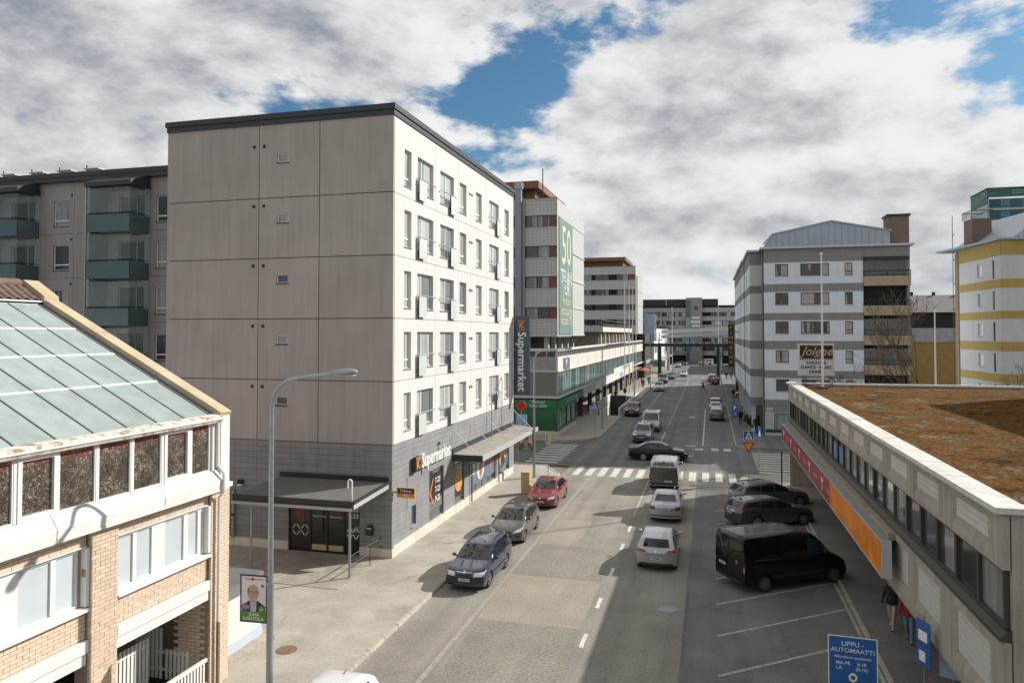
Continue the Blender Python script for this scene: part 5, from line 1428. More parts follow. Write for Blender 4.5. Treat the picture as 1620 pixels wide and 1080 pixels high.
# street-level shop at the corner
fA.part('shop_band', MB().box(.02, 9, -.02, .2, 2.45, 3.06), gband)
fA.part('shop_wall', MB().holes(.02, 13.4, .1, 2.45, [(.9, 3.2, .75, 2.35), (3.6, 9, .5, 2.3)], .0, .2), MATS['pale_metal'])
window(fA, .9, 3.2, .75, 2.35, darkmetal, tealg, rec=.05, bar=.05, name='shop_window')
window(fA, 3.6, 9, .5, 2.3, darkmetal, tealg, rec=.05, bar=.05, mull=(.5,), name='shop_window')
for k in range(6): fA.part('poster_strip', MB().box(.1, .78, -.025, -.002, .75 + .38 * k, 1.03 + .38 * k), M('poster_mint', (.42, .5, .47), .6, var=.1))
fA.part('black_band', MB().box(.08, 3.3, -.03, -.001, .42, .72), darkmetal)
fA.part('street_wall', MB().box(-.0, .2, .25, 45, .1, 3.0), M('shopfront_dark', (.06, .055, .05)))
for k in range(6): fA.part('column', MB().box(-1.1, -.7, 3 + 7 * k, 3.4 + 7 * k, .1, 2.95), wpan)

YB = thing('yellow_banded_house', 'white apartment house with mustard yellow bands at the right edge', 'building', (25.6, 76, 0))
gYl = Face(YB, 24.93, 86.1, -86.2); gYf = Face(YB, 25.6, 76, 10)
hyl = []
for k in range(5):
    zt = 17.1 - 2.88 * k
    hyl += [(5.0, 6.1, zt - 1.25, zt), (8.3, 8.75, zt - 1.65, zt + .1)]
wyel = M('pale_yellow_house_panel', (.56, .565, .575), .8, var=.05, streak=.06)
banded(gYl, .55, 10.1, yband, hyl, lo=.1, wmat=wyel)
banded(gYf, .02, 16, yband, [(6 + 0.0, 8, 15.6, 17.1), (6, 8, 12.7, 14.2), (6, 8, 9.8, 11.3)], lo=.1, wmat=wyel)
for k in range(5):
    zt = 17.1 - 2.88 * k
    window(gYl, 5.0, 6.1, zt - 1.25, zt, white_frame, curt, rec=.08, bar=.06, sill=sill_metal)
    window(gYl, 8.3, 8.75, zt - 1.65, zt + .1, brownw, aptg, rec=.08, bar=.06)
    if k < 3: window(gYf, 6, 8, 15.6 - 2.9 * k, 17.1 - 2.9 * k, brownw, aptg, rec=.08, bar=.06, mull=(.5,))
gYl.part('backing', MB().box(.3, 9.8, .7, 14, .1, 18.7), inside)
gYf.part('backing', MB().box(3.5, 16, .6, 7, .1, 18.7), inside)
gYl.part('end_pier', MB().box(-.25, .53, -.1, .6, .1, 18.7), M('brown_brick_pier', (.30, .21, .12), .9, var=.15, scale=5))
gYl.part('eaves', MB().box(-.5, 10.3, -.3, 12, 18.92, 19.1), zinc)
gYf.part('eaves', MB().box(-.1, 16, -.25, 12, 18.94, 19.13), zinc)
gYf.part('roof_storey', MB().prism([(1.5, 19.14), (2.1, 19.6), (5.5, 22.3), (16, 24), (16, 19.14)], 1.2, 12, 'y'), M('pale_zinc', (.50, .53, .56), .45, .4, var=.05))
for k in range(14): gYf.part('standing_seam', MB().box(2.2 + .5 * k, 2.26 + .5 * k, 1.14, 1.198, 19.15, 19.55 + .40 * k), zinc)
yc = gYl.part('chimney', MB().box(-.2, 1.9, .8, 2.6, 19.1, 22.1), M('dark_brick', (.19, .14, .11)))
for k in range(9):
    gYl.part('crown_post', MB().tube([(-.3 + .29 * k, .7, 22.1), (-.3 + .29 * k, .7, 22.9)], .03, 5), darkmetal, yc)
gYl.part('crown_ring', MB().tube([(-.35, 2.7, 22.9), (-.35, .7, 22.9), (2.05, .7, 22.9), (2.05, 2.7, 22.9)], .04, 5), darkmetal, yc)
gYl.part('ladder', MB().tube([(-.45, -.2, .3), (-.45, -.2, 22.8)], .035, 5), brownw)
for k in range(8): gYl.part('ladder_stay', MB().box(-.46, -.2, -.22, -.1, 2.5 + 2.6 * k, 2.58 + 2.6 * k), brownw)

BR = thing('brown_roof_hall', 'wide low hall with brown sheet roof and ochre brick wall behind the bare tree', 'building', (30, 110, 0))
MB().box(-22, 40, 0, 25, .1, 9.2).part('wall', M('ochre_brick', (.42, .27, .085), .9, var=.12, scale=1.5, bump=.3, bscale=25, streak=.06), BR)
MB().box(-22.02, 40, -.1, 25, 9.21, 11.1).part('pale_band', M('pale_band', (.44, .42, .44), .7, var=.08, streak=.1), BR)
MB().box(-22, 40, .4, 25, 11.11, 13.2).part('dark_band', M('dark_glazed_band', (.025, .025, .026), .4), BR)
MB().prism([(-.4, 13.2), (26, 13.2), (26, 15.75), (5, 15.75)], -22.2, 40.2, 'x').part('roof', M('brown_sheet_roof', (.17, .155, .145), .7, var=.1, streak=.0), BR)
for x, h in ((-2.6, .5), (.2, .45), (3.2, .5)): MB().box(x, x + .35, 5, 5.4, 15.75, 15.75 + h).part('roof_vent', darkmetal, BR)

TW = thing('teal_glass_tower', 'distant high rise with teal glass floors and patterned green crown', 'building', (71.3, 220, 0))
tgl = glass('deep_teal_glass', (.008, .06, .075), .03); tgs = M('pale_glass_side', (.36, .42, .44), .3, .3, var=.1)
MB().box(0.3, 40, .3, 13, 0, 46).part('core', inside, TW)
fT = Face(TW, 71.3, 220, 0); fTs = Face(TW, 71.3, 233, -90)
crown_a = M('crown_green', (.05, .17, .15), .4, var=.1); crown_b = M('crown_dark', (.03, .09, .09), .4)
for r in range(6):
    for c in range(14):
        w = 2.8
        fT.part('crown_tile', MB().box(c * w + .02, c * w + w - .02, -.1, .2, 46.35 + .38 * r, 46.7 + .38 * r), random.choice((crown_a, crown_b, crown_a, M('crown_pale', (.12, .30, .27), .4))))
    for c in range(5): fTs.part('crown_tile', MB().box(c * 2.6, c * 2.6 + 2.55, -.1, .2, 44.8 + .62 * r, 45.38 + .62 * r), random.choice((crown_a, crown_b)))
fT.part('roof', MB().box(-.2, 40, -.15, 13.2, 48.65, 48.9), darkmetal)
for k in range(11):
    z = 43.5 - 3.1 * k
    fT.part('glass_floor', MB().box(0, 40, .1, .3, z, z + 2.45), tgl)
    fT.part('floor_slab', MB().box(-.05, 40, -.25, .3, z - .62, z - .02), M('tower_slab', (.42, .45, .47), .6, var=.05))
    for c in range(7): fT.part('window', MB().box(3 + 5 * c, 5.2 + 5 * c, .06, .095, z + .4, z + 2.2), M('blue_pane', (.06, .2, .3), .15, coat=1))
    fTs.part('glass_side', MB().box(0, 13, .05, .3, z, z + 2.5), tgs)
    fTs.part('floor_slab', MB().box(0, 13.2, -.12, .3, z - .6, z - .02), M('tower_slab', (.42, .45, .47)))

# ------------------------------------------------------------------ end of the street
FB = thing('office_block', 'long grey office block with ribbon windows and glass stair tower closing the street', 'building', (-8, 260, 0))
fF = Face(FB, -40, 260, 0)
gcl = M('grey_cladding', (.42, .41, .41), .8, var=.05); fg_ = glass('far_glass', (.05, .08, .10), .04, curtain=(.6, .66, .70), amount=.45, freq=.6)
fF.part('core', MB().box(0, 48, .6, 16, 0, 20), inside)
for k in range(6):
    z = 19.0 - 2.95 * k
    fF.part('spandrel', MB().box(0, 48.2, 0, .5, z - 1.4 + .0, z + .15), gcl)
for k in range(5):
    z = 17.6 - 2.95 * k
    for c in range(12):
        if 31 < 4 * c < 37: continue
        window(fF, 4 * c + .1, 4 * c + 3.9, z - 1.4, z, darkmetal, fg_, rec=.2, bar=.1, mull=(.33, .66))
fF.part('top_storey', MB().box(0, 42.6, 1.0, 15, 19.2, 22.2), M('dark_storey', (.035, .035, .04), .6))
for c in range(5): fF.part('storey_post', MB().box(8 * c + 1, 8 * c + 1.3, .9, .998, 19.2, 22.2), M('tower_slab', (.42, .45, .47)))
st = fF.part('stair_tower', MB().box(31.9, 37.3, -1.2, 1, 0, 22.6), M('stair_cladding', (.28, .29, .30), .6))
for k in range(7):
    fF.part('stair_glass', MB().box(31.95, 33.4, -1.26, -1.21, 1 + 3 * k, 3.7 + 3 * k), tealg, st)
for k in range(4): fF.part('name_board', MB().box(33.8 - (.3 if k == 2 else 0), 36.6, -1.3, -1.21, 11.2 + 1.35 * k, 12.0 + 1.35 * k), whitep, st)
fF.part('logo', MB().prism([(34.5, 18.6), (36, 18.6), (35.7, 19.5), (35.25, 19.9), (34.8, 19.5)], -1.3, -1.21, 'y'), M('dark_red_logo', (.2, .02, .05), .5), st)
fF.part('end_wall', MB().box(48.2, 48.6, 0, 16, 0, 19.3), gcl)
SK = thing('sky_bridge', 'pale enclosed footbridge sloping across the far end of the street', 'bridge', (-4, 205, 9))
MB().add([(-9, 0, .0), (8.8, 0, 1.0), (8.8, 3, 1.0), (-9, 3, .0), (-9, 0, .9), (8.8, 0, 1.9), (8.8, 3, 1.9), (-9, 3, .9)], [(3, 2, 1, 0), (4, 5, 6, 7), (0, 1, 5, 4), (1, 2, 6, 5), (2, 3, 7, 6), (3, 0, 4, 7)]).part('girder', M('bridge_grey', (.45, .48, .50), .6, var=.05), SK)
MB().add([(-9, .1, 1.2), (8.8, .1, 2.0), (8.8, 2.9, 2.0), (-9, 2.9, 1.2), (-9, .1, 2.3), (8.8, .1, 3.1), (8.8, 2.9, 3.1), (-9, 2.9, 2.3)], [(3, 2, 1, 0), (4, 5, 6, 7), (0, 1, 5, 4), (1, 2, 6, 5), (2, 3, 7, 6), (3, 0, 4, 7)]).part('parapet', M('bridge_pale', (.55, .57, .58), .5, var=.05), SK)
for x, zt in ((-7.6, .05), (6.3, .8)): MB().box(x, x + .7, 1, 2, -8.9, zt).part('pier', MATS['bridge_pale'], SK)
PO = thing('street_portal', 'dark green steel portal frame spanning the street', 'portal', (-5, 172, 0))
pg = M('portal_green', (.018, .03, .026), .6, var=.1)
MB().box(-9.8, 9.2, -.4, .4, 7.35, 8.05).part('beam', pg, PO)
MB().box(-6.75, -5.95, -.35, .35, .1, 7.35).part('leg', pg, PO); MB().box(6.3, 6.95, -.35, .35, .1, 7.35).part('leg', pg, PO)
for k in range(11): MB().add([(-7.6 + 1.5 * k, -.1, 8.05), (-7.5 + 1.5 * k, -.1, 8.05), (-7.9 + 1.5 * k, -.1, 8.4), (-8.0 + 1.5 * k, -.1, 8.35), (-7.6 + 1.5 * k, .1, 8.05), (-7.5 + 1.5 * k, .1, 8.05), (-7.9 + 1.5 * k, .1, 8.4), (-8.0 + 1.5 * k, .1, 8.35)],
        [(0, 1, 2, 3), (7, 6, 5, 4), (0, 4, 5, 1), (1, 5, 6, 2), (2, 6, 7, 3), (3, 7, 4, 0)]).part('spot_lamp', whitep, PO)
WS = thing('white_corner_shop', 'white two storey shop with glass upper corner and wide canopy beyond the podium', 'building', (-13.6, 186, 0))
MB().box(-26, 0, 0, 44, 3.9, 11.6).part('upper_wall', M('white_shop_wall', (.66, .66, .65), .7, var=.04), WS)
MB().box(-25, -2, 1, 44, .1, 3.9).part('street_level', tealg, WS)
MB().box(-26, 2.2, -.8, 45, 3.5, 3.88).part('canopy', MATS['pale_metal'], WS)
MB().box(-3.5, .05, -.05, 8, 8.6, 15.2).part('glass_corner', M('pale_blue_glass', (.36, .5, .6), .15, var=.1, coat=.8), WS)
for k in range(4): MB().box(.002, .06, 2 + 6 * k, 5 + 6 * k, 5.4, 7.6).part('sign_panel', darkmetal if k < 2 else tealg, WS)
DK = thing('dark_market_annex', 'dark brown low annex between podium and white corner shop', 'building', (-14.4, 171, 0))
MB().box(-24, -.2, .2, 14.6, .1, 10.3).part('wall', M('dark_annex', (.05, .035, .03), .7, var=.2), DK)
MB().box(-24, .1, 0, 14.7, 3.4, 4.1).part('fascia', greyb, DK)
FK = thing('cinema_building', 'dark cinema building edge beyond the stepped white house', 'building', (4.0, 126, 0))
MB().box(0, 30, 0, 30, .1, 12.0).part('wall', M('cinema_dark', (.03, .032, .035), .6, var=.2), FK)
MB().box(-.2, 30, -.2, 30, 12.0, 12.5).part('roof_edge', darkmetal, FK)
MB().box(-.06, .0, 1, 29, .4, 3.0).part('street_window', tealg, FK)
fk = thing('cinema_sign', 'tall black vertical sign with amber letters FINNKINO on right house', 'sign', (2.75, 107, 5.7))
MB().box(-.36, .40, -.12, .12, 0, 5.9).part('board', M('black_sign', (.012, .012, .012), .5), fk)
MB().box(.40, 1.3, -.05, .05, .8, .9).part('bracket', darkmetal, fk); MB().box(.40, 1.3, -.05, .05, 4.8, 4.9).part('bracket', darkmetal, fk)
amber = M('amber_print', (.62, .34, .03), .5, var=0)
for i, c_ in enumerate('FINNKINO'):
    shift(text_mb(c_, .62, .03, .02), 0.02, -.122, 5.45 - .68 * i).part('letter', amber, fk)
LB = thing('grey_row_house', 'pale grey commercial row on the left behind the white corner shop', 'building', (-13.6, 232, 0))
MB().box(-30, 0, 0, 26, .1, 12).part('wall', gcl, LB); MB().box(-30, .3, -.3, 26, 12, 12.5).part('roof_edge', darkmetal, LB)
for k in range(5): MB().box(.0, .06, 1.5 + 5 * k, 5 + 5 * k, 5, 7.6).part('window', tealg, LB)
RBk = thing('dark_brick_block', 'dark far block at the right end of the street under the footbridge', 'building', (5.5, 200, 0))
MB().box(0, 30, 0, 50, .1, 8.8).part('wall', M('far_dark_brick', (.09, .075, .065), .8, var=.2, scale=.5), RBk)
for k in range(7): MB().box(-.05, 0, 2 + 6.5 * k, 6 + 6.5 * k, 1, 3.2).part('window', tealg, RBk)
MB().box(-.2, 30, -.2, 50, 8.8, 9.2).part('roof_edge', greyb, RBk)
# ------------------------------------------------------------------ vehicles
def smoothf(pts, r=0.07):
    return lambda x: sum(interp(pts, x + r * k) * w for k, w in ((-1, .1), (-.66, .15), (-.33, .17), (0, .16), (.33, .17), (.66, .15), (1, .1)))
def sstep(a, b, x):
    t = min(1, max(0, (x - a) / (b - a))); return t * t * (3 - 2 * t)
rubber = M('tyre_rubber', (0.018, 0.018, 0.019), 0.85, var=0.15, scale=8)
alloy = M('alloy_rim', (0.55, 0.56, 0.58), 0.3, 0.8, var=0.05)
steelrim = M('steel_rim', (0.22, 0.22, 0.23), 0.5, 0.6, var=0.1)
dark_trim = M('dark_trim', (0.025, 0.025, 0.027), 0.55, var=0.1)
underside = M('underside', (0.012, 0.012, 0.012), 0.9, var=0)
car_glass = M('car_glass', (0.010, 0.014, 0.015), .02, var=0, spec=.8)
van_glass = M('green_car_glass', (0.02, 0.045, 0.045), .03, var=0, spec=.6)
lamp_clear = M('headlamp_lens', (0.62, 0.65, 0.68), 0.12, 0.3, var=0.25, scale=18, coat=1)
lamp_red = M('tail_lamp_lens', (0.20, 0.006, 0.008), 0.18, var=0.2, scale=14, coat=1)
lamp_orange = M('orange_lens', (0.6, 0.16, 0.03), 0.2, var=0.1, coat=1)
plate_white = M('number_plate', (0.68, 0.69, 0.7), 0.5, var=0.03)
plate_ink = M('plate_ink', (0.03, 0.03, 0.04), 0.6, var=0)
chrome = M('chrome', (0.6, 0.6, 0.62), 0.12, 1.0, var=0)
def paint(name, col, metal=0.35, rough=0.32, dust=0.10, coat=1.0, spec=.5):
    return M(name, col, rough, metal, var=0.06, scale=1.2, coat=coat, spec=spec, col2=tuple(c * (1 - dust) + 0.30 * dust for c in col), c2scale=3.0, c2lo=0.42, c2hi=0.7)
WHEELS = {}
def wheel_meshes(r, w, kind):
    k = (r, w, kind)
    if k in WHEELS: return WHEELS[k]
    t = MB()
    prof = [(r * .66, -w / 2 + .015), (r * .74, -w / 2), (r * .92, -w / 2), (r * .985, -w / 2 + .03), (r, 0), (r * .985, w / 2 - .03), (r * .92, w / 2), (r * .74, w / 2), (r * .66, w / 2 - .015)]
    t.lathe(prof, 24, 'y')
    tm = t.mesh('tyre', rubber, 50)
    h = MB()
    ri = r * .67
    h.lathe([(ri, -w / 2 + .03), (ri, w / 2 - .02)], 24, 'y')
    h.lathe([(0.001, 0), (ri, 0)], 24, 'y')
    hm = h.mesh('wheel', underside)
    s = MB()
    y = w / 2 - .012
    for sg in (1, -1):
        s.lathe([(ri * .90, sg * y), (ri * 1.01, sg * (y + .004)), (ri * 1.01, sg * (y - .03))], 24, 'y')
        ns = 5 if kind == 'alloy' else 8
        for q in range(ns):
            a = 2 * math.pi * q / ns + .3
            b0, b1 = (.34, .2) if kind == 'alloy' else (.3, .25)
            pts = []
            for (rr, da) in ((.2, -b0 * 1.6), (.95, -b1), (.95, b1), (.2, b0 * 1.6)):
                pts.append((ri * rr * math.cos(a + da), sg * (y - .01 + (.012 if rr < .5 else 0)), ri * rr * math.sin(a + da)))
            s.quad(*(pts if sg < 0 else list(reversed(pts))))
        s.lathe([(0.001, sg * (y + .008)), (ri * .26, sg * (y + .004)), (ri * .28, sg * (y - .03))], 12, 'y')
    sm = s.mesh('rim', alloy if kind == 'alloy' else steelrim, 40)
    WHEELS[k] = (hm, tm, sm)
    return WHEELS[k]

class CarShape:
    def __init__(s, L, W, H, wb, fo, top, belt, rw=0.315, bot=0.2, tumble=0.40, nose=0.24, tail=0.16, hwf=0.93, hwr=0.95, side=(.955, .985, 1.0, .995, .965), kind='alloy', ww=0.2, bow=0.10):
        s.L, s.W, s.H, s.wb, s.fo = L, W, H, wb, fo
        s.rw, s.kind, s.ww = rw, kind, ww
        s.top = smoothf(top, 0.07); s.belt = smoothf(belt, 0.1)
        hw = W / 2
        s.xf = L / 2 - fo; s.xr = s.xf - wb
        Ra = rw + 0.055
        halfw = smoothf([(0, hw * hwf), (0.45, hw * .985), (0.9, hw), (L - 0.9, hw), (L - .3, hw * .985), (L, hw * hwr)], .12)
        ibot = [(0, bot + .05), (.35, bot), (L - .5, bot), (L, bot + .1)]
        fs = sorted(set([0.0, .02, .05, .1, .17] + [i * L / 58 for i in range(59)] + [L - .17, L - .1, L - .05, L - .02, L] +
                        [c + Ra * k for c in (fo, fo + wb) for k in (-1.0, -.985, -.93, -.83, -.7, -.5, -.25, 0, .25, .5, .7, .83, .93, .985, 1.0)]))
        fs = [f for i, f in enumerate(fs) if i == 0 or f - fs[i - 1] > 0.004]
        rings = []
        for f in fs:
            x = L / 2 - f
            b = interp(ibot, f); hwx = halfw(f)
            tz = s.top(f); bz = min(s.belt(f), tz - .02)
            zl = b
            for xw in (s.xf, s.xr):
                dd = abs(x - xw)
                if dd < Ra: zl = max(zl, rw + math.sqrt(Ra * Ra - dd * dd))
            zl = min(zl, bz - .06)
            inner = hw - .3
            sp = [(0, side[0]), (.25, side[1]), (.5, side[2]), (.78, side[3]), (1, side[4])]
            Y = lambda z: hwx * interp(sp, (z - b) / (bz - b))
            pts = [(0, b), (inner, b), (inner, zl), (Y(zl), zl)]
            for t in (.12, .3, .5, .68, .85, 1):
                z = zl + (bz - zl) * t; pts.append((Y(z), z))
            yb = Y(bz)
            w = sstep(.06, .34, tz - bz)
            ye = yb - .015 - tumble * (tz - bz)
            hood = [(yb * .985, .15), (yb * .965, .35), (yb * .935, .55), (yb * .89, .72), (yb * .76, .88), (yb * .42, .98), (0, 1)]
            gh = [(yb - .012, .03), (yb - .012 - tumble * .35 * (tz - bz), .35), (yb - .012 - tumble * .7 * (tz - bz), .7), (ye, .93), (ye - .07, .985), (ye * .5, .997), (0, 1)]
            for (ya, fa), (yc, fc) in zip(hood, gh):
                pts.append((ya + (yc - ya) * w, bz + (tz - bz) * (fa + (fc - fa) * w)))
            def sh(y, z, f=f, hwx=hwx, bz=bz):
                q = min(1, abs(y) / hwx)
                d = -nose * max(0, 1 - f / .55) ** 1.4 * q ** 2.4 + tail * max(0, 1 - (L - f) / .5) ** 1.4 * q ** 2.6
                if f < L * .62: d -= bow * q * q * sstep(bz - .05, bz + .12, z) * (1 - sstep(L * .4, L * .62, f))
                return d
            rings.append((x, pts, sh))
        mb = MB()
        n = len(rings[0][1])
        m2 = 2 * n - 2
        vs = []
        for x, pts, sh in rings:
            for (y, z) in pts: vs.append((x + sh(y, z), y, z))
            for (y, z) in reversed(pts[1:-1]): vs.append((x + sh(y, z), -y, z))
        fs_ = []
        for i in range(len(rings) - 1):
            for k in range(m2):
                a = i * m2 + k; c = i * m2 + (k + 1) % m2
                fs_.append((a, c, c + m2, a + m2))
        mb.add(vs, fs_)
        for (x, pts, sh), flip in ((rings[0], 0), (rings[-1], 1)):
            rows = [p for i, p in enumerate(pts) if i >= 3]
            cs = (-1, -.8, -.5, -.2, .2, .5, .8, 1)
            v2 = [(x + sh(y * c, z), y * c, z) for (y, z) in rows for c in cs]
            nc = len(cs); f2 = []
            for i in range(len(rows) - 1):
                for k in range(nc - 1):
                    q = (i * nc + k, i * nc + k + 1, (i + 1) * nc + k + 1, (i + 1) * nc + k)
                    f2.append(q if not flip else tuple(reversed(q)))
            mb.add(v2, f2)
        s.body = mb
        s.bvh = BVHTree.FromPolygons([Vector(v) for v in mb.v], mb.f)
        s.parts = []   # (name, mesh builder, material, smooth, sub-part-of)
    def patch(s, corners, view, nu=6, nv=4, off=0.006, side=1):
        """a thin panel that hugs the body: four corners in the side (x,z), front or rear (y,z) or top (x,y) view"""
        mb = MB(); idx = {}
        P = [Vector(c) for c in corners]
        vs = []; miss = set()
        for j in range(nv + 1):
            for i in range(nu + 1):
                a, b = i / nu, j / nv
                p = (P[0] * (1 - a) + P[1] * a) * (1 - b) + (P[3] * (1 - a) + P[2] * a) * b
                if view == 'side': o, d = Vector((p.x, side * 4, p.y)), Vector((0, -side, 0))
                elif view == 'front': o, d = Vector((6, p.x, p.y)), Vector((-1, 0, 0))
                elif view == 'rear': o, d = Vector((-6, p.x, p.y)), Vector((1, 0, 0))
                else: o, d = Vector((p.x, p.y, 5)), Vector((0, 0, -1))
                h, nr, _, _ = s.bvh.ray_cast(o, d)
                if h is None: miss.add(len(vs)); h = o; nr = d
                if nr.dot(d) > 0: nr = -nr
                vs.append(h + nr * off)
        fs = []
        for j in range(nv):
            for i in range(nu):
                q = (j * (nu + 1) + i, j * (nu + 1) + i + 1, (j + 1) * (nu + 1) + i + 1, (j + 1) * (nu + 1) + i)
                if any(k in miss for k in q): continue
                nn = (vs[q[1]] - vs[q[0]]).cross(vs[q[3]] - vs[q[0]])
                d0 = Vector((0, side, 0)) if view == 'side' else Vector((1, 0, 0)) if view == 'front' else Vector((-1, 0, 0)) if view == 'rear' else Vector((0, 0, 1))
                fs.append(q if nn.dot(d0) > 0 else tuple(reversed(q)))
        return mb.add(vs, fs)
    def p(s, name, mb, mat, smooth=60): s.parts.append((name, mb, mat, smooth))
    def sides(s, name, corners, mat, nu=6, nv=4, off=0.006):
        for sd in (1, -1): s.p(name, s.patch(corners, 'side', nu, nv, off, sd), mat)
    def fr(s, name, corners, mat, view, nu=8, nv=3, off=0.008, mirror=True):
        s.p(name, s.patch(corners, view, nu, nv, off), mat)
        if mirror: s.p(name, s.patch([(-y, z) for y, z in corners], view, nu, nv, off), mat)
    def plate(s, view, z, w=.46, h=.11, y=0):
        s.fr('number_plate', [(y - w / 2, z - h / 2), (y + w / 2, z - h / 2), (y + w / 2, z + h / 2), (y - w / 2, z + h / 2)], plate_white, view, 4, 1, .016, False)
        s.fr('plate_lettering', [(y - w * .38, z - h * .25), (y + w * .38, z - h * .25), (y + w * .38, z + h * .25), (y - w * .38, z + h * .25)], M('plate_text', (0.16, 0.16, 0.18), 0.6, var=0.9, scale=26, detail=1), view, 4, 1, .02, False)
    def mirrors(s, x, z, mat=None, w=.2, h=.13):
        for sd in (1, -1):
            y = s.W / 2
            mb = MB()
            mb.lathe([(.001, -.07), (.05, -.06), (.075, -.02), (.078, .03), (.07, .05), (.001, .05)], 10, 'x')
            mb.v = [(a * .9, b * w / .15, c * h / .15) for a, b, c in mb.v]
            shift(mb, x, sd * (y + .06), z + .06)
            mb.tube([(x, sd * (y - .08), z), (x, sd * (y + .03), z + .03)], .025, 6)
            mb.v = [tuple(v) for v in mb.v]
            s.p('side_mirror', mb, mat or 'paint')
    def handles(s, xs, z):
        for sd in (1, -1):
            for x in xs:
                h, nr, _, _ = s.bvh.ray_cast(Vector((x, sd * 4, z)), Vector((0, -sd, 0)))
                if h: s.p('door_handle', MB().box(x - .1, x + .1, h.y - .01, h.y + sd * .025, z - .018, z + .018), 'paint', 0)
    def seams(s, lines):
        for sd in (1, -1):
            for (x0, z0, x1, z1) in lines:
                if abs(x1 - x0) > abs(z1 - z0): c = [(x0, z0 - .007), (x1, z1 - .007), (x1, z1 + .007), (x0, z0 + .007)]
                else: c = [(x0 - .007, z0), (x0 + .007, z0), (x1 + .007, z1), (x1 - .007, z1)]
                q = s.patch(c, 'side', 1 if abs(x1 - x0) < abs(z1 - z0) else 8, 8 if abs(x1 - x0) < abs(z1 - z0) else 1, .003, sd)
                s.p('door_gap', q, dark_trim)
    def finish(s):
        s.body_mesh = s.body.mesh('body', [underside], 42)
        s.out = [(n, mb.mesh(n, [underside if m == 'paint' else m], sm) if True else None, m) for n, mb, m, sm in s.parts]
        return s
def place_car(shape, name, label, cat, x, y, heading, pm, group=None, z=0.0, simple=False, side_wheels=True):
    t = thing(name, label, cat, (x, y, z), R(heading), group)
    b = obj('body', shape.body_mesh, t)
    b.material_slots[0].link = 'OBJECT'; b.material_slots[0].material = pm
    for n, me, m in shape.out:
        if simple and n in ('door_gap', 'door_handle', 'plate_lettering'): continue
        o = obj(n, me, b if n in ('door_gap', 'door_handle') else t)
        if m == 'paint':
            o.material_slots[0].link = 'OBJECT'; o.material_slots[0].material = pm
    hm, tm, rm = wheel_meshes(shape.rw, shape.ww, shape.kind)
    for xw in (shape.xf, shape.xr):
        for sd in (1, -1):
            w = obj('wheel', hm, t, (xw, sd * (shape.W / 2 - shape.ww / 2 - .03), shape.rw))
            obj('tyre', tm, w); obj('rim', rm, w)
    return t

def hatch():
    L = 4.26
    s = CarShape(L, 1.80, 1.46, 2.63, .86,
        [(0, .66), (.06, .76), (.35, .86), (.75, .93), (1.12, .99), (1.55, 1.23), (1.98, 1.42), (2.4, 1.46), (3.0, 1.45), (3.55, 1.40), (3.78, 1.36), (4.08, 1.02), (4.18, .92), (4.26, .80)],
        [(0, .62), (.3, .78), (1.1, .90), (2.5, .93), (3.6, .97), (4.1, .93), (4.26, .75)])
    X = lambda f: L / 2 - f
    s.fr('windscreen', [(-.66, 1.0), (.66, 1.0), (.53, 1.385), (-.53, 1.385)], car_glass, 'front', 10, 6, .006, False)
    s.fr('rear_window', [(-.58, 1.03), (.58, 1.03), (.50, 1.33), (-.50, 1.33)], car_glass, 'rear', 10, 5, .006, False)
    s.sides('side_window', [(X(1.35), .98), (X(2.3), .98), (X(2.28), 1.36), (X(1.88), 1.345)], car_glass)
    s.sides('side_window', [(X(2.4), .98), (X(3.2), 1.0), (X(3.1), 1.35), (X(2.38), 1.36)], car_glass)
    s.sides('side_window', [(X(3.27), 1.01), (X(3.62), 1.05), (X(3.45), 1.31), (X(3.17), 1.345)], car_glass)
    s.fr('headlight', [(.45, .60), (.82, .66), (.84, .78), (.48, .72)], lamp_clear, 'front', 6, 3)
    s.fr('grille', [(-.42, .62), (.42, .62), (.42, .70), (-.42, .70)], dark_trim, 'front', 8, 2, .006, False)
    s.fr('air_intake', [(-.6, .32), (.6, .32), (.55, .47), (-.55, .47)], dark_trim, 'front', 8, 2, .006, False)
    s.fr('emblem', [(-.05, .62), (.05, .62), (.05, .71), (-.05, .71)], chrome, 'front', 2, 2, .014, False)
    s.fr('tail_light', [(.40, .83), (.84, .82), (.85, .95), (.50, .93)], lamp_red, 'rear', 6, 3)
    s.fr('emblem', [(-.06, .83), (.06, .83), (.06, .94), (-.06, .94)], chrome, 'rear', 2, 2, .012, False)
    s.fr('bumper_trim', [(-.75, .30), (.75, .30), (.72, .40), (-.72, .40)], dark_trim, 'rear', 8, 2, .008, False)
    s.plate('rear', .60); s.plate('front', .54)
    s.mirrors(X(1.42), .98); s.handles((X(2.2), X(3.1)), .84)
    s.seams([(X(1.25), .35, X(1.3), .93), (X(2.35), .3, X(2.35), .95), (X(3.25), .75, X(3.2), .98)])
    s.p('antenna', MB().tube([(X(3.45), 0, 1.40), (X(3.62), 0, 1.46)], [.018, .006], 6), dark_trim)
    return s.finish()
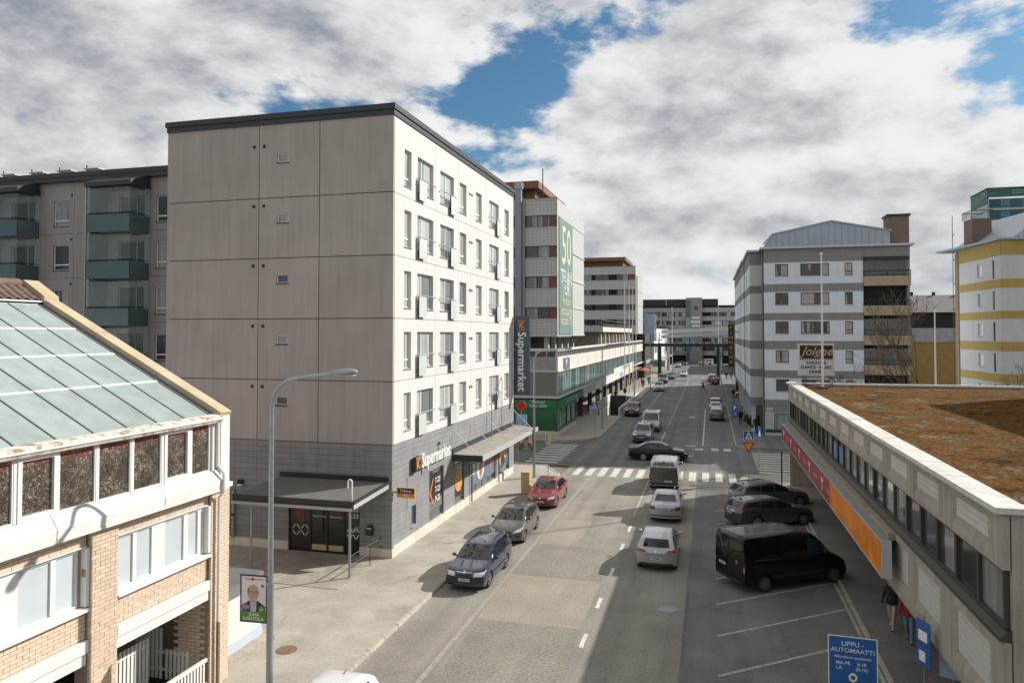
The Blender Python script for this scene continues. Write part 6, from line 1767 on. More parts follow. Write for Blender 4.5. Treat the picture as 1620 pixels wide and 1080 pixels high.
def small_hatch():
    L = 4.30
    s = CarShape(L, 1.78, 1.47, 2.65, .86,
        [(0, .62), (.06, .72), (.3, .83), (.7, .93), (1.05, 1.0), (1.5, 1.24), (1.95, 1.43), (2.4, 1.475), (3.0, 1.45), (3.6, 1.38), (3.82, 1.33), (4.1, 1.06), (4.22, .95), (4.30, .80)],
        [(0, .60), (.3, .76), (1.05, .90), (2.5, .96), (3.6, 1.02), (4.1, .98), (4.3, .75)], nose=.32)
    X = lambda f: L / 2 - f
    s.fr('windscreen', [(-.66, 1.01), (.66, 1.01), (.52, 1.40), (-.52, 1.40)], car_glass, 'front', 10, 6, .006, False)
    s.fr('rear_window', [(-.55, 1.07), (.55, 1.07), (.48, 1.31), (-.48, 1.31)], car_glass, 'rear', 10, 5, .006, False)
    s.sides('side_window', [(X(1.3), .985), (X(2.3), 1.0), (X(2.26), 1.37), (X(1.82), 1.34)], car_glass)
    s.sides('side_window', [(X(2.4), 1.0), (X(3.2), 1.05), (X(3.08), 1.34), (X(2.36), 1.37)], car_glass)
    s.sides('side_window', [(X(3.27), 1.06), (X(3.55), 1.1), (X(3.4), 1.27), (X(3.16), 1.33)], car_glass)
    s.fr('headlight', [(.42, .58), (.80, .66), (.83, .83), (.50, .70)], lamp_clear, 'front', 6, 3)
    s.fr('grille', [(-.34, .40), (.34, .40), (.42, .52), (-.42, .52)], dark_trim, 'front', 8, 2, .006, False)
    s.fr('grille', [(-.3, .63), (.3, .63), (.34, .68), (-.34, .68)], dark_trim, 'front', 8, 2, .006, False)
    s.fr('fog_light', [(.52, .36), (.72, .42), (.7, .5), (.56, .46)], dark_trim, 'front', 4, 2)
    s.fr('emblem', [(-.05, .63), (.05, .63), (.05, .69), (-.05, .69)], chrome, 'front', 2, 2, .014, False)
    s.fr('tail_light', [(.45, .86), (.84, .82), (.86, .98), (.52, .96)], lamp_red, 'rear', 6, 3)
    s.plate('front', .55); s.plate('rear', .62)
    s.mirrors(X(1.38), 1.0); s.handles((X(2.2), X(3.1)), .88)
    s.seams([(X(1.22), .35, X(1.27), .93), (X(2.35), .3, X(2.35), .97)])
    return s.finish()
def wagon(L=4.51, W=1.73, H=1.46, old=True, nose=.14):
    s = CarShape(L, W, H, 2.52 if old else 2.75, .9,
        [(0, .70), (.05, .80), (.3, .87), (.8, .93), (1.18, .98), (1.62, 1.22), (2.02, 1.40), (2.5, H), (3.2, H), (3.9, H - .03), (4.1, H - .07), (L - .14, 1.0), (L - .05, .88), (L, .75)],
        [(0, .66), (.3, .80), (1.1, .90), (2.5, .93), (3.8, .95), (L - .1, .92), (L, .72)], nose=nose, tail=.12, tumble=.34)
    X = lambda f: L / 2 - f
    k = W / 1.73
    s.fr('windscreen', [(-.64 * k, .99), (.64 * k, .99), (.53 * k, 1.375), (-.53 * k, 1.375)], car_glass, 'front', 10, 6, .006, False)
    s.fr('rear_window', [(-.58 * k, 1.0), (.58 * k, 1.0), (.50 * k, 1.33), (-.50 * k, 1.33)], car_glass, 'rear', 10, 5, .006, False)
    s.sides('side_window', [(X(1.42), .97), (X(2.36), .97), (X(2.34), 1.36), (X(1.92), 1.33)], car_glass)
    s.sides('side_window', [(X(2.45), .97), (X(3.25), .98), (X(3.2), 1.36), (X(2.43), 1.36)], car_glass)
    s.sides('side_window', [(X(3.34), .99), (X(4.15), 1.0), (X(3.98), 1.33), (X(3.29), 1.36)], car_glass)
    s.fr('headlight', [(.38 * k, .63), (.79 * k, .65), (.81 * k, .79), (.40 * k, .77)], lamp_clear, 'front', 6, 3)
    s.fr('grille', [(-.35, .64), (.35, .64), (.35, .77), (-.35, .77)], dark_trim, 'front', 8, 2, .006, False)
    s.fr('grille_surround', [(-.35, .765), (.35, .765), (.35, .79), (-.35, .79)], chrome, 'front', 8, 1, .012, False)
    s.fr('emblem', [(-.05, .75), (.05, .75), (.05, .82), (-.05, .82)], chrome, 'front', 2, 2, .016, False)
    s.fr('bumper', [(-.80 * k, .38), (.80 * k, .38), (.82 * k, .60), (-.82 * k, .60)], dark_trim, 'front', 12, 3, .012, False)
    s.fr('bumper', [(-.80 * k, .34), (.80 * k, .34), (.80 * k, .48), (-.80 * k, .48)], dark_trim, 'rear', 12, 3, .012, False)
    s.fr('tail_light', [(.58 * k, .70), (.80 * k, .70), (.80 * k, 1.0 if old else .86), (.62 * k, 1.0 if old else .88)], lamp_red, 'rear', 4, 4)
    s.plate('front', .50); s.plate('rear', .62)
    s.mirrors(X(1.5), .98); s.handles((X(2.25), X(3.1)), .85)
    s.seams([(X(1.3), .35, X(1.35), .93), (X(2.4), .3, X(2.4), .95), (X(3.3), .75, X(3.3), .98)])
    for sd in (1, -1):
        s.p('roof_rail', MB().tube([(X(2.1), sd * .54 * k, 1.40), (X(2.25), sd * .545 * k, H + .02), (X(3.85), sd * .545 * k, H + .01), (X(4.0), sd * .54 * k, 1.38)], .017, 6), dark_trim)
    s.sides('side_moulding', [(X(1.3), .48), (X(3.3), .48), (X(3.3), .54), (X(1.3), .54)], dark_trim, 8, 1, .012)
    return s.finish()
def sedan(L=4.58, W=1.78, H=1.44, hatchy=False):
    s = CarShape(L, W, H, 2.68, .9,
        [(0, .64), (.06, .74), (.35, .84), (.8, .92), (1.18, .98), (1.62, 1.22), (2.05, 1.40), (2.5, H), (3.1, H - .02), (3.45, H - .10), (3.95, 1.10), (4.1, 1.05), (L - .08, 1.0), (L - .02, .92), (L, .8)],
        [(0, .60), (.3, .78), (1.1, .90), (2.5, .93), (3.8, .97), (L - .1, .94), (L, .74)], nose=.26, tail=.16)
    X = lambda f: L / 2 - f
    s.fr('windscreen', [(-.65, .99), (.65, .99), (.53, 1.37), (-.53, 1.37)], car_glass, 'front', 10, 6, .006, False)
    s.fr('rear_window', [(-.60, 1.10), (.60, 1.10), (.50, 1.35), (-.50, 1.35)], car_glass, 'rear', 10, 5, .006, False)
    s.sides('side_window', [(X(1.4), .97), (X(2.36), .97), (X(2.34), 1.36), (X(1.92), 1.33)], car_glass)
    s.sides('side_window', [(X(2.45), .97), (X(3.3), 1.0), (X(3.12), 1.33), (X(2.43), 1.36)], car_glass)
    s.sides('side_window', [(X(3.36), 1.01), (X(3.6), 1.05), (X(3.36), 1.27), (X(3.17), 1.32)], car_glass)
    s.fr('headlight', [(.42, .58), (.80, .64), (.82, .78), (.46, .70)], lamp_clear, 'front', 6, 3)
    s.fr('grille', [(-.36, .56), (.36, .56), (.38, .68), (-.38, .68)], dark_trim, 'front', 8, 2, .006, False)
    s.fr('air_intake', [(-.6, .30), (.6, .30), (.55, .42), (-.55, .42)], dark_trim, 'front', 8, 2, .006, False)
    s.fr('emblem', [(-.05, .62), (.05, .62), (.05, .71), (-.05, .71)], chrome, 'front', 2, 2, .014, False)
    s.fr('tail_light', [(.50, .76), (.83, .74), (.84, .93), (.56, .92)], lamp_red, 'rear', 6, 3)
    s.fr('bumper_trim', [(-.8, .40), (.8, .40), (.8, .46), (-.8, .46)], dark_trim, 'rear', 10, 1, .012, False)
    s.plate('front', .47); s.plate('rear', .80)
    s.mirrors(X(1.48), .98); s.handles((X(2.25), X(3.2)), .86)
    s.seams([(X(1.3), .35, X(1.35), .93), (X(2.4), .3, X(2.4), .95)])
    return s.finish()
def suv():
    L = 4.4
    s = CarShape(L, 1.84, 1.66, 2.65, .88,
        [(0, .80), (.06, .92), (.35, 1.02), (.8, 1.07), (1.15, 1.12), (1.55, 1.38), (1.92, 1.58), (2.4, 1.66), (3.2, 1.65), (3.8, 1.58), (4.02, 1.5), (4.25, 1.12), (4.34, .98), (4.4, .82)],
        [(0, .74), (.3, .92), (1.1, 1.03), (2.5, 1.07), (3.6, 1.12), (4.2, 1.06), (4.4, .8)], rw=.345, bot=.26, nose=.26)
    X = lambda f: L / 2 - f
    s.fr('windscreen', [(-.68, 1.14), (.68, 1.14), (.56, 1.56), (-.56, 1.56)], car_glass, 'front', 10, 6, .006, False)
    s.fr('rear_window', [(-.58, 1.16), (.58, 1.16), (.50, 1.48), (-.50, 1.48)], car_glass, 'rear', 10, 5, .006, False)
    s.sides('side_window', [(X(1.35), 1.11), (X(2.3), 1.12), (X(2.28), 1.55), (X(1.82), 1.51)], car_glass)
    s.sides('side_window', [(X(2.4), 1.12), (X(3.2), 1.15), (X(3.12), 1.54), (X(2.38), 1.55)], car_glass)
    s.sides('side_window', [(X(3.28), 1.16), (X(3.75), 1.2), (X(3.58), 1.48), (X(3.2), 1.53)], car_glass)
    s.fr('headlight', [(.46, .76), (.83, .80), (.85, .95), (.46, .88)], lamp_clear, 'front', 6, 3)
    s.fr('grille', [(-.42, .68), (.42, .68), (.42, .88), (-.42, .88)], dark_trim, 'front', 8, 2, .006, False)
    s.fr('bumper_trim', [(-.75, .36), (.75, .36), (.7, .56), (-.7, .56)], dark_trim, 'front', 8, 2, .008, False)
    s.fr('bumper_trim', [(-.8, .36), (.8, .36), (.8, .56), (-.8, .56)], dark_trim, 'rear', 8, 2, .008, False)
    s.fr('tail_light', [(.5, .95), (.86, .93), (.87, 1.1), (.56, 1.1)], lamp_red, 'rear', 4, 3)
    s.plate('front', .60); s.plate('rear', .78)
    s.mirrors(X(1.45), 1.13); s.handles((X(2.2), X(3.1)), .98)
    s.seams([(X(1.25), .45, X(1.3), 1.05), (X(2.35), .42, X(2.35), 1.1)])
    return s.finish()
def big_wagon(): 
    return wagon2()
def wagon2(L=4.9, W=1.86, H=1.48):
    s = CarShape(L, W, H, 2.80, .95,
        [(0, .62), (.06, .72), (.35, .84), (.9, .93), (1.3, .99), (1.75, 1.23), (2.2, 1.42), (2.7, H), (3.4, H - .01), (4.1, H - .06), (4.4, H - .12), (L - .14, 1.04), (L - .06, .94), (L, .78)],
        [(0, .58), (.3, .76), (1.1, .90), (2.5, .95), (3.8, 1.0), (L - .1, .96), (L, .72)], rw=.33, nose=.30, tail=.22)
    X = lambda f: L / 2 - f
    s.fr('windscreen', [(-.68, 1.0), (.68, 1.0), (.55, 1.40), (-.55, 1.40)], car_glass, 'front', 10, 6, .006, False)
    s.fr('rear_window', [(-.62, 1.06), (.62, 1.06), (.50, 1.33), (-.50, 1.33)], car_glass, 'rear', 10, 5, .006, False)
    s.sides('side_window', [(X(1.55), .98), (X(2.56), 1.0), (X(2.54), 1.385), (X(2.1), 1.355)], car_glass)
    s.sides('side_window', [(X(2.66), 1.0), (X(3.5), 1.04), (X(3.4), 1.38), (X(2.64), 1.385)], car_glass)
    s.sides('side_window', [(X(3.6), 1.05), (X(4.32), 1.12), (X(4.15), 1.31), (X(3.5), 1.37)], car_glass)
    s.sides('window_trim', [(X(1.55), .965), (X(4.35), 1.085), (X(4.35), 1.105), (X(1.55), .98)], chrome, 12, 1, .009)
    s.fr('headlight', [(.45, .60), (.84, .66), (.86, .78), (.5, .70)], lamp_clear, 'front', 6, 3)
    s.fr('grille', [(-.42, .46), (.42, .46), (.44, .66), (-.44, .66)], dark_trim, 'front', 8, 2, .006, False)
    s.fr('tail_light', [(.46, .84), (.87, .82), (.89, .96), (.5, .92)], lamp_red, 'rear', 6, 3)
    s.fr('tailgate_trim', [(-.44, .88), (.44, .88), (.44, .905), (-.44, .905)], chrome, 'rear', 8, 1, .012, False)
    s.fr('bumper_trim', [(-.8, .3), (.8, .3), (.8, .42), (-.8, .42)], dark_trim, 'rear', 8, 2, .008, False)
    s.plate('front', .42); s.plate('rear', .76)
    s.mirrors(X(1.64), 1.0); s.handles((X(2.45), X(3.35)), .88)
    s.seams([(X(1.42), .35, X(1.48), .95), (X(2.6), .3, X(2.6), .98), (X(3.55), .75, X(3.5), 1.0)])
    for sd in (1, -1):
        s.p('roof_rail', MB().tube([(X(2.4), sd * .60, 1.42), (X(2.5), sd * .605, H + .01), (X(4.1), sd * .59, H - .03), (X(4.25), sd * .58, 1.37)], .016, 6), dark_trim)
    s.p('antenna', MB().add([(X(4.1), -.02, 1.42), (X(4.1), .02, 1.42), (X(4.28), .02, 1.38), (X(4.28), -.02, 1.38), (X(4.25), 0, 1.47)], [(0, 1, 4), (1, 2, 4), (2, 3, 4), (3, 0, 4), (0, 3, 2, 1)]), dark_trim, 0)
    return s.finish()
def cargo_van():
    L = 5.4
    s = CarShape(L, 2.05, 2.26, 3.45, .95,
        [(0, .72), (.05, .86), (.3, 1.02), (.7, 1.16), (.92, 1.26), (1.3, 1.66), (1.72, 2.05), (2.0, 2.17), (2.5, 2.25), (3.4, 2.265), (L - .15, 2.25), (L - .04, 2.2), (L, 2.1)],
        [(0, .68), (.3, .92), (.9, 1.12), (1.6, 1.22), (3, 1.26), (L, 1.26)], rw=.345, bot=.30, tumble=.09, nose=.30, tail=.05, hwr=.98, side=(.97, .99, 1.0, 1.0, .995), kind='steel', ww=.215, bow=.16)
    X = lambda f: L / 2 - f
    s.fr('windscreen', [(-.82, 1.3), (.82, 1.3), (.72, 1.98), (-.72, 1.98)], van_glass, 'front', 10, 6, .006, False)
    s.fr('rear_window', [(-.86, 1.3), (-.04, 1.3), (-.04, 1.98), (-.82, 1.98)], car_glass, 'rear', 6, 5, .006, True)
    s.fr('door_gap', [(-.012, .5), (.012, .5), (.012, 2.12), (-.012, 2.12)], dark_trim, 'rear', 1, 8, .005, False)
    s.sides('side_window', [(X(1.28), 1.30), (X(1.62), 1.30), (X(1.62), 1.86), (X(1.58), 1.82)], van_glass, 4, 4)
    s.sides('side_window', [(X(1.70), 1.28), (X(2.32), 1.30), (X(2.30), 1.96), (X(1.72), 1.92)], van_glass, 4, 4)
    s.fr('headlight', [(.60, .84), (.93, .90), (.95, 1.18), (.68, 1.04)], lamp_clear, 'front', 6, 3)
    s.fr('bumper', [(-.95, .36), (.95, .36), (.95, .68), (-.95, .68)], dark_trim, 'front', 12, 3, .012, False)
    s.fr('bumper', [(-.99, .34), (.99, .34), (.99, .52), (-.99, .52)], dark_trim, 'rear', 12, 3, .03, False)
    s.fr('tail_light', [(.93, .80), (1.0, .80), (1.0, 1.22), (.93, 1.22)], lamp_red, 'rear', 2, 6, .012)
    s.fr('reversing_light', [(.94, .88), (.99, .88), (.99, 1.06), (.94, 1.06)], lamp_clear, 'rear', 2, 4, .018)
    s.plate('rear', .92, y=.45)
    s.fr('emblem', [(-.58, 1.13), (-.46, 1.13), (-.46, 1.25), (-.58, 1.25)], chrome, 'rear', 2, 2, .012, False)
    s.mirrors(X(1.45), 1.36, dark_trim, .2, .3); s.handles((X(2.2),), 1.1)
    s.seams([(X(1.2), .5, X(1.25), 1.2), (X(2.4), .45, X(2.4), 2.05), (X(3.55), .45, X(3.55), 2.05), (X(4.85), .45, X(4.85), 2.05)])
    s.sides('slide_rail', [(X(3.6), 1.285), (X(4.9), 1.285), (X(4.9), 1.32), (X(3.6), 1.32)], M('rail_brown', (.10, .05, .045), .4, var=0), 8, 1, .01)
    s.sides('side_moulding', [(X(1.45), .55), (X(3.95), .55), (X(3.95), .68), (X(1.45), .68)], dark_trim, 10, 1, .014)
    return s.finish()
def mpv_van(H=1.98, glazed=True):
    L = 4.9
    s = CarShape(L, 1.94, H, 3.0, .93,
        [(0, .74), (.05, .88), (.3, 1.0), (.75, 1.1), (.98, 1.16), (1.4, 1.5), (1.85, H - .12), (2.2, H - .03), (2.8, H), (4.3, H), (L - .2, H - .03), (L - .07, H - .1), (L, H - .5)],
        [(0, .70), (.3, .90), (.95, 1.06), (1.6, 1.12), (3, 1.14), (L, 1.14)], rw=.335, bot=.26, tumble=.13, nose=.30, tail=.06, hwr=.97, side=(.965, .99, 1.0, 1.0, .985), kind='steel', bow=.14)
    X = lambda f: L / 2 - f
    s.fr('windscreen', [(-.78, 1.18), (.78, 1.18), (.68, H - .17), (-.68, H - .17)], car_glass, 'front', 10, 6, .006, False)
    if glazed:
        s.fr('rear_window', [(-.74, 1.2), (.74, 1.2), (.68, H - .2), (-.68, H - .2)], car_glass, 'rear', 8, 5, .006, False)
        s.sides('side_window', [(X(2.6), 1.2), (X(3.4), 1.2), (X(3.4), H - .25), (X(2.6), H - .25)], car_glass)
        s.sides('side_window', [(X(3.5), 1.2), (X(4.5), 1.2), (X(4.4), H - .25), (X(3.5), H - .25)], car_glass)
    s.sides('side_window', [(X(1.35), 1.18), (X(2.45), 1.18), (X(2.45), H - .24), (X(1.85), H - .27)], car_glass)
    s.fr('door_gap', [(-.012, .45), (.012, .45), (.012, H - .12), (-.012, H - .12)], dark_trim, 'rear', 1, 8, .005, False)
    s.fr('rear_handle', [(-.04, 1.0), (.04, 1.0), (.04, 1.14), (-.04, 1.14)], dark_trim, 'rear', 1, 2, .02, False)
    s.fr('brake_light', [(-.09, H - .13), (.09, H - .13), (.09, H - .08), (-.09, H - .08)], lamp_red, 'rear', 2, 1, .02, False)
    s.fr('headlight', [(.52, .76), (.86, .84), (.88, 1.04), (.58, .92)], lamp_clear, 'front', 6, 3)
    s.fr('grille', [(-.45, .70), (.45, .70), (.45, .84), (-.45, .84)], dark_trim, 'front', 8, 2, .006, False)
    s.fr('bumper', [(-.85, .34), (.85, .34), (.85, .52), (-.85, .52)], dark_trim, 'front', 12, 3, .010, False)
    s.fr('bumper', [(-.92, .32), (.92, .32), (.92, .58), (-.92, .58)], dark_trim, 'rear', 12, 3, .02, False)
    s.fr('tail_light', [(.84, .70), (.94, .70), (.94, 1.12), (.84, 1.12)], lamp_red, 'rear', 2, 6, .012)
    s.plate('rear', .66, y=-.3); s.plate('front', .60)
    s.mirrors(X(1.5), 1.24, None, .2, .24); s.handles((X(2.3),), 1.05)
    s.seams([(X(1.15), .45, X(1.2), 1.1), (X(2.52), .4, X(2.52), H - .2), (X(3.45), .4, X(3.45), H - .2)])
    return s.finish()
# ------------------------------------------------------------------ vehicles in the street
SH = dict(hatch=hatch(), small=small_hatch(), wagon=wagon(), sedan=sedan(), suv=suv(), wagon2=wagon2(), cargo=cargo_van(), mpv=mpv_van(), panel=mpv_van(1.98, False), longsedan=sedan(4.85, 1.82, 1.45))
silver = paint('silver_paint', (0.40, 0.405, 0.41), 0.6); white_c = paint('white_car_paint', (0.74, 0.74, 0.73), 0.0)
navy_c = paint('navy_car_paint', (0.007, 0.011, 0.05), 0.3, .25, .06); brown_c = paint('grey_brown_paint', (0.115, 0.10, 0.092), 0.45)
red_c = paint('red_car_paint', (0.26, 0.018, 0.018), 0.25); black_c = paint('black_car_paint', (0.004, 0.004, 0.0045), 0.0, .3, .008, .6, .2)
dgrey_c = paint('dark_grey_paint', (0.06, 0.055, 0.06), 0.4); mgrey_c = paint('mid_grey_paint', (0.10, 0.098, 0.105), 0.45)
beige_c = paint('beige_grey_paint', (0.34, 0.33, 0.30), 0.5); blue_c = paint('blue_grey_paint', (0.15, 0.19, 0.24), 0.5); wine_c = paint('wine_paint', (0.12, 0.012, 0.022), 0.3)
taupe_c = paint('taupe_paint', (0.16, 0.145, 0.135), 0.4)
gp = 'cars parked along the left kerb'
place_car(SH['wagon'], 'parked_car', 'dark blue estate car with roof rails parked nearest in the left row', 'car', -9.64, 30.45, -90, navy_c, gp)
place_car(SH['small'], 'parked_car', 'grey brown hatchback parked between the blue estate and the red saloon', 'car', -9.85, 37.0, -90, brown_c, gp)
place_car(SH['sedan'], 'parked_car', 'red saloon parked beside the yellow cabinet and lamp post', 'car', -9.78, 44.7, -90, red_c, gp)
place_car(SH['hatch'], 'parked_car', 'white car at the bottom edge of the picture, only its roof showing', 'car', -9.42, 16.45, -90, white_c, gp)
gd = 'cars driving away up the right lane'
place_car(SH['hatch'], 'moving_car', 'silver hatchback seen from behind, last in the right lane', 'car', -2.36, 34.86, 90, silver, gd)
place_car(SH['sedan'], 'moving_car', 'silver saloon seen from behind, following the grey van', 'car', -2.47, 43.4, 90, silver, gd)
vn = place_car(SH['panel'], 'moving_van', 'grey van with pale roof seen from behind at the crossing', 'van', -3.05, 52.0, 90, silver, gd)
for c in vn.children:
    if c.name.startswith('body'):
        pass
SHp = SH['panel']
MBv = SHp.patch([(-.90, .60), (.90, .60), (.84, 1.86), (-.84, 1.86)], 'rear', 10, 8, .004)
MBv.part('rear_doors', paint('brown_grey_doors', (.075, .068, .064), .3, .45), vn, smooth=50)
place_car(SH['longsedan'], 'moving_car', 'black saloon crossing the junction from left to right behind the van', 'car', -4.25, 61.9, 2, black_c)
ga = 'cars coming down the street'
place_car(SH['suv'], 'moving_car', 'blue grey crossover facing the camera before the junction', 'car', -6.35, 72.3, -90, blue_c, ga)
place_car(SH['mpv'], 'moving_van', 'beige people carrier van waiting behind the blue grey crossover', 'van', -6.2, 80.9, -90, beige_c, ga)
place_car(SH['suv'], 'moving_car', 'dark red crossover beside the white ramp wall', 'car', -9.55, 94.3, -90, wine_c, ga)
place_car(SH['suv'], 'moving_car', 'white crossover by the far left kerb near the portal', 'car', -9.05, 135.3, -90, white_c, ga, simple=True)
place_car(SH['mpv'], 'moving_van', 'grey people carrier just behind the white crossover', 'van', -9.6, 157.2, -90, blue_c, ga, simple=True)
place_car(SH['sedan'], 'moving_car', 'dark grey saloon at the left portal leg', 'car', -8.7, 171, -90, mgrey_c, ga, simple=True)
place_car(SH['sedan'], 'moving_car', 'white saloon driving down the middle beneath the portal', 'car', -6.25, 182, -90, white_c, ga, simple=True)
place_car(SH['hatch'], 'parked_car', 'white hatchback parked far down on the left', 'car', -9.6, 231, -90, white_c, simple=True)
place_car(SH['sedan'], 'parked_car', 'red saloon parked at the far end near the office block', 'car', -9, 246, -60, red_c, simple=True)
place_car(SH['mpv'], 'parked_van', 'pale van parked across the far end of the street', 'van', -1.6, 250, 170, white_c, simple=True)
gr_ = 'cars parked along the right kerb'
place_car(SH['small'], 'parked_car', 'dark brown hatchback parked nearest in the right kerb row', 'car', .66, 92.5, 90, taupe_c, gr_)
place_car(SH['sedan'], 'parked_car', 'silver saloon parked second in the right kerb row', 'car', .6, 100.3, 90, silver, gr_)
place_car(SH['wagon2'], 'parked_car', 'dark estate parked third in the right kerb row', 'car', .6, 107.0, 90, mgrey_c, gr_, simple=True)
place_car(SH['small'], 'parked_car', 'dark red hatchback parked right under the portal', 'car', .9, 155.7, 90, wine_c, gr_, simple=True)
place_car(SH['suv'], 'parked_car', 'dark crossover parked ahead of the dark red hatchback', 'car', .4, 162.0, 90, mgrey_c, gr_, simple=True)
place_car(SH['sedan'], 'parked_car', 'white saloon parked farthest in the right kerb row', 'car', .2, 169, 90, white_c, gr_, simple=True)
place_car(SH['sedan'], 'moving_car', 'pale saloon nosing out of the gap by the cinema', 'car', 5.6, 125.0, 180, white_c, simple=True)
gq = 'vehicles in the angled parking bays'
place_car(SH['cargo'], 'parked_van', 'black panel van parked in an angled bay', 'van', 2.9, 33.1, 34, black_c, gq)
place_car(SH['wagon2'], 'parked_car', 'dark grey estate parked in the bay next to the black van', 'car', 3.05, 42.85, 29, dgrey_c, gq)
place_car(SH['wagon2'], 'parked_car', 'grey estate with side glass parked in the bay nearest the crossing', 'car', 3.35, 47.2, 29, mgrey_c, gq)

# ------------------------------------------------------------------ street lamps
def street_lamp(x, y, h, label, reach=2.1, dirx=1.0, z=.1, r=.085):
    o = thing('street_lamp', label, 'lamp', (x, y, z), 0, 'street lamps')
    lampm = M('lamp_steel', (.36, .38, .40), .4, .65, var=.12, scale=5)
    h -= z
    MB().tube([(0, 0, 0), (0, 0, h * .42)], [r * 1.1, r], 12).part('lower_pole', lampm, o, smooth=40)
    pts = [(0, 0, h * .42), (0, 0, h - .85)]
    for a in range(1, 7):
        an = a * math.pi / 13
        pts.append((dirx * .75 * (1 - math.cos(an)), .0, h - .85 + .75 * math.sin(an)))
    ex, ez = pts[-1][0], pts[-1][2]
    pts.append((dirx * (reach - .55), .12 * (reach - .5), ez + .12))
    MB().tube(pts, [r * .85, r * .7] + [r * .6] * 7, 10).part('upper_pole', lampm, o, smooth=40)
    MB().tube([(0, 0, h * .42 - .05), (0, 0, h * .42 + .05)], r * 1.15, 12).part('collar', lampm, o)
    hd = MB()
    n = 12
    secs = [(0, .045, .05), (.12, .07, .07), (.32, .14, .10), (.55, .15, .11), (.72, .11, .085), (.80, .03, .03)]
    vs = []
    for (t_, w_, hh) in secs:
        for k in range(n):
            a = 2 * math.pi * k / n
            vs.append((dirx * (reach - .62 + t_), .12 * (reach - .5) + w_ * math.cos(a), ez + .13 + .05 * t_ + (hh if math.sin(a) > 0 else hh * .45) * math.sin(a)))
    fs_ = [(i * n + k, i * n + (k + 1) % n, (i + 1) * n + (k + 1) % n, (i + 1) * n + k) for i in range(len(secs) - 1) for k in range(n)] + [tuple(reversed(range(n))), tuple(range((len(secs) - 1) * n, len(secs) * n))]
    hd.add(vs, fs_)
    hh_ = hd.part('lamp_head', M('lamp_head_grey', (.30, .31, .32), .4, .4, var=.1), o, smooth=50)
    MB().box(dirx * (reach - .35), dirx * (reach + .1), .12 * (reach - .5) - .09, .12 * (reach - .5) + .09, ez + .08, ez + .095).part('lens', M('lamp_lens', (.55, .55, .52), .2, var=0), hh_)
    return o
street_lamp(-10.95, 16.72, 9.35, 'tall galvanised street lamp nearest, carrying an election poster', 2.15)
street_lamp(-12.25, 51.34, 9.25, 'street lamp behind the red saloon at the corner', 2.6)
street_lamp(-11.37, 79.5, 9.25, 'street lamp on the small island beyond the junction', 2.4)
street_lamp(-11.1, 111.5, 9.1, 'street lamp beyond the white ramp wall', 2.4)
street_lamp(-10.9, 138.8, 9.1, 'street lamp near the portal on the left kerb', 2.2)

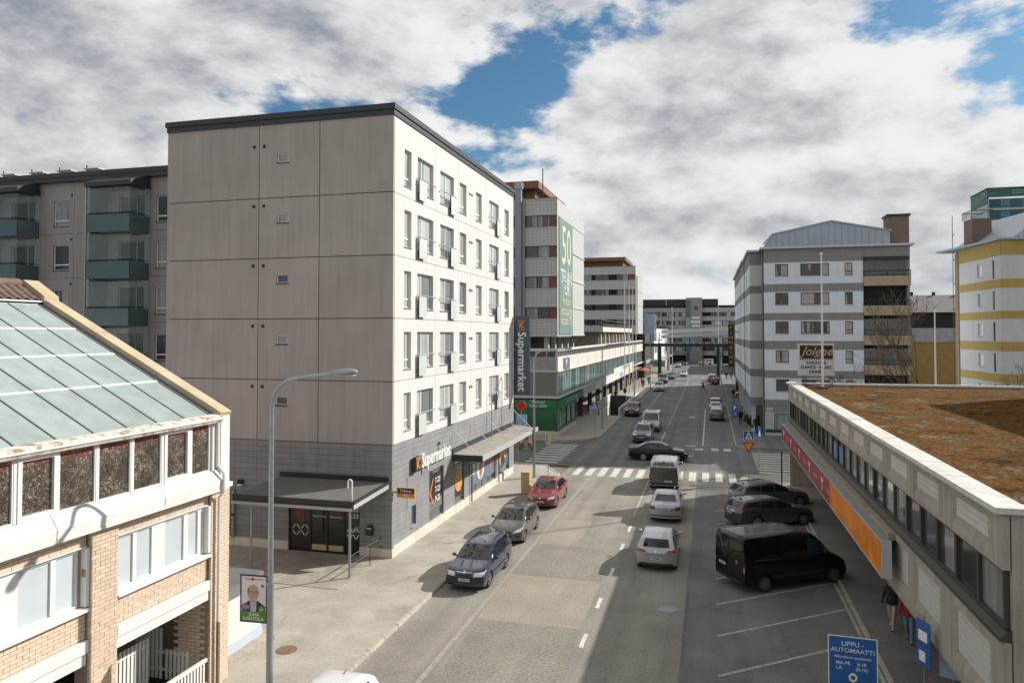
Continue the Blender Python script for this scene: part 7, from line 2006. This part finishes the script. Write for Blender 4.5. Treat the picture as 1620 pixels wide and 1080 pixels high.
# ------------------------------------------------------------------ posters on the lamps
skin = M('skin_print', (.55, .33, .24), .6, var=.1, scale=20); suit = M('suit_print', (.03, .035, .05), .6, var=0)
pale_p = M('poster_pale', (.74, .70, .73), .5, var=.04); grn_p = M('poster_green', (.10, .26, .03), .5, var=.05); pur = M('poster_purple', (.25, .07, .33), .5, var=0)
def ell(u, z, ru, rz, d0, d1, n=20):
    return MB().prism([(u + ru * math.cos(2 * math.pi * i / n), z + rz * math.sin(2 * math.pi * i / n)) for i in range(n)], d0, d1, 'y')
def poster(x, y, z, w, h, rot, label, bald):
    o = thing('election_poster', label, 'poster', (x, y, z), R(rot), 'election posters')
    fr = MB().holes(-.02, w + .02, -.02, h + .02, [(.012, w - .012, .012, h - .012)], -.02, .02)
    fr.part('frame', darkmetal, o)
    b = MB().box(.0, w, -.012, .012, 0, h).part('sheet', pale_p, o)
    E_ = lambda n_, mb, m_: mb.part(n_, m_, b)
    s = w
    E_('print_field', MB().box(.013, w - .013, -.016, -.0125, .013, h * .22), grn_p)
    E_('print_suit', MB().prism([(.05 * s, h * .22), (.95 * s, h * .22), (.95 * s, h * .34), (.66 * s, h * .46), (.34 * s, h * .46), (.05 * s, h * .34)], -.0152, -.0125, 'y'), suit if bald else pur)
    E_('print_shirt', MB().prism([(.38 * s, h * .22), (.60 * s, h * .22), (.62 * s, h * .46), (.36 * s, h * .46)], -.0175, -.0154, 'y'), M('shirt_print', (.50, .46, .55), .6, var=0))
    E_('print_neck', MB().box(.38 * s, .58 * s, -.019, -.0177, h * .42, h * .52), skin)
    E_('print_face', ell(.48 * s, h * .63, .22 * s, h * .175, -.021, -.0192), skin)
    if bald:
        E_('print_glasses', ell(.40 * s, h * .645, .085 * s, h * .033, -.0235, -.0215), suit); E_('print_glasses', ell(.58 * s, h * .64, .085 * s, h * .033, -.0235, -.0215), suit)
        E_('print_glasses_inner', ell(.40 * s, h * .645, .066 * s, h * .024, -.025, -.0236), skin); E_('print_glasses_inner', ell(.58 * s, h * .64, .066 * s, h * .024, -.025, -.0236), skin)
        E_('print_hair', MB().prism([(.26 * s, h * .62), (.30 * s, h * .62), (.31 * s, h * .70), (.36 * s, h * .765), (.33 * s, h * .765), (.27 * s, h * .70)][::-1], -.0232, -.0212, 'y'), M('hair_print', (.12, .07, .05), .7, var=0))
        E_('lettering', shift(text_mb('Vaihda     keskelle', h * .062, .003), w / 2, -.013, h * .925), M('grey_print', (.25, .25, .25), .6, var=0))
        E_('print_dot', ell(.46 * s, h * .925, .06 * s, h * .035, -.016, -.0125), M('red_print', (.4, .05, .05), .6, var=0))
        E_('clover', ell(.84 * s, h * .79, .06 * s, h * .035, -.016, -.0125), grn_p)
        E_('number_badge', ell(.2 * s, h * .315, .18 * s, h * .075, -.028, -.026), pur); E_('number_badge', ell(.82 * s, h * .275, .14 * s, h * .085, -.028, -.026), grn_p)
        E_('lettering', shift(text_mb('2237', h * .075, .003), .2 * s, -.0282, h * .315), whitep); E_('lettering', shift(text_mb('58', h * .075, .003), .82 * s, -.0282, h * .275), whitep)
        E_('lettering', shift(text_mb('JUHA', h * .105, .003, .01), .52 * s, -.0165, h * .155), whitep); E_('lettering', shift(text_mb('KANTOLA', h * .105, .003, .01), .5 * s, -.0165, h * .06), whitep)
    else:
        E_('print_hair', ell(.49 * s, h * .74, .22 * s, h * .09, -.0232, -.0212), M('hair_print', (.12, .07, .05)))
        E_('print_eyes', MB().box(.34 * s, .62 * s, -.0232, -.0212, h * .635, h * .65), M('hair_print', (.12, .07, .05)))
        for zz in (.14, .06): E_('lettering', shift(text_mb('VALLI' if zz > .1 else 'KALLIONIEMI', h * .09, .003, .01, sx=.8), .5 * s, -.0165, h * zz), whitep)
    E_('print_mouth', MB().box(.42 * s, .56 * s, -.0232, -.0212, h * .535, h * .545), M('mouth_print', (.35, .12, .1), .6, var=0))
    for zz in (.03, h - .06): MB().box(w, w + .12, -.02, .02, zz, zz + .03).part('bracket', steel, o)
    return o
poster(-11.78, 16.68, 2.98, .72, 1.17, 4, 'election poster with a portrait in glasses and dark suit on the nearest lamp', True)
poster(-13.32, 51.3, 2.0, .95, 1.3, 4, 'election poster with a portrait in purple jacket on the lamp by the red saloon', False)

# ------------------------------------------------------------------ signs
pole_m = M('sign_pole', (.33, .34, .35), .45, .6, var=.1); blue_s = M('sign_blue', (.015, .11, .36), .45, var=.04); yel_s = M('sign_yellow', (.72, .42, .02), .45, var=.03); red_sg = M('sign_red', (.42, .02, .015), .45, var=.03); sback = M('sign_back', (.30, .32, .30), .5, .5, var=.1)
def pole(o, h, r=.03, x=0, y=0): MB().tube([(x, y, 0), (x, y, h)], r, 8).part('pole', pole_m, o, smooth=40)
def walker(o, w, d):
    mb = MB().prism([(-.30 * w, -.24 * w), (.30 * w, -.24 * w), (0, .32 * w)], d - .004, d, 'y')
    mb.part('white_triangle', whitep, o)
    m2 = MB().prism([(-.03 * w, .12 * w), (.03 * w, .12 * w), (.05 * w, -.02 * w), (.12 * w, -.2 * w), (.06 * w, -.2 * w), (0, -.06 * w), (-.08 * w, -.2 * w), (-.14 * w, -.2 * w), (-.05 * w, .0 * w)], d - .008, d - .0045, 'y')
    m2.part('walking_figure', suit, o); ell(0, .17 * w, .04 * w, .04 * w, d - .008, d - .0045, 10).part('figure_head', suit, o)
s1 = thing('crossing_sign', 'blue pedestrian crossing sign above a yellow give way triangle at right', 'sign', (2.52, 53.9, .1))
pole(s1, 3.6, y=.05)
b = MB().box(-.33, .33, -.02, .0, 2.83, 3.49).part('blue_board', blue_s, s1)
sub = MB().holes(-.345, .345, 2.815, 3.505, [(-.32, .32, 2.84, 3.48)], -.026, -.021).part('border', whitep, b)
w_ = obj('emblem', MB().box(-.01, .01, -.02, -.015, 3.1, 3.12).mesh('emblem', blue_s), b)
walker_parent = thing
def shifted(mb, z, m_, n_, par): shift(mb, 0, 0, z).part(n_, m_, par)
shifted(MB().prism([(-.26, -.24), (.26, -.24), (0, .28)], -.026, -.0205, 'y'), 3.16, whitep, 'white_triangle', b)
shifted(MB().prism([(-.03, .1), (.03, .1), (.05, -.02), (.11, -.2), (.06, -.2), (0, -.06), (-.08, -.2), (-.13, -.2), (-.05, .0)], -.031, -.027, 'y'), 3.16, suit, 'walking_figure', b)
b = MB().prism([(0, 1.95), (.40, 2.68), (-.40, 2.68)], -.02, .0, 'y').part('give_way_board', red_sg, s1)
MB().prism([(0, 2.12), (.27, 2.61), (-.27, 2.61)], -.026, -.021, 'y').part('yellow_field', yel_s, b)
s2 = thing('crossing_sign', 'pedestrian crossing sign and back of a give way triangle left beyond the junction', 'sign', (-11.08, 72.2, .1))
pole(s2, 3.55, y=.05)
b = MB().box(-.34, .34, -.02, .0, 2.85, 3.5).part('blue_board', blue_s, s2)
shifted(MB().prism([(-.26, -.24), (.26, -.24), (0, .28)], -.026, -.0205, 'y'), 3.17, whitep, 'white_triangle', b)
shifted(MB().prism([(-.03, .1), (.03, .1), (.05, -.02), (.11, -.2), (.06, -.2), (0, -.06), (-.08, -.2), (-.13, -.2), (-.05, .0)], -.031, -.027, 'y'), 3.17, suit, 'walking_figure', b)
MB().prism([(0, 1.9), (.52, 2.8), (-.52, 2.8)], .06, .08, 'y').part('give_way_back', sback, s2)
MB().box(-.3, .3, -.02, .0, 2.66, 2.83).part('plate', sback, s2)
s3 = thing('round_sign_back', 'grey green back of a round sign on the island lamp', 'sign', (-11.37, 79.3, 2.5))
MB().lathe([(.001, -.012), (.42, -.012), (.42, .012), (.001, .012)], 20, 'y', c=(0, 0, .4)).part('disc', sback, s3)
s4 = thing('parking_sign', 'blue parking sign with white P on the far right pavement', 'sign', (2.33, 77.6, .1))
pole(s4, 3.1, y=.05)
for i, z in enumerate((2.45, 2.0, 1.75)):
    b = MB().box(-.3, .3, -.02, .0, z, z + (.6 if i == 0 else .42 if i == 1 else .22)).part('blue_board', blue_s, s4)
    if i == 0: shift(text_mb('P', .55, .004, .02), 0, -.021, z + .3).part('lettering', whitep, b)
    if i == 1: shift(text_mb('2h', .26, .004), 0, -.021, z + .2).part('lettering', whitep, b)
s5 = thing('narrow_blue_sign', 'blue sign seen nearly edge on beside the right hand crossing', 'sign', (3.44, 57.4, .1), R(72))
pole(s5, 3.4, y=.05)
b = MB().box(-.32, .32, -.02, 0, 2.6, 3.35).part('blue_board', blue_s, s5)
MB().prism([(-.24, 2.7), (.24, 2.7), (0, 3.2)], -.026, -.0205, 'y').part('white_triangle', whitep, b)
s6 = thing('pavement_post', 'thin dark post standing on the pavement beside the parked estates', 'post', (4.45, 51.3, .1))
MB().tube([(0, 0, 0), (0, 0, 2.6)], .045, 8).part('post', darkmetal, s6); MB().lathe([(.001, 2.66), (.05, 2.62), (.05, 2.58)], 8).part('cap', steel, s6)
s7 = thing('sign_seen_from_behind', 'pale rectangular sign panel on a thin pole at the left crossing', 'sign', (-11.44, 52.3, .1))
pole(s7, 3.2, .028, y=.04); MB().box(-.2, .2, -.02, .0, 2.22, 3.1).part('panel', M('pale_sign_panel', (.46, .43, .30), .6, var=.1), s7)
MB().box(-.12, -.02, -.026, -.021, 2.4, 2.95).part('panel_mark', M('mark_grey', (.25, .24, .18), .6), s7)
s8 = thing('round_red_sign', 'round red shop emblem hanging past the far corner of the supermarket block', 'sign', (-15.0, 58.4, 4.0))
MB().lathe([(.001, -.06), (.4, -.06), (.4, .06), (.001, .06)], 24, 'y', c=(0, 0, .45)).part('disc', red_sg, s8)
MB().box(-.26, .26, -.075, -.061, .40, .5).part('bar', M('dark_red_bar', (.22, .01, .01), .5), s8)
MB().tube([(0, 0, -3.9), (0, 0, 0)], .04, 8).part('pole', pole_m, s8)
MB().box(-.45, .45, -.04, .04, -1.2, -.25).part('screen', M('blue_white_print', (.25, .4, .6), .4, var=.6, scale=6), s8)
lp = thing('ticket_machine_sign', 'blue parking ticket machine sign with white Finnish lettering at the bottom', 'sign', (3.32, 19.8, .1), R(-3))
pole(lp, 2.86, .035, y=.06)
b = MB().box(-.55, .55, -.02, .0, 1.2, 2.84).part('board', blue_s, lp)
MB().holes(-.56, .56, 1.19, 2.85, [(-.535, .535, 1.215, 2.825)], -.026, -.0205).part('border', whitep, b)
lw = M('sign_white', (.74, .76, .78), .5, var=0)
for tx, sz, z, u in (('LIPPU -', .165, 2.66, 0), ('AUTOMAATTI', .155, 2.50, 0), ('Maksullinen pysäköinti', .092, 2.34, 0), ('MA-PE', .12, 2.19, -.22), ('LA', .12, 2.07, -.31), ('8-18', .115, 2.19, .2), ('(8-16)', .115, 2.07, .2)):
    shift(text_mb(tx, sz, .004, .004), u, -.0205, z).part('lettering', lw, b)
ell(0, 1.86, .10, .11, -.026, -.0205).part('coin_slot_symbol', whitep, b); ell(0, 1.86, .055, .05, -.029, -.0265).part('coin_symbol', M('coin_dark', (.1, .09, .08), .6), b)
MB().prism([(-.16, 1.70), (0, 1.5), (.16, 1.70), (.0, 1.66)][::-1], -.026, -.0205, 'y').part('arrow_symbol', whitep, b)
s9 = thing('parking_info_sign', 'blue and white parking notice on a post by the overhang at lower right', 'sign', (5.02, 20.4, .1), R(-68))
pole(s9, 3.3, .03, y=.05)
b = MB().box(-.2, .3, -.02, 0, 2.62, 3.2).part('board', blue_s, s9); MB().box(-.12, .2, -.026, -.0205, 2.7, 2.95).part('print', whitep, b)
b = MB().box(-.2, .3, -.02, 0, 2.1, 2.58).part('board', blue_s, s9); MB().box(-.1, .12, -.026, -.0205, 2.2, 2.45).part('print', whitep, b)
s10 = thing('bicycle_parking_sign', 'pale blue framed notice beneath the concrete overhang at lower right', 'sign', (5.75, 20.6, .1), R(-25))
pole(s10, 2.4, .03, y=.05); b = MB().box(-.3, .3, -.02, 0, 1.75, 2.35).part('board', M('pale_blue_board', (.35, .45, .55), .5), s10); MB().box(.08, .24, -.026, -.0205, 1.85, 2.1).part('print', M('dark_print', (.1, .08, .07), .6), b)
# supermarket cabinet by the kerb
cb = thing('utility_cabinet', 'tall cream yellow utility cabinet on the pavement beside the red saloon', 'cabinet', (-11.5, 46.0, .1))
cym = M('cabinet_yellow', (.58, .47, .22), .6, var=.08, streak=.1)
MB().box(-.27, .27, -.27, .27, .05, 1.36).part('body', cym, cb); MB().box(-.3, .3, -.3, .3, 1.362, 1.42).part('lid', cym, cb); MB().box(-.25, .25, -.25, .25, 0, .048).part('foot', granite, cb)
MB().box(.271, .279, -.24, .24, .1, 1.3).part('door', cym, cb); MB().box(.28, .3, .12, .16, .7, .85).part('handle', darkmetal, cb)
# roof sign and flagpoles
jo = thing('roof_bar_sign', 'boxed bar sign with gold script Jolene on black above white karaoke board', 'sign', (6.82, 52.7, 6.98))
jo.scale = (.88, 1, .97)
MB().box(-1.3, 1.22, -.25, .25, .62, 2.8).part('box', M('sign_box_cream', (.58, .56, .52), .5, var=.05), jo)
MB().box(-1.2, 1.12, -.262, -.251, 1.72, 2.7).part('black_panel', M('jolene_black', (.014, .011, .011), .4), jo)
MB().box(-1.2, 1.12, -.262, -.251, .7, 1.69).part('white_panel', M('jolene_white', (.56, .56, .60), .5, var=.02), jo)
gold = M('gold_print', (.50, .31, .16), .45, var=0)
shift(text_mb('Jolene', .86, .012, .012, shear=.45), -.02, -.263, 2.27).part('script_lettering', gold, jo)
shift(text_mb('HAPPY BAR', .13, .008), .12, -.263, 1.92).part('lettering', whitep, jo)
for k in range(14): MB().box(-1.12 + .165 * k, -1.06 + .165 * k, -.268, -.262, 1.745, 1.80).part('bulb', whitep, jo)
for tx, z in (('KARAOKE', 1.5), ('DANCE · MUSIC', 1.19), ('DRINKS', .88)): shift(text_mb(tx, .29, .008, .03, sx=1.06), -.04, -.263, z).part('lettering', M('black_print', (.02, .02, .03), .5, var=0), jo)
for x in (-.95, -.75, .95, 1.1): MB().tube([(x, 0, -.05), (x, 0, .65)], .045, 6).part('leg', brownw if x < 0 else M('green_leg', (.15, .25, .2), .6), jo)
def flagpole(x, y, z, h, label, r=.075):
    o = thing('flagpole', label, 'flagpole', (x, y, z), 0, 'white flagpoles')
    MB().tube([(0, 0, 0), (0, 0, h)], [r, r * .55], 10).part('pole', whitew, o, smooth=40)
    MB().lathe([(.001, h + .16), (.08, h + .12), (.1, h + .06), (.08, h), (.03, h - .02)], 10).part('finial', whitew, o)
    MB().box(-.3, .3, -.3, .3, -.1, .12).part('foot', M('rust_foot', (.12, .06, .04), .9), o)
flagpole(6.95, 50.9, 6.85, 8.6, 'tall white flagpole standing on the mossy roof')
flagpole(15.35, 58, .1, 11.8, 'white flagpole behind the mossy roof near the bare tree')
flagpole(1.9, 190, .1, 17.5, 'white flagpole at the far end of the street on the right', .12)
flagpole(-9.6, 195, .1, 17, 'white flagpole at the far end of the street on the left', .12)
# ramp to the underground car park
rw = thing('parking_ramp', 'sunken parking ramp with white retaining walls and dark gate beside the left pavement', 'ramp', (-13, 92.6, 0))
wr = M('ramp_white', (.70, .69, .66), .8, var=.05, streak=.1)
MB().box(-1.9, -1.71, 0, 20, -2.8, 1.15).part('retaining_wall', wr, rw)
MB().box(1.8, 1.99, -.2, 24.9, -2.8, 1.05).part('retaining_wall', wr, rw)
MB().box(-1.7, 1.8, 0, 24.9, -2.85, -2.75).part('ramp_floor', greyb, rw)
MB().box(-1.7, .6, 19.0, 20.5, -2.7, .95).part('gate', M('gate_dark', (.03, .022, .02), .7, var=.2), rw)
MB().box(-1.7, 1.8, 20.51, 24.9, -2.7, .8).part('cover', greyb, rw)
MB().box(-1.705, -1.66, 6, 7.2, -1.6, .2).part('wall_door', M('door_brown', (.05, .03, .025), .7), rw)
MB().box(-1.705, -1.66, 3.2, 4.6, -1.0, .1).part('wall_window', tealg, rw)
MB().box(-1.7, 1.8, -.2, -.0, -2.8, .05).part('retaining_wall', wr, rw)
um = thing('cafe_parasol', 'orange red parasol over the cafe terrace on the left pavement', 'parasol', (-13.1, 152, .1))
MB().tube([(0, 0, 0), (0, 0, 3.1)], .04, 6).part('pole', whitep, um)
MB().lathe([(1.45, 2.75), (.75, 3.05), (.02, 3.35)], 8).part('canopy', M('parasol_orange', (.62, .12, .05), .7, var=.05), um)
for i, (x, y) in enumerate(((-13.4, 143), (-12.6, 146.5), (-13.8, 149))):
    o = thing('cafe_table', ('first', 'second', 'third')[i] + ' cafe table in front of the orange parasol', 'table', (x, y, .1), 0, 'cafe tables')
    MB().lathe([(.001, .74), (.4, .74), (.4, .70), (.001, .70)], 12).part('top', M('table_wood', (.4, .2, .1), .6), o); MB().tube([(0, 0, 0), (0, 0, .7)], .04, 6).part('stem', darkmetal, o)
for i, (x, y) in enumerate(((.6, 124), (.75, 127.6))):
    o = thing('roadwork_barrier', ('nearer' if i == 0 else 'farther') + ' orange red roadwork barrier on the carriageway', 'barrier', (x, y, 0), 0, 'roadwork barriers')
    MB().box(-.35, .35, -.04, .04, .55, .95).part('board', M('barrier_orange', (.62, .10, .03), .6), o); MB().box(-.35, .35, -.045, .045, .7, .8).part('stripe', whitep, o)
    for q in (-.3, .26): MB().prism([(-.25, 0), (-.2, 0), (.02, 1.0), (-.02, 1.0)], q, q + .04, 'x').part('leg', M('barrier_orange', (.62, .10, .03)), o)
ob = thing('orange_pillar_sign', 'tall orange advertising pillar by the stepped white house', 'sign', (4.35, 117.8, .1))
MB().box(-.3, .45, -.2, .2, .2, 2.9).part('pillar', M('pillar_orange', (.45, .12, .04), .6, var=.2), ob)
ell(.08, 2.4, .24, .26, -.22, -.201).part('disc', darkmetal, ob); ell(.08, 1.5, .2, .22, -.22, -.201).part('disc', M('pillar_pale', (.6, .35, .15), .6), ob); MB().box(-.4, .55, -.3, .3, 0, .2).part('base', granite, ob)

# ------------------------------------------------------------------ people
def person(name, label, x, y, z, heading, coat, trousers, hair=(.05, .035, .025), stride=.22, bag=None, scale=1.0, arm=.0):
    t_ = thing(name, label, 'person', (x, y, z), R(heading))
    V = {}; verts = []; rad = []; edges = []
    def add(k, p, r, par=None):
        V[k] = len(verts); verts.append(p); rad.append(r)
        if par is not None: edges.append((V[par], V[k]))
    s = stride
    add('pelvis', (0, 0, .95), (.16, .12)); add('waist', (0, 0, 1.10), (.15, .11), 'pelvis'); add('chest', (.02, 0, 1.32), (.18, .13), 'waist'); add('neckb', (.02, 0, 1.47), (.10, .09), 'chest')
    add('neck', (.03, 0, 1.54), (.058, .058), 'neckb'); add('head', (.045, 0, 1.66), (.098, .088), 'neck'); add('crown', (.04, 0, 1.755), (.07, .07), 'head')
    for sd, n in ((1, 'l'), (-1, 'r')):
        f = s * sd
        add('hip' + n, (0, .09 * sd, .90), (.105, .10), 'pelvis'); add('knee' + n, (f * .55 + .03, .095 * sd, .50), (.072, .07), 'hip' + n)
        add('ankle' + n, (f - (.05 if f < 0 else 0), .095 * sd, .10 + (.05 if f < 0 else 0)), (.048, .046), 'knee' + n); add('toe' + n, (f + .15, .10 * sd, .045 + (.02 if f < 0 else 0)), (.04, .036), 'ankle' + n)
        add('sho' + n, (.01, .19 * sd, 1.42), (.072, .07), 'neckb'); add('elb' + n, (-.02 - f * .4, .25 * sd, 1.15), (.052, .052), 'sho' + n)
        add('wri' + n, (.10 - f * .7 + arm, .25 * sd, .93 + arm * .5), (.036, .036), 'elb' + n); add('hand' + n, (.13 - f * .75 + arm, .245 * sd, .84 + arm * .5), (.036, .022), 'wri' + n)
    me = bpy.data.meshes.new('skeleton'); me.from_pydata(verts, edges, [])
    o = bpy.data.objects.new('skeleton', me); COL.objects.link(o)
    md = o.modifiers.new('skin', 'SKIN'); md.use_smooth_shade = True
    sk = me.skin_vertices[0].data
    for i, r in enumerate(rad): sk[i].radius = r; sk[i].use_root = (i == 0)
    sb_ = o.modifiers.new('sub', 'SUBSURF'); sb_.levels = 2; sb_.render_levels = 2
    dg = bpy.context.evaluated_depsgraph_get()
    bm_ = bpy.data.meshes.new_from_object(o.evaluated_get(dg))
    bpy.data.objects.remove(o)
    bm_.name = 'body'
    bm_.materials.clear()
    for m_ in (M('skin', (.48, .28, .2), .6, var=.05), M('cloth_' + '_'.join(str(int(c * 999)) for c in coat), coat, .85, var=.15, scale=12), M('cloth_' + '_'.join(str(int(c * 999)) for c in trousers), trousers, .85, var=.15, scale=12), M('shoe', (.02, .02, .02), .6), M('hair_' + str(int(hair[0] * 999)), hair, .8)): bm_.materials.append(m_)
    for p in bm_.polygons:
        c = p.center
        if c.z < .085: k = 3
        elif c.z < .93 and abs(c.y) < .19: k = 2
        elif c.z > 1.515: k = 4 if (c.z > 1.71 or c.x < .015) else 0
        elif abs(c.y) > .2 and c.z < .90 + arm * .5: k = 0
        else: k = 1
        p.material_index = k
    b_ = obj('body', bm_, t_)
    fz = MB()
    for sd in (1, -1): fz.box(.135, .15, sd * .035 - .014, sd * .035 + .014, 1.665, 1.68)
    MB().box(.135, .148, -.049, -.021, 1.668, 1.682).part('eye', M('shoe', (.02, .02, .02)), t_); MB().box(.135, .148, .021, .049, 1.668, 1.682).part('eye', M('shoe', (.02, .02, .02)), t_)
    MB().add([(.13, -.018, 1.62), (.13, .018, 1.62), (.165, 0, 1.625), (.135, 0, 1.67)], [(0, 1, 2), (1, 3, 2), (3, 0, 2), (0, 3, 1)]).part('nose', M('skin', (.48, .28, .2)), t_)
    MB().box(.128, .137, -.025, .025, 1.588, 1.596).part('mouth', M('lip', (.3, .12, .1), .6, var=0), t_)
    # jacket shell with a clean hem
    jk = MB().lathe([(.165, .86), (.185, .93), (.175, 1.1), (.195, 1.3), (.17, 1.43), (.085, 1.52)], 16)
    jk.v = [(a * .78 + .01, b * 1.05, c) for a, b, c in jk.v]
    jk.part('jacket', bm_.materials[1], t_, smooth=60)
    if bag:
        bg_ = thing('shoulder_bag', 'dark bag carried by the walker in blue jeans', 'bag', (x + .0, y, z), R(heading))
        MB().box(-.1, .2, .32, .46, .55, .85).part('pouch', darkmetal, bg_); MB().tube([(.05, .39, .85), (.0, .28, 1.35)], .012, 5).part('strap', darkmetal, bg_)
    t_.scale = (scale,) * 3
    return t_
dk_ = (.02, .02, .022)
person('person', 'person in dark jacket walking away past the parking sign', 3.2, 86.6, .1, 90, dk_, (.03, .035, .05))
person('person', 'person in dark jacket and blue jeans with a bag near the corner shop', 4.5, 79.9, .1, 80, (.03, .025, .022), (.06, .10, .18), bag=True, stride=.3)
person('person', 'person in black crossing the road towards the left', -1.33, 136.4, 0, 170, dk_, dk_, stride=.35)
person('person', 'left one of two distant people on the right pavement by the portal', 3.4, 172.5, .1, -90, dk_, (.04, .04, .05))
person('person', 'right one of two distant people on the right pavement by the portal', 4.5, 174.5, .1, -90, (.05, .03, .03), dk_)
person('person', 'person in dark clothes on the left pavement behind the ramp house', -13.3, 118.5, .1, -80, dk_, dk_)
person('person', 'person in dark coat standing near the podium columns', -14.0, 112, .1, 60, (.03, .02, .02), (.05, .05, .07))
person('person', 'person in blue top near the cafe parasol', -12.3, 140, .1, -90, (.05, .08, .22), dk_)
person('person', 'person in red jacket and jeans under the concrete overhang', 6.35, 27.4, .1, 250, (.36, .03, .035), (.16, .24, .36))
person('person', 'person in black jacket and beige trousers under the concrete overhang', 6.05, 28.4, .1, 240, dk_, (.45, .37, .3))
person('person', 'person in grey jacket walking before the white corner shop', -12.0, 149, .1, -90, (.12, .12, .13), (.04, .05, .09))
person('person', 'person in pale coat under the podium columns near the ramp', -15.6, 104, .1, -70, (.42, .38, .33), dk_)
person('person', 'person in red top at the cafe tables', -13.0, 144.5, .1, 30, (.3, .04, .04), (.05, .06, .1), stride=.05)
person('person', 'person in black beside the orange pillar sign', 3.4, 119.2, .1, -90, dk_, dk_)

# ------------------------------------------------------------------ bare trees and shrubs
bark = M('bark', (.115, .085, .06), .95, var=.2, scale=6)
def bare_tree(label, x, y, h, seed, spread=1.0, trunk=.16, levels=5, name='bare_tree', z=.1, twig=.014):
    rnd = random.Random(seed)
    o = thing(name, label, 'tree', (x, y, z))
    tr = MB(); br = MB()
    def grow(p, d, L, r, lev):
        pts = [p]; q = p; dd = d
        for i in range(3):
            dd = (dd + Vector((rnd.uniform(-.16, .16), rnd.uniform(-.16, .16), rnd.uniform(-.04, .12)))).normalized()
            q = q + dd * (L / 3); pts.append(q)
        r1 = max(twig, r * .62)
        (tr if lev == 0 else br).tube(pts, [r, r * .88, r * .75, r1], 7 if lev == 0 else (5 if lev < 3 else 3), cap=False)
        if lev >= levels: return
        n = rnd.choice((2, 3, 3)) if lev else 4
        for i in range(n):
            k = rnd.choice((1, 2, 3, 3)) if lev else rnd.choice((2, 3, 3, 3))
            a = rnd.uniform(0, 2 * math.pi)
            side = Vector((math.cos(a), math.sin(a), 0))
            nd = (dd * rnd.uniform(.6, 1.0) + side * rnd.uniform(.4, .8) * spread + Vector((0, 0, .18))).normalized()
            grow(pts[k], nd, L * rnd.uniform(.6, .82), r1 * rnd.uniform(.65, .9), lev + 1)
    grow(Vector((0, 0, 0)), Vector((0, 0, 1)), h * .34, trunk, 0)
    tr.part('trunk', bark, o, smooth=60); tag(br.part('crown', bark, o), kind='stuff')
    return o
bare_tree('bare tree standing before the ochre brick hall', 15.7, 63, 12.5, 11, .8, .17, 6)
bare_tree('small bare tree behind the boxed bar sign', 10.2, 66, 9.5, 23, 1.2, .14, 6)
bare_tree('bare street tree below the footbridge at the far right', 1.6, 196, 10, 5, .9, .2, 5)
bare_tree('bare tree in the middle of the street end', -2.2, 236, 12, 8, .9, .22, 5)
bare_tree('bare tree right of the street end under the footbridge', 3.2, 226, 11, 9, .9, .2, 5)
bare_tree('bare tree at the far left by the grey commercial row', -11.5, 214, 9, 14, .9, .18, 5)
bare_tree('bare tree top showing above the mossy roof at right', 24.5, 64, 8.2, 31, 1.0, .13, 6)
leafm = M('juniper_leaf', (.06, .085, .03), .9, var=.35, scale=4)
def shrub(label, x, y, r, h, seed):
    rnd = random.Random(seed)
    o = thing('evergreen_shrub', label, 'shrub', (x, y, .1), 0, 'shrubs by the stepped house')
    mb = MB(); st = MB()
    for i in range(900):
        a = rnd.uniform(0, 2 * math.pi); rr = r * math.sqrt(rnd.random()); zz = rnd.uniform(.05, 1) * h * (1 - .55 * (rr / r) ** 2)
        c = Vector((rr * math.cos(a), rr * math.sin(a), zz)); u = Vector((rnd.uniform(-1, 1), rnd.uniform(-1, 1), rnd.uniform(-.2, 1))).normalized() * rnd.uniform(.08, .2)
        w = u.cross(Vector((rnd.uniform(-1, 1), rnd.uniform(-1, 1), rnd.uniform(-1, 1)))).normalized() * .05
        mb.quad(c - w, c + w, c + u + w * .3, c + u - w * .3)
    for i in range(7):
        a = rnd.uniform(0, 6.28); st.tube([(0, 0, 0), (r * .5 * math.cos(a), r * .5 * math.sin(a), h * .6)], [.04, .015], 5)
    st.part('stem', bark, o); tag(mb.part('foliage', leafm, o), kind='stuff')
shrub('low evergreen shrub nearest the corner columns', 4.75, 87.5, .8, 1.2, 1)
shrub('low evergreen shrub just beyond the nearest one', 4.55, 90.0, .9, 1.1, 2)
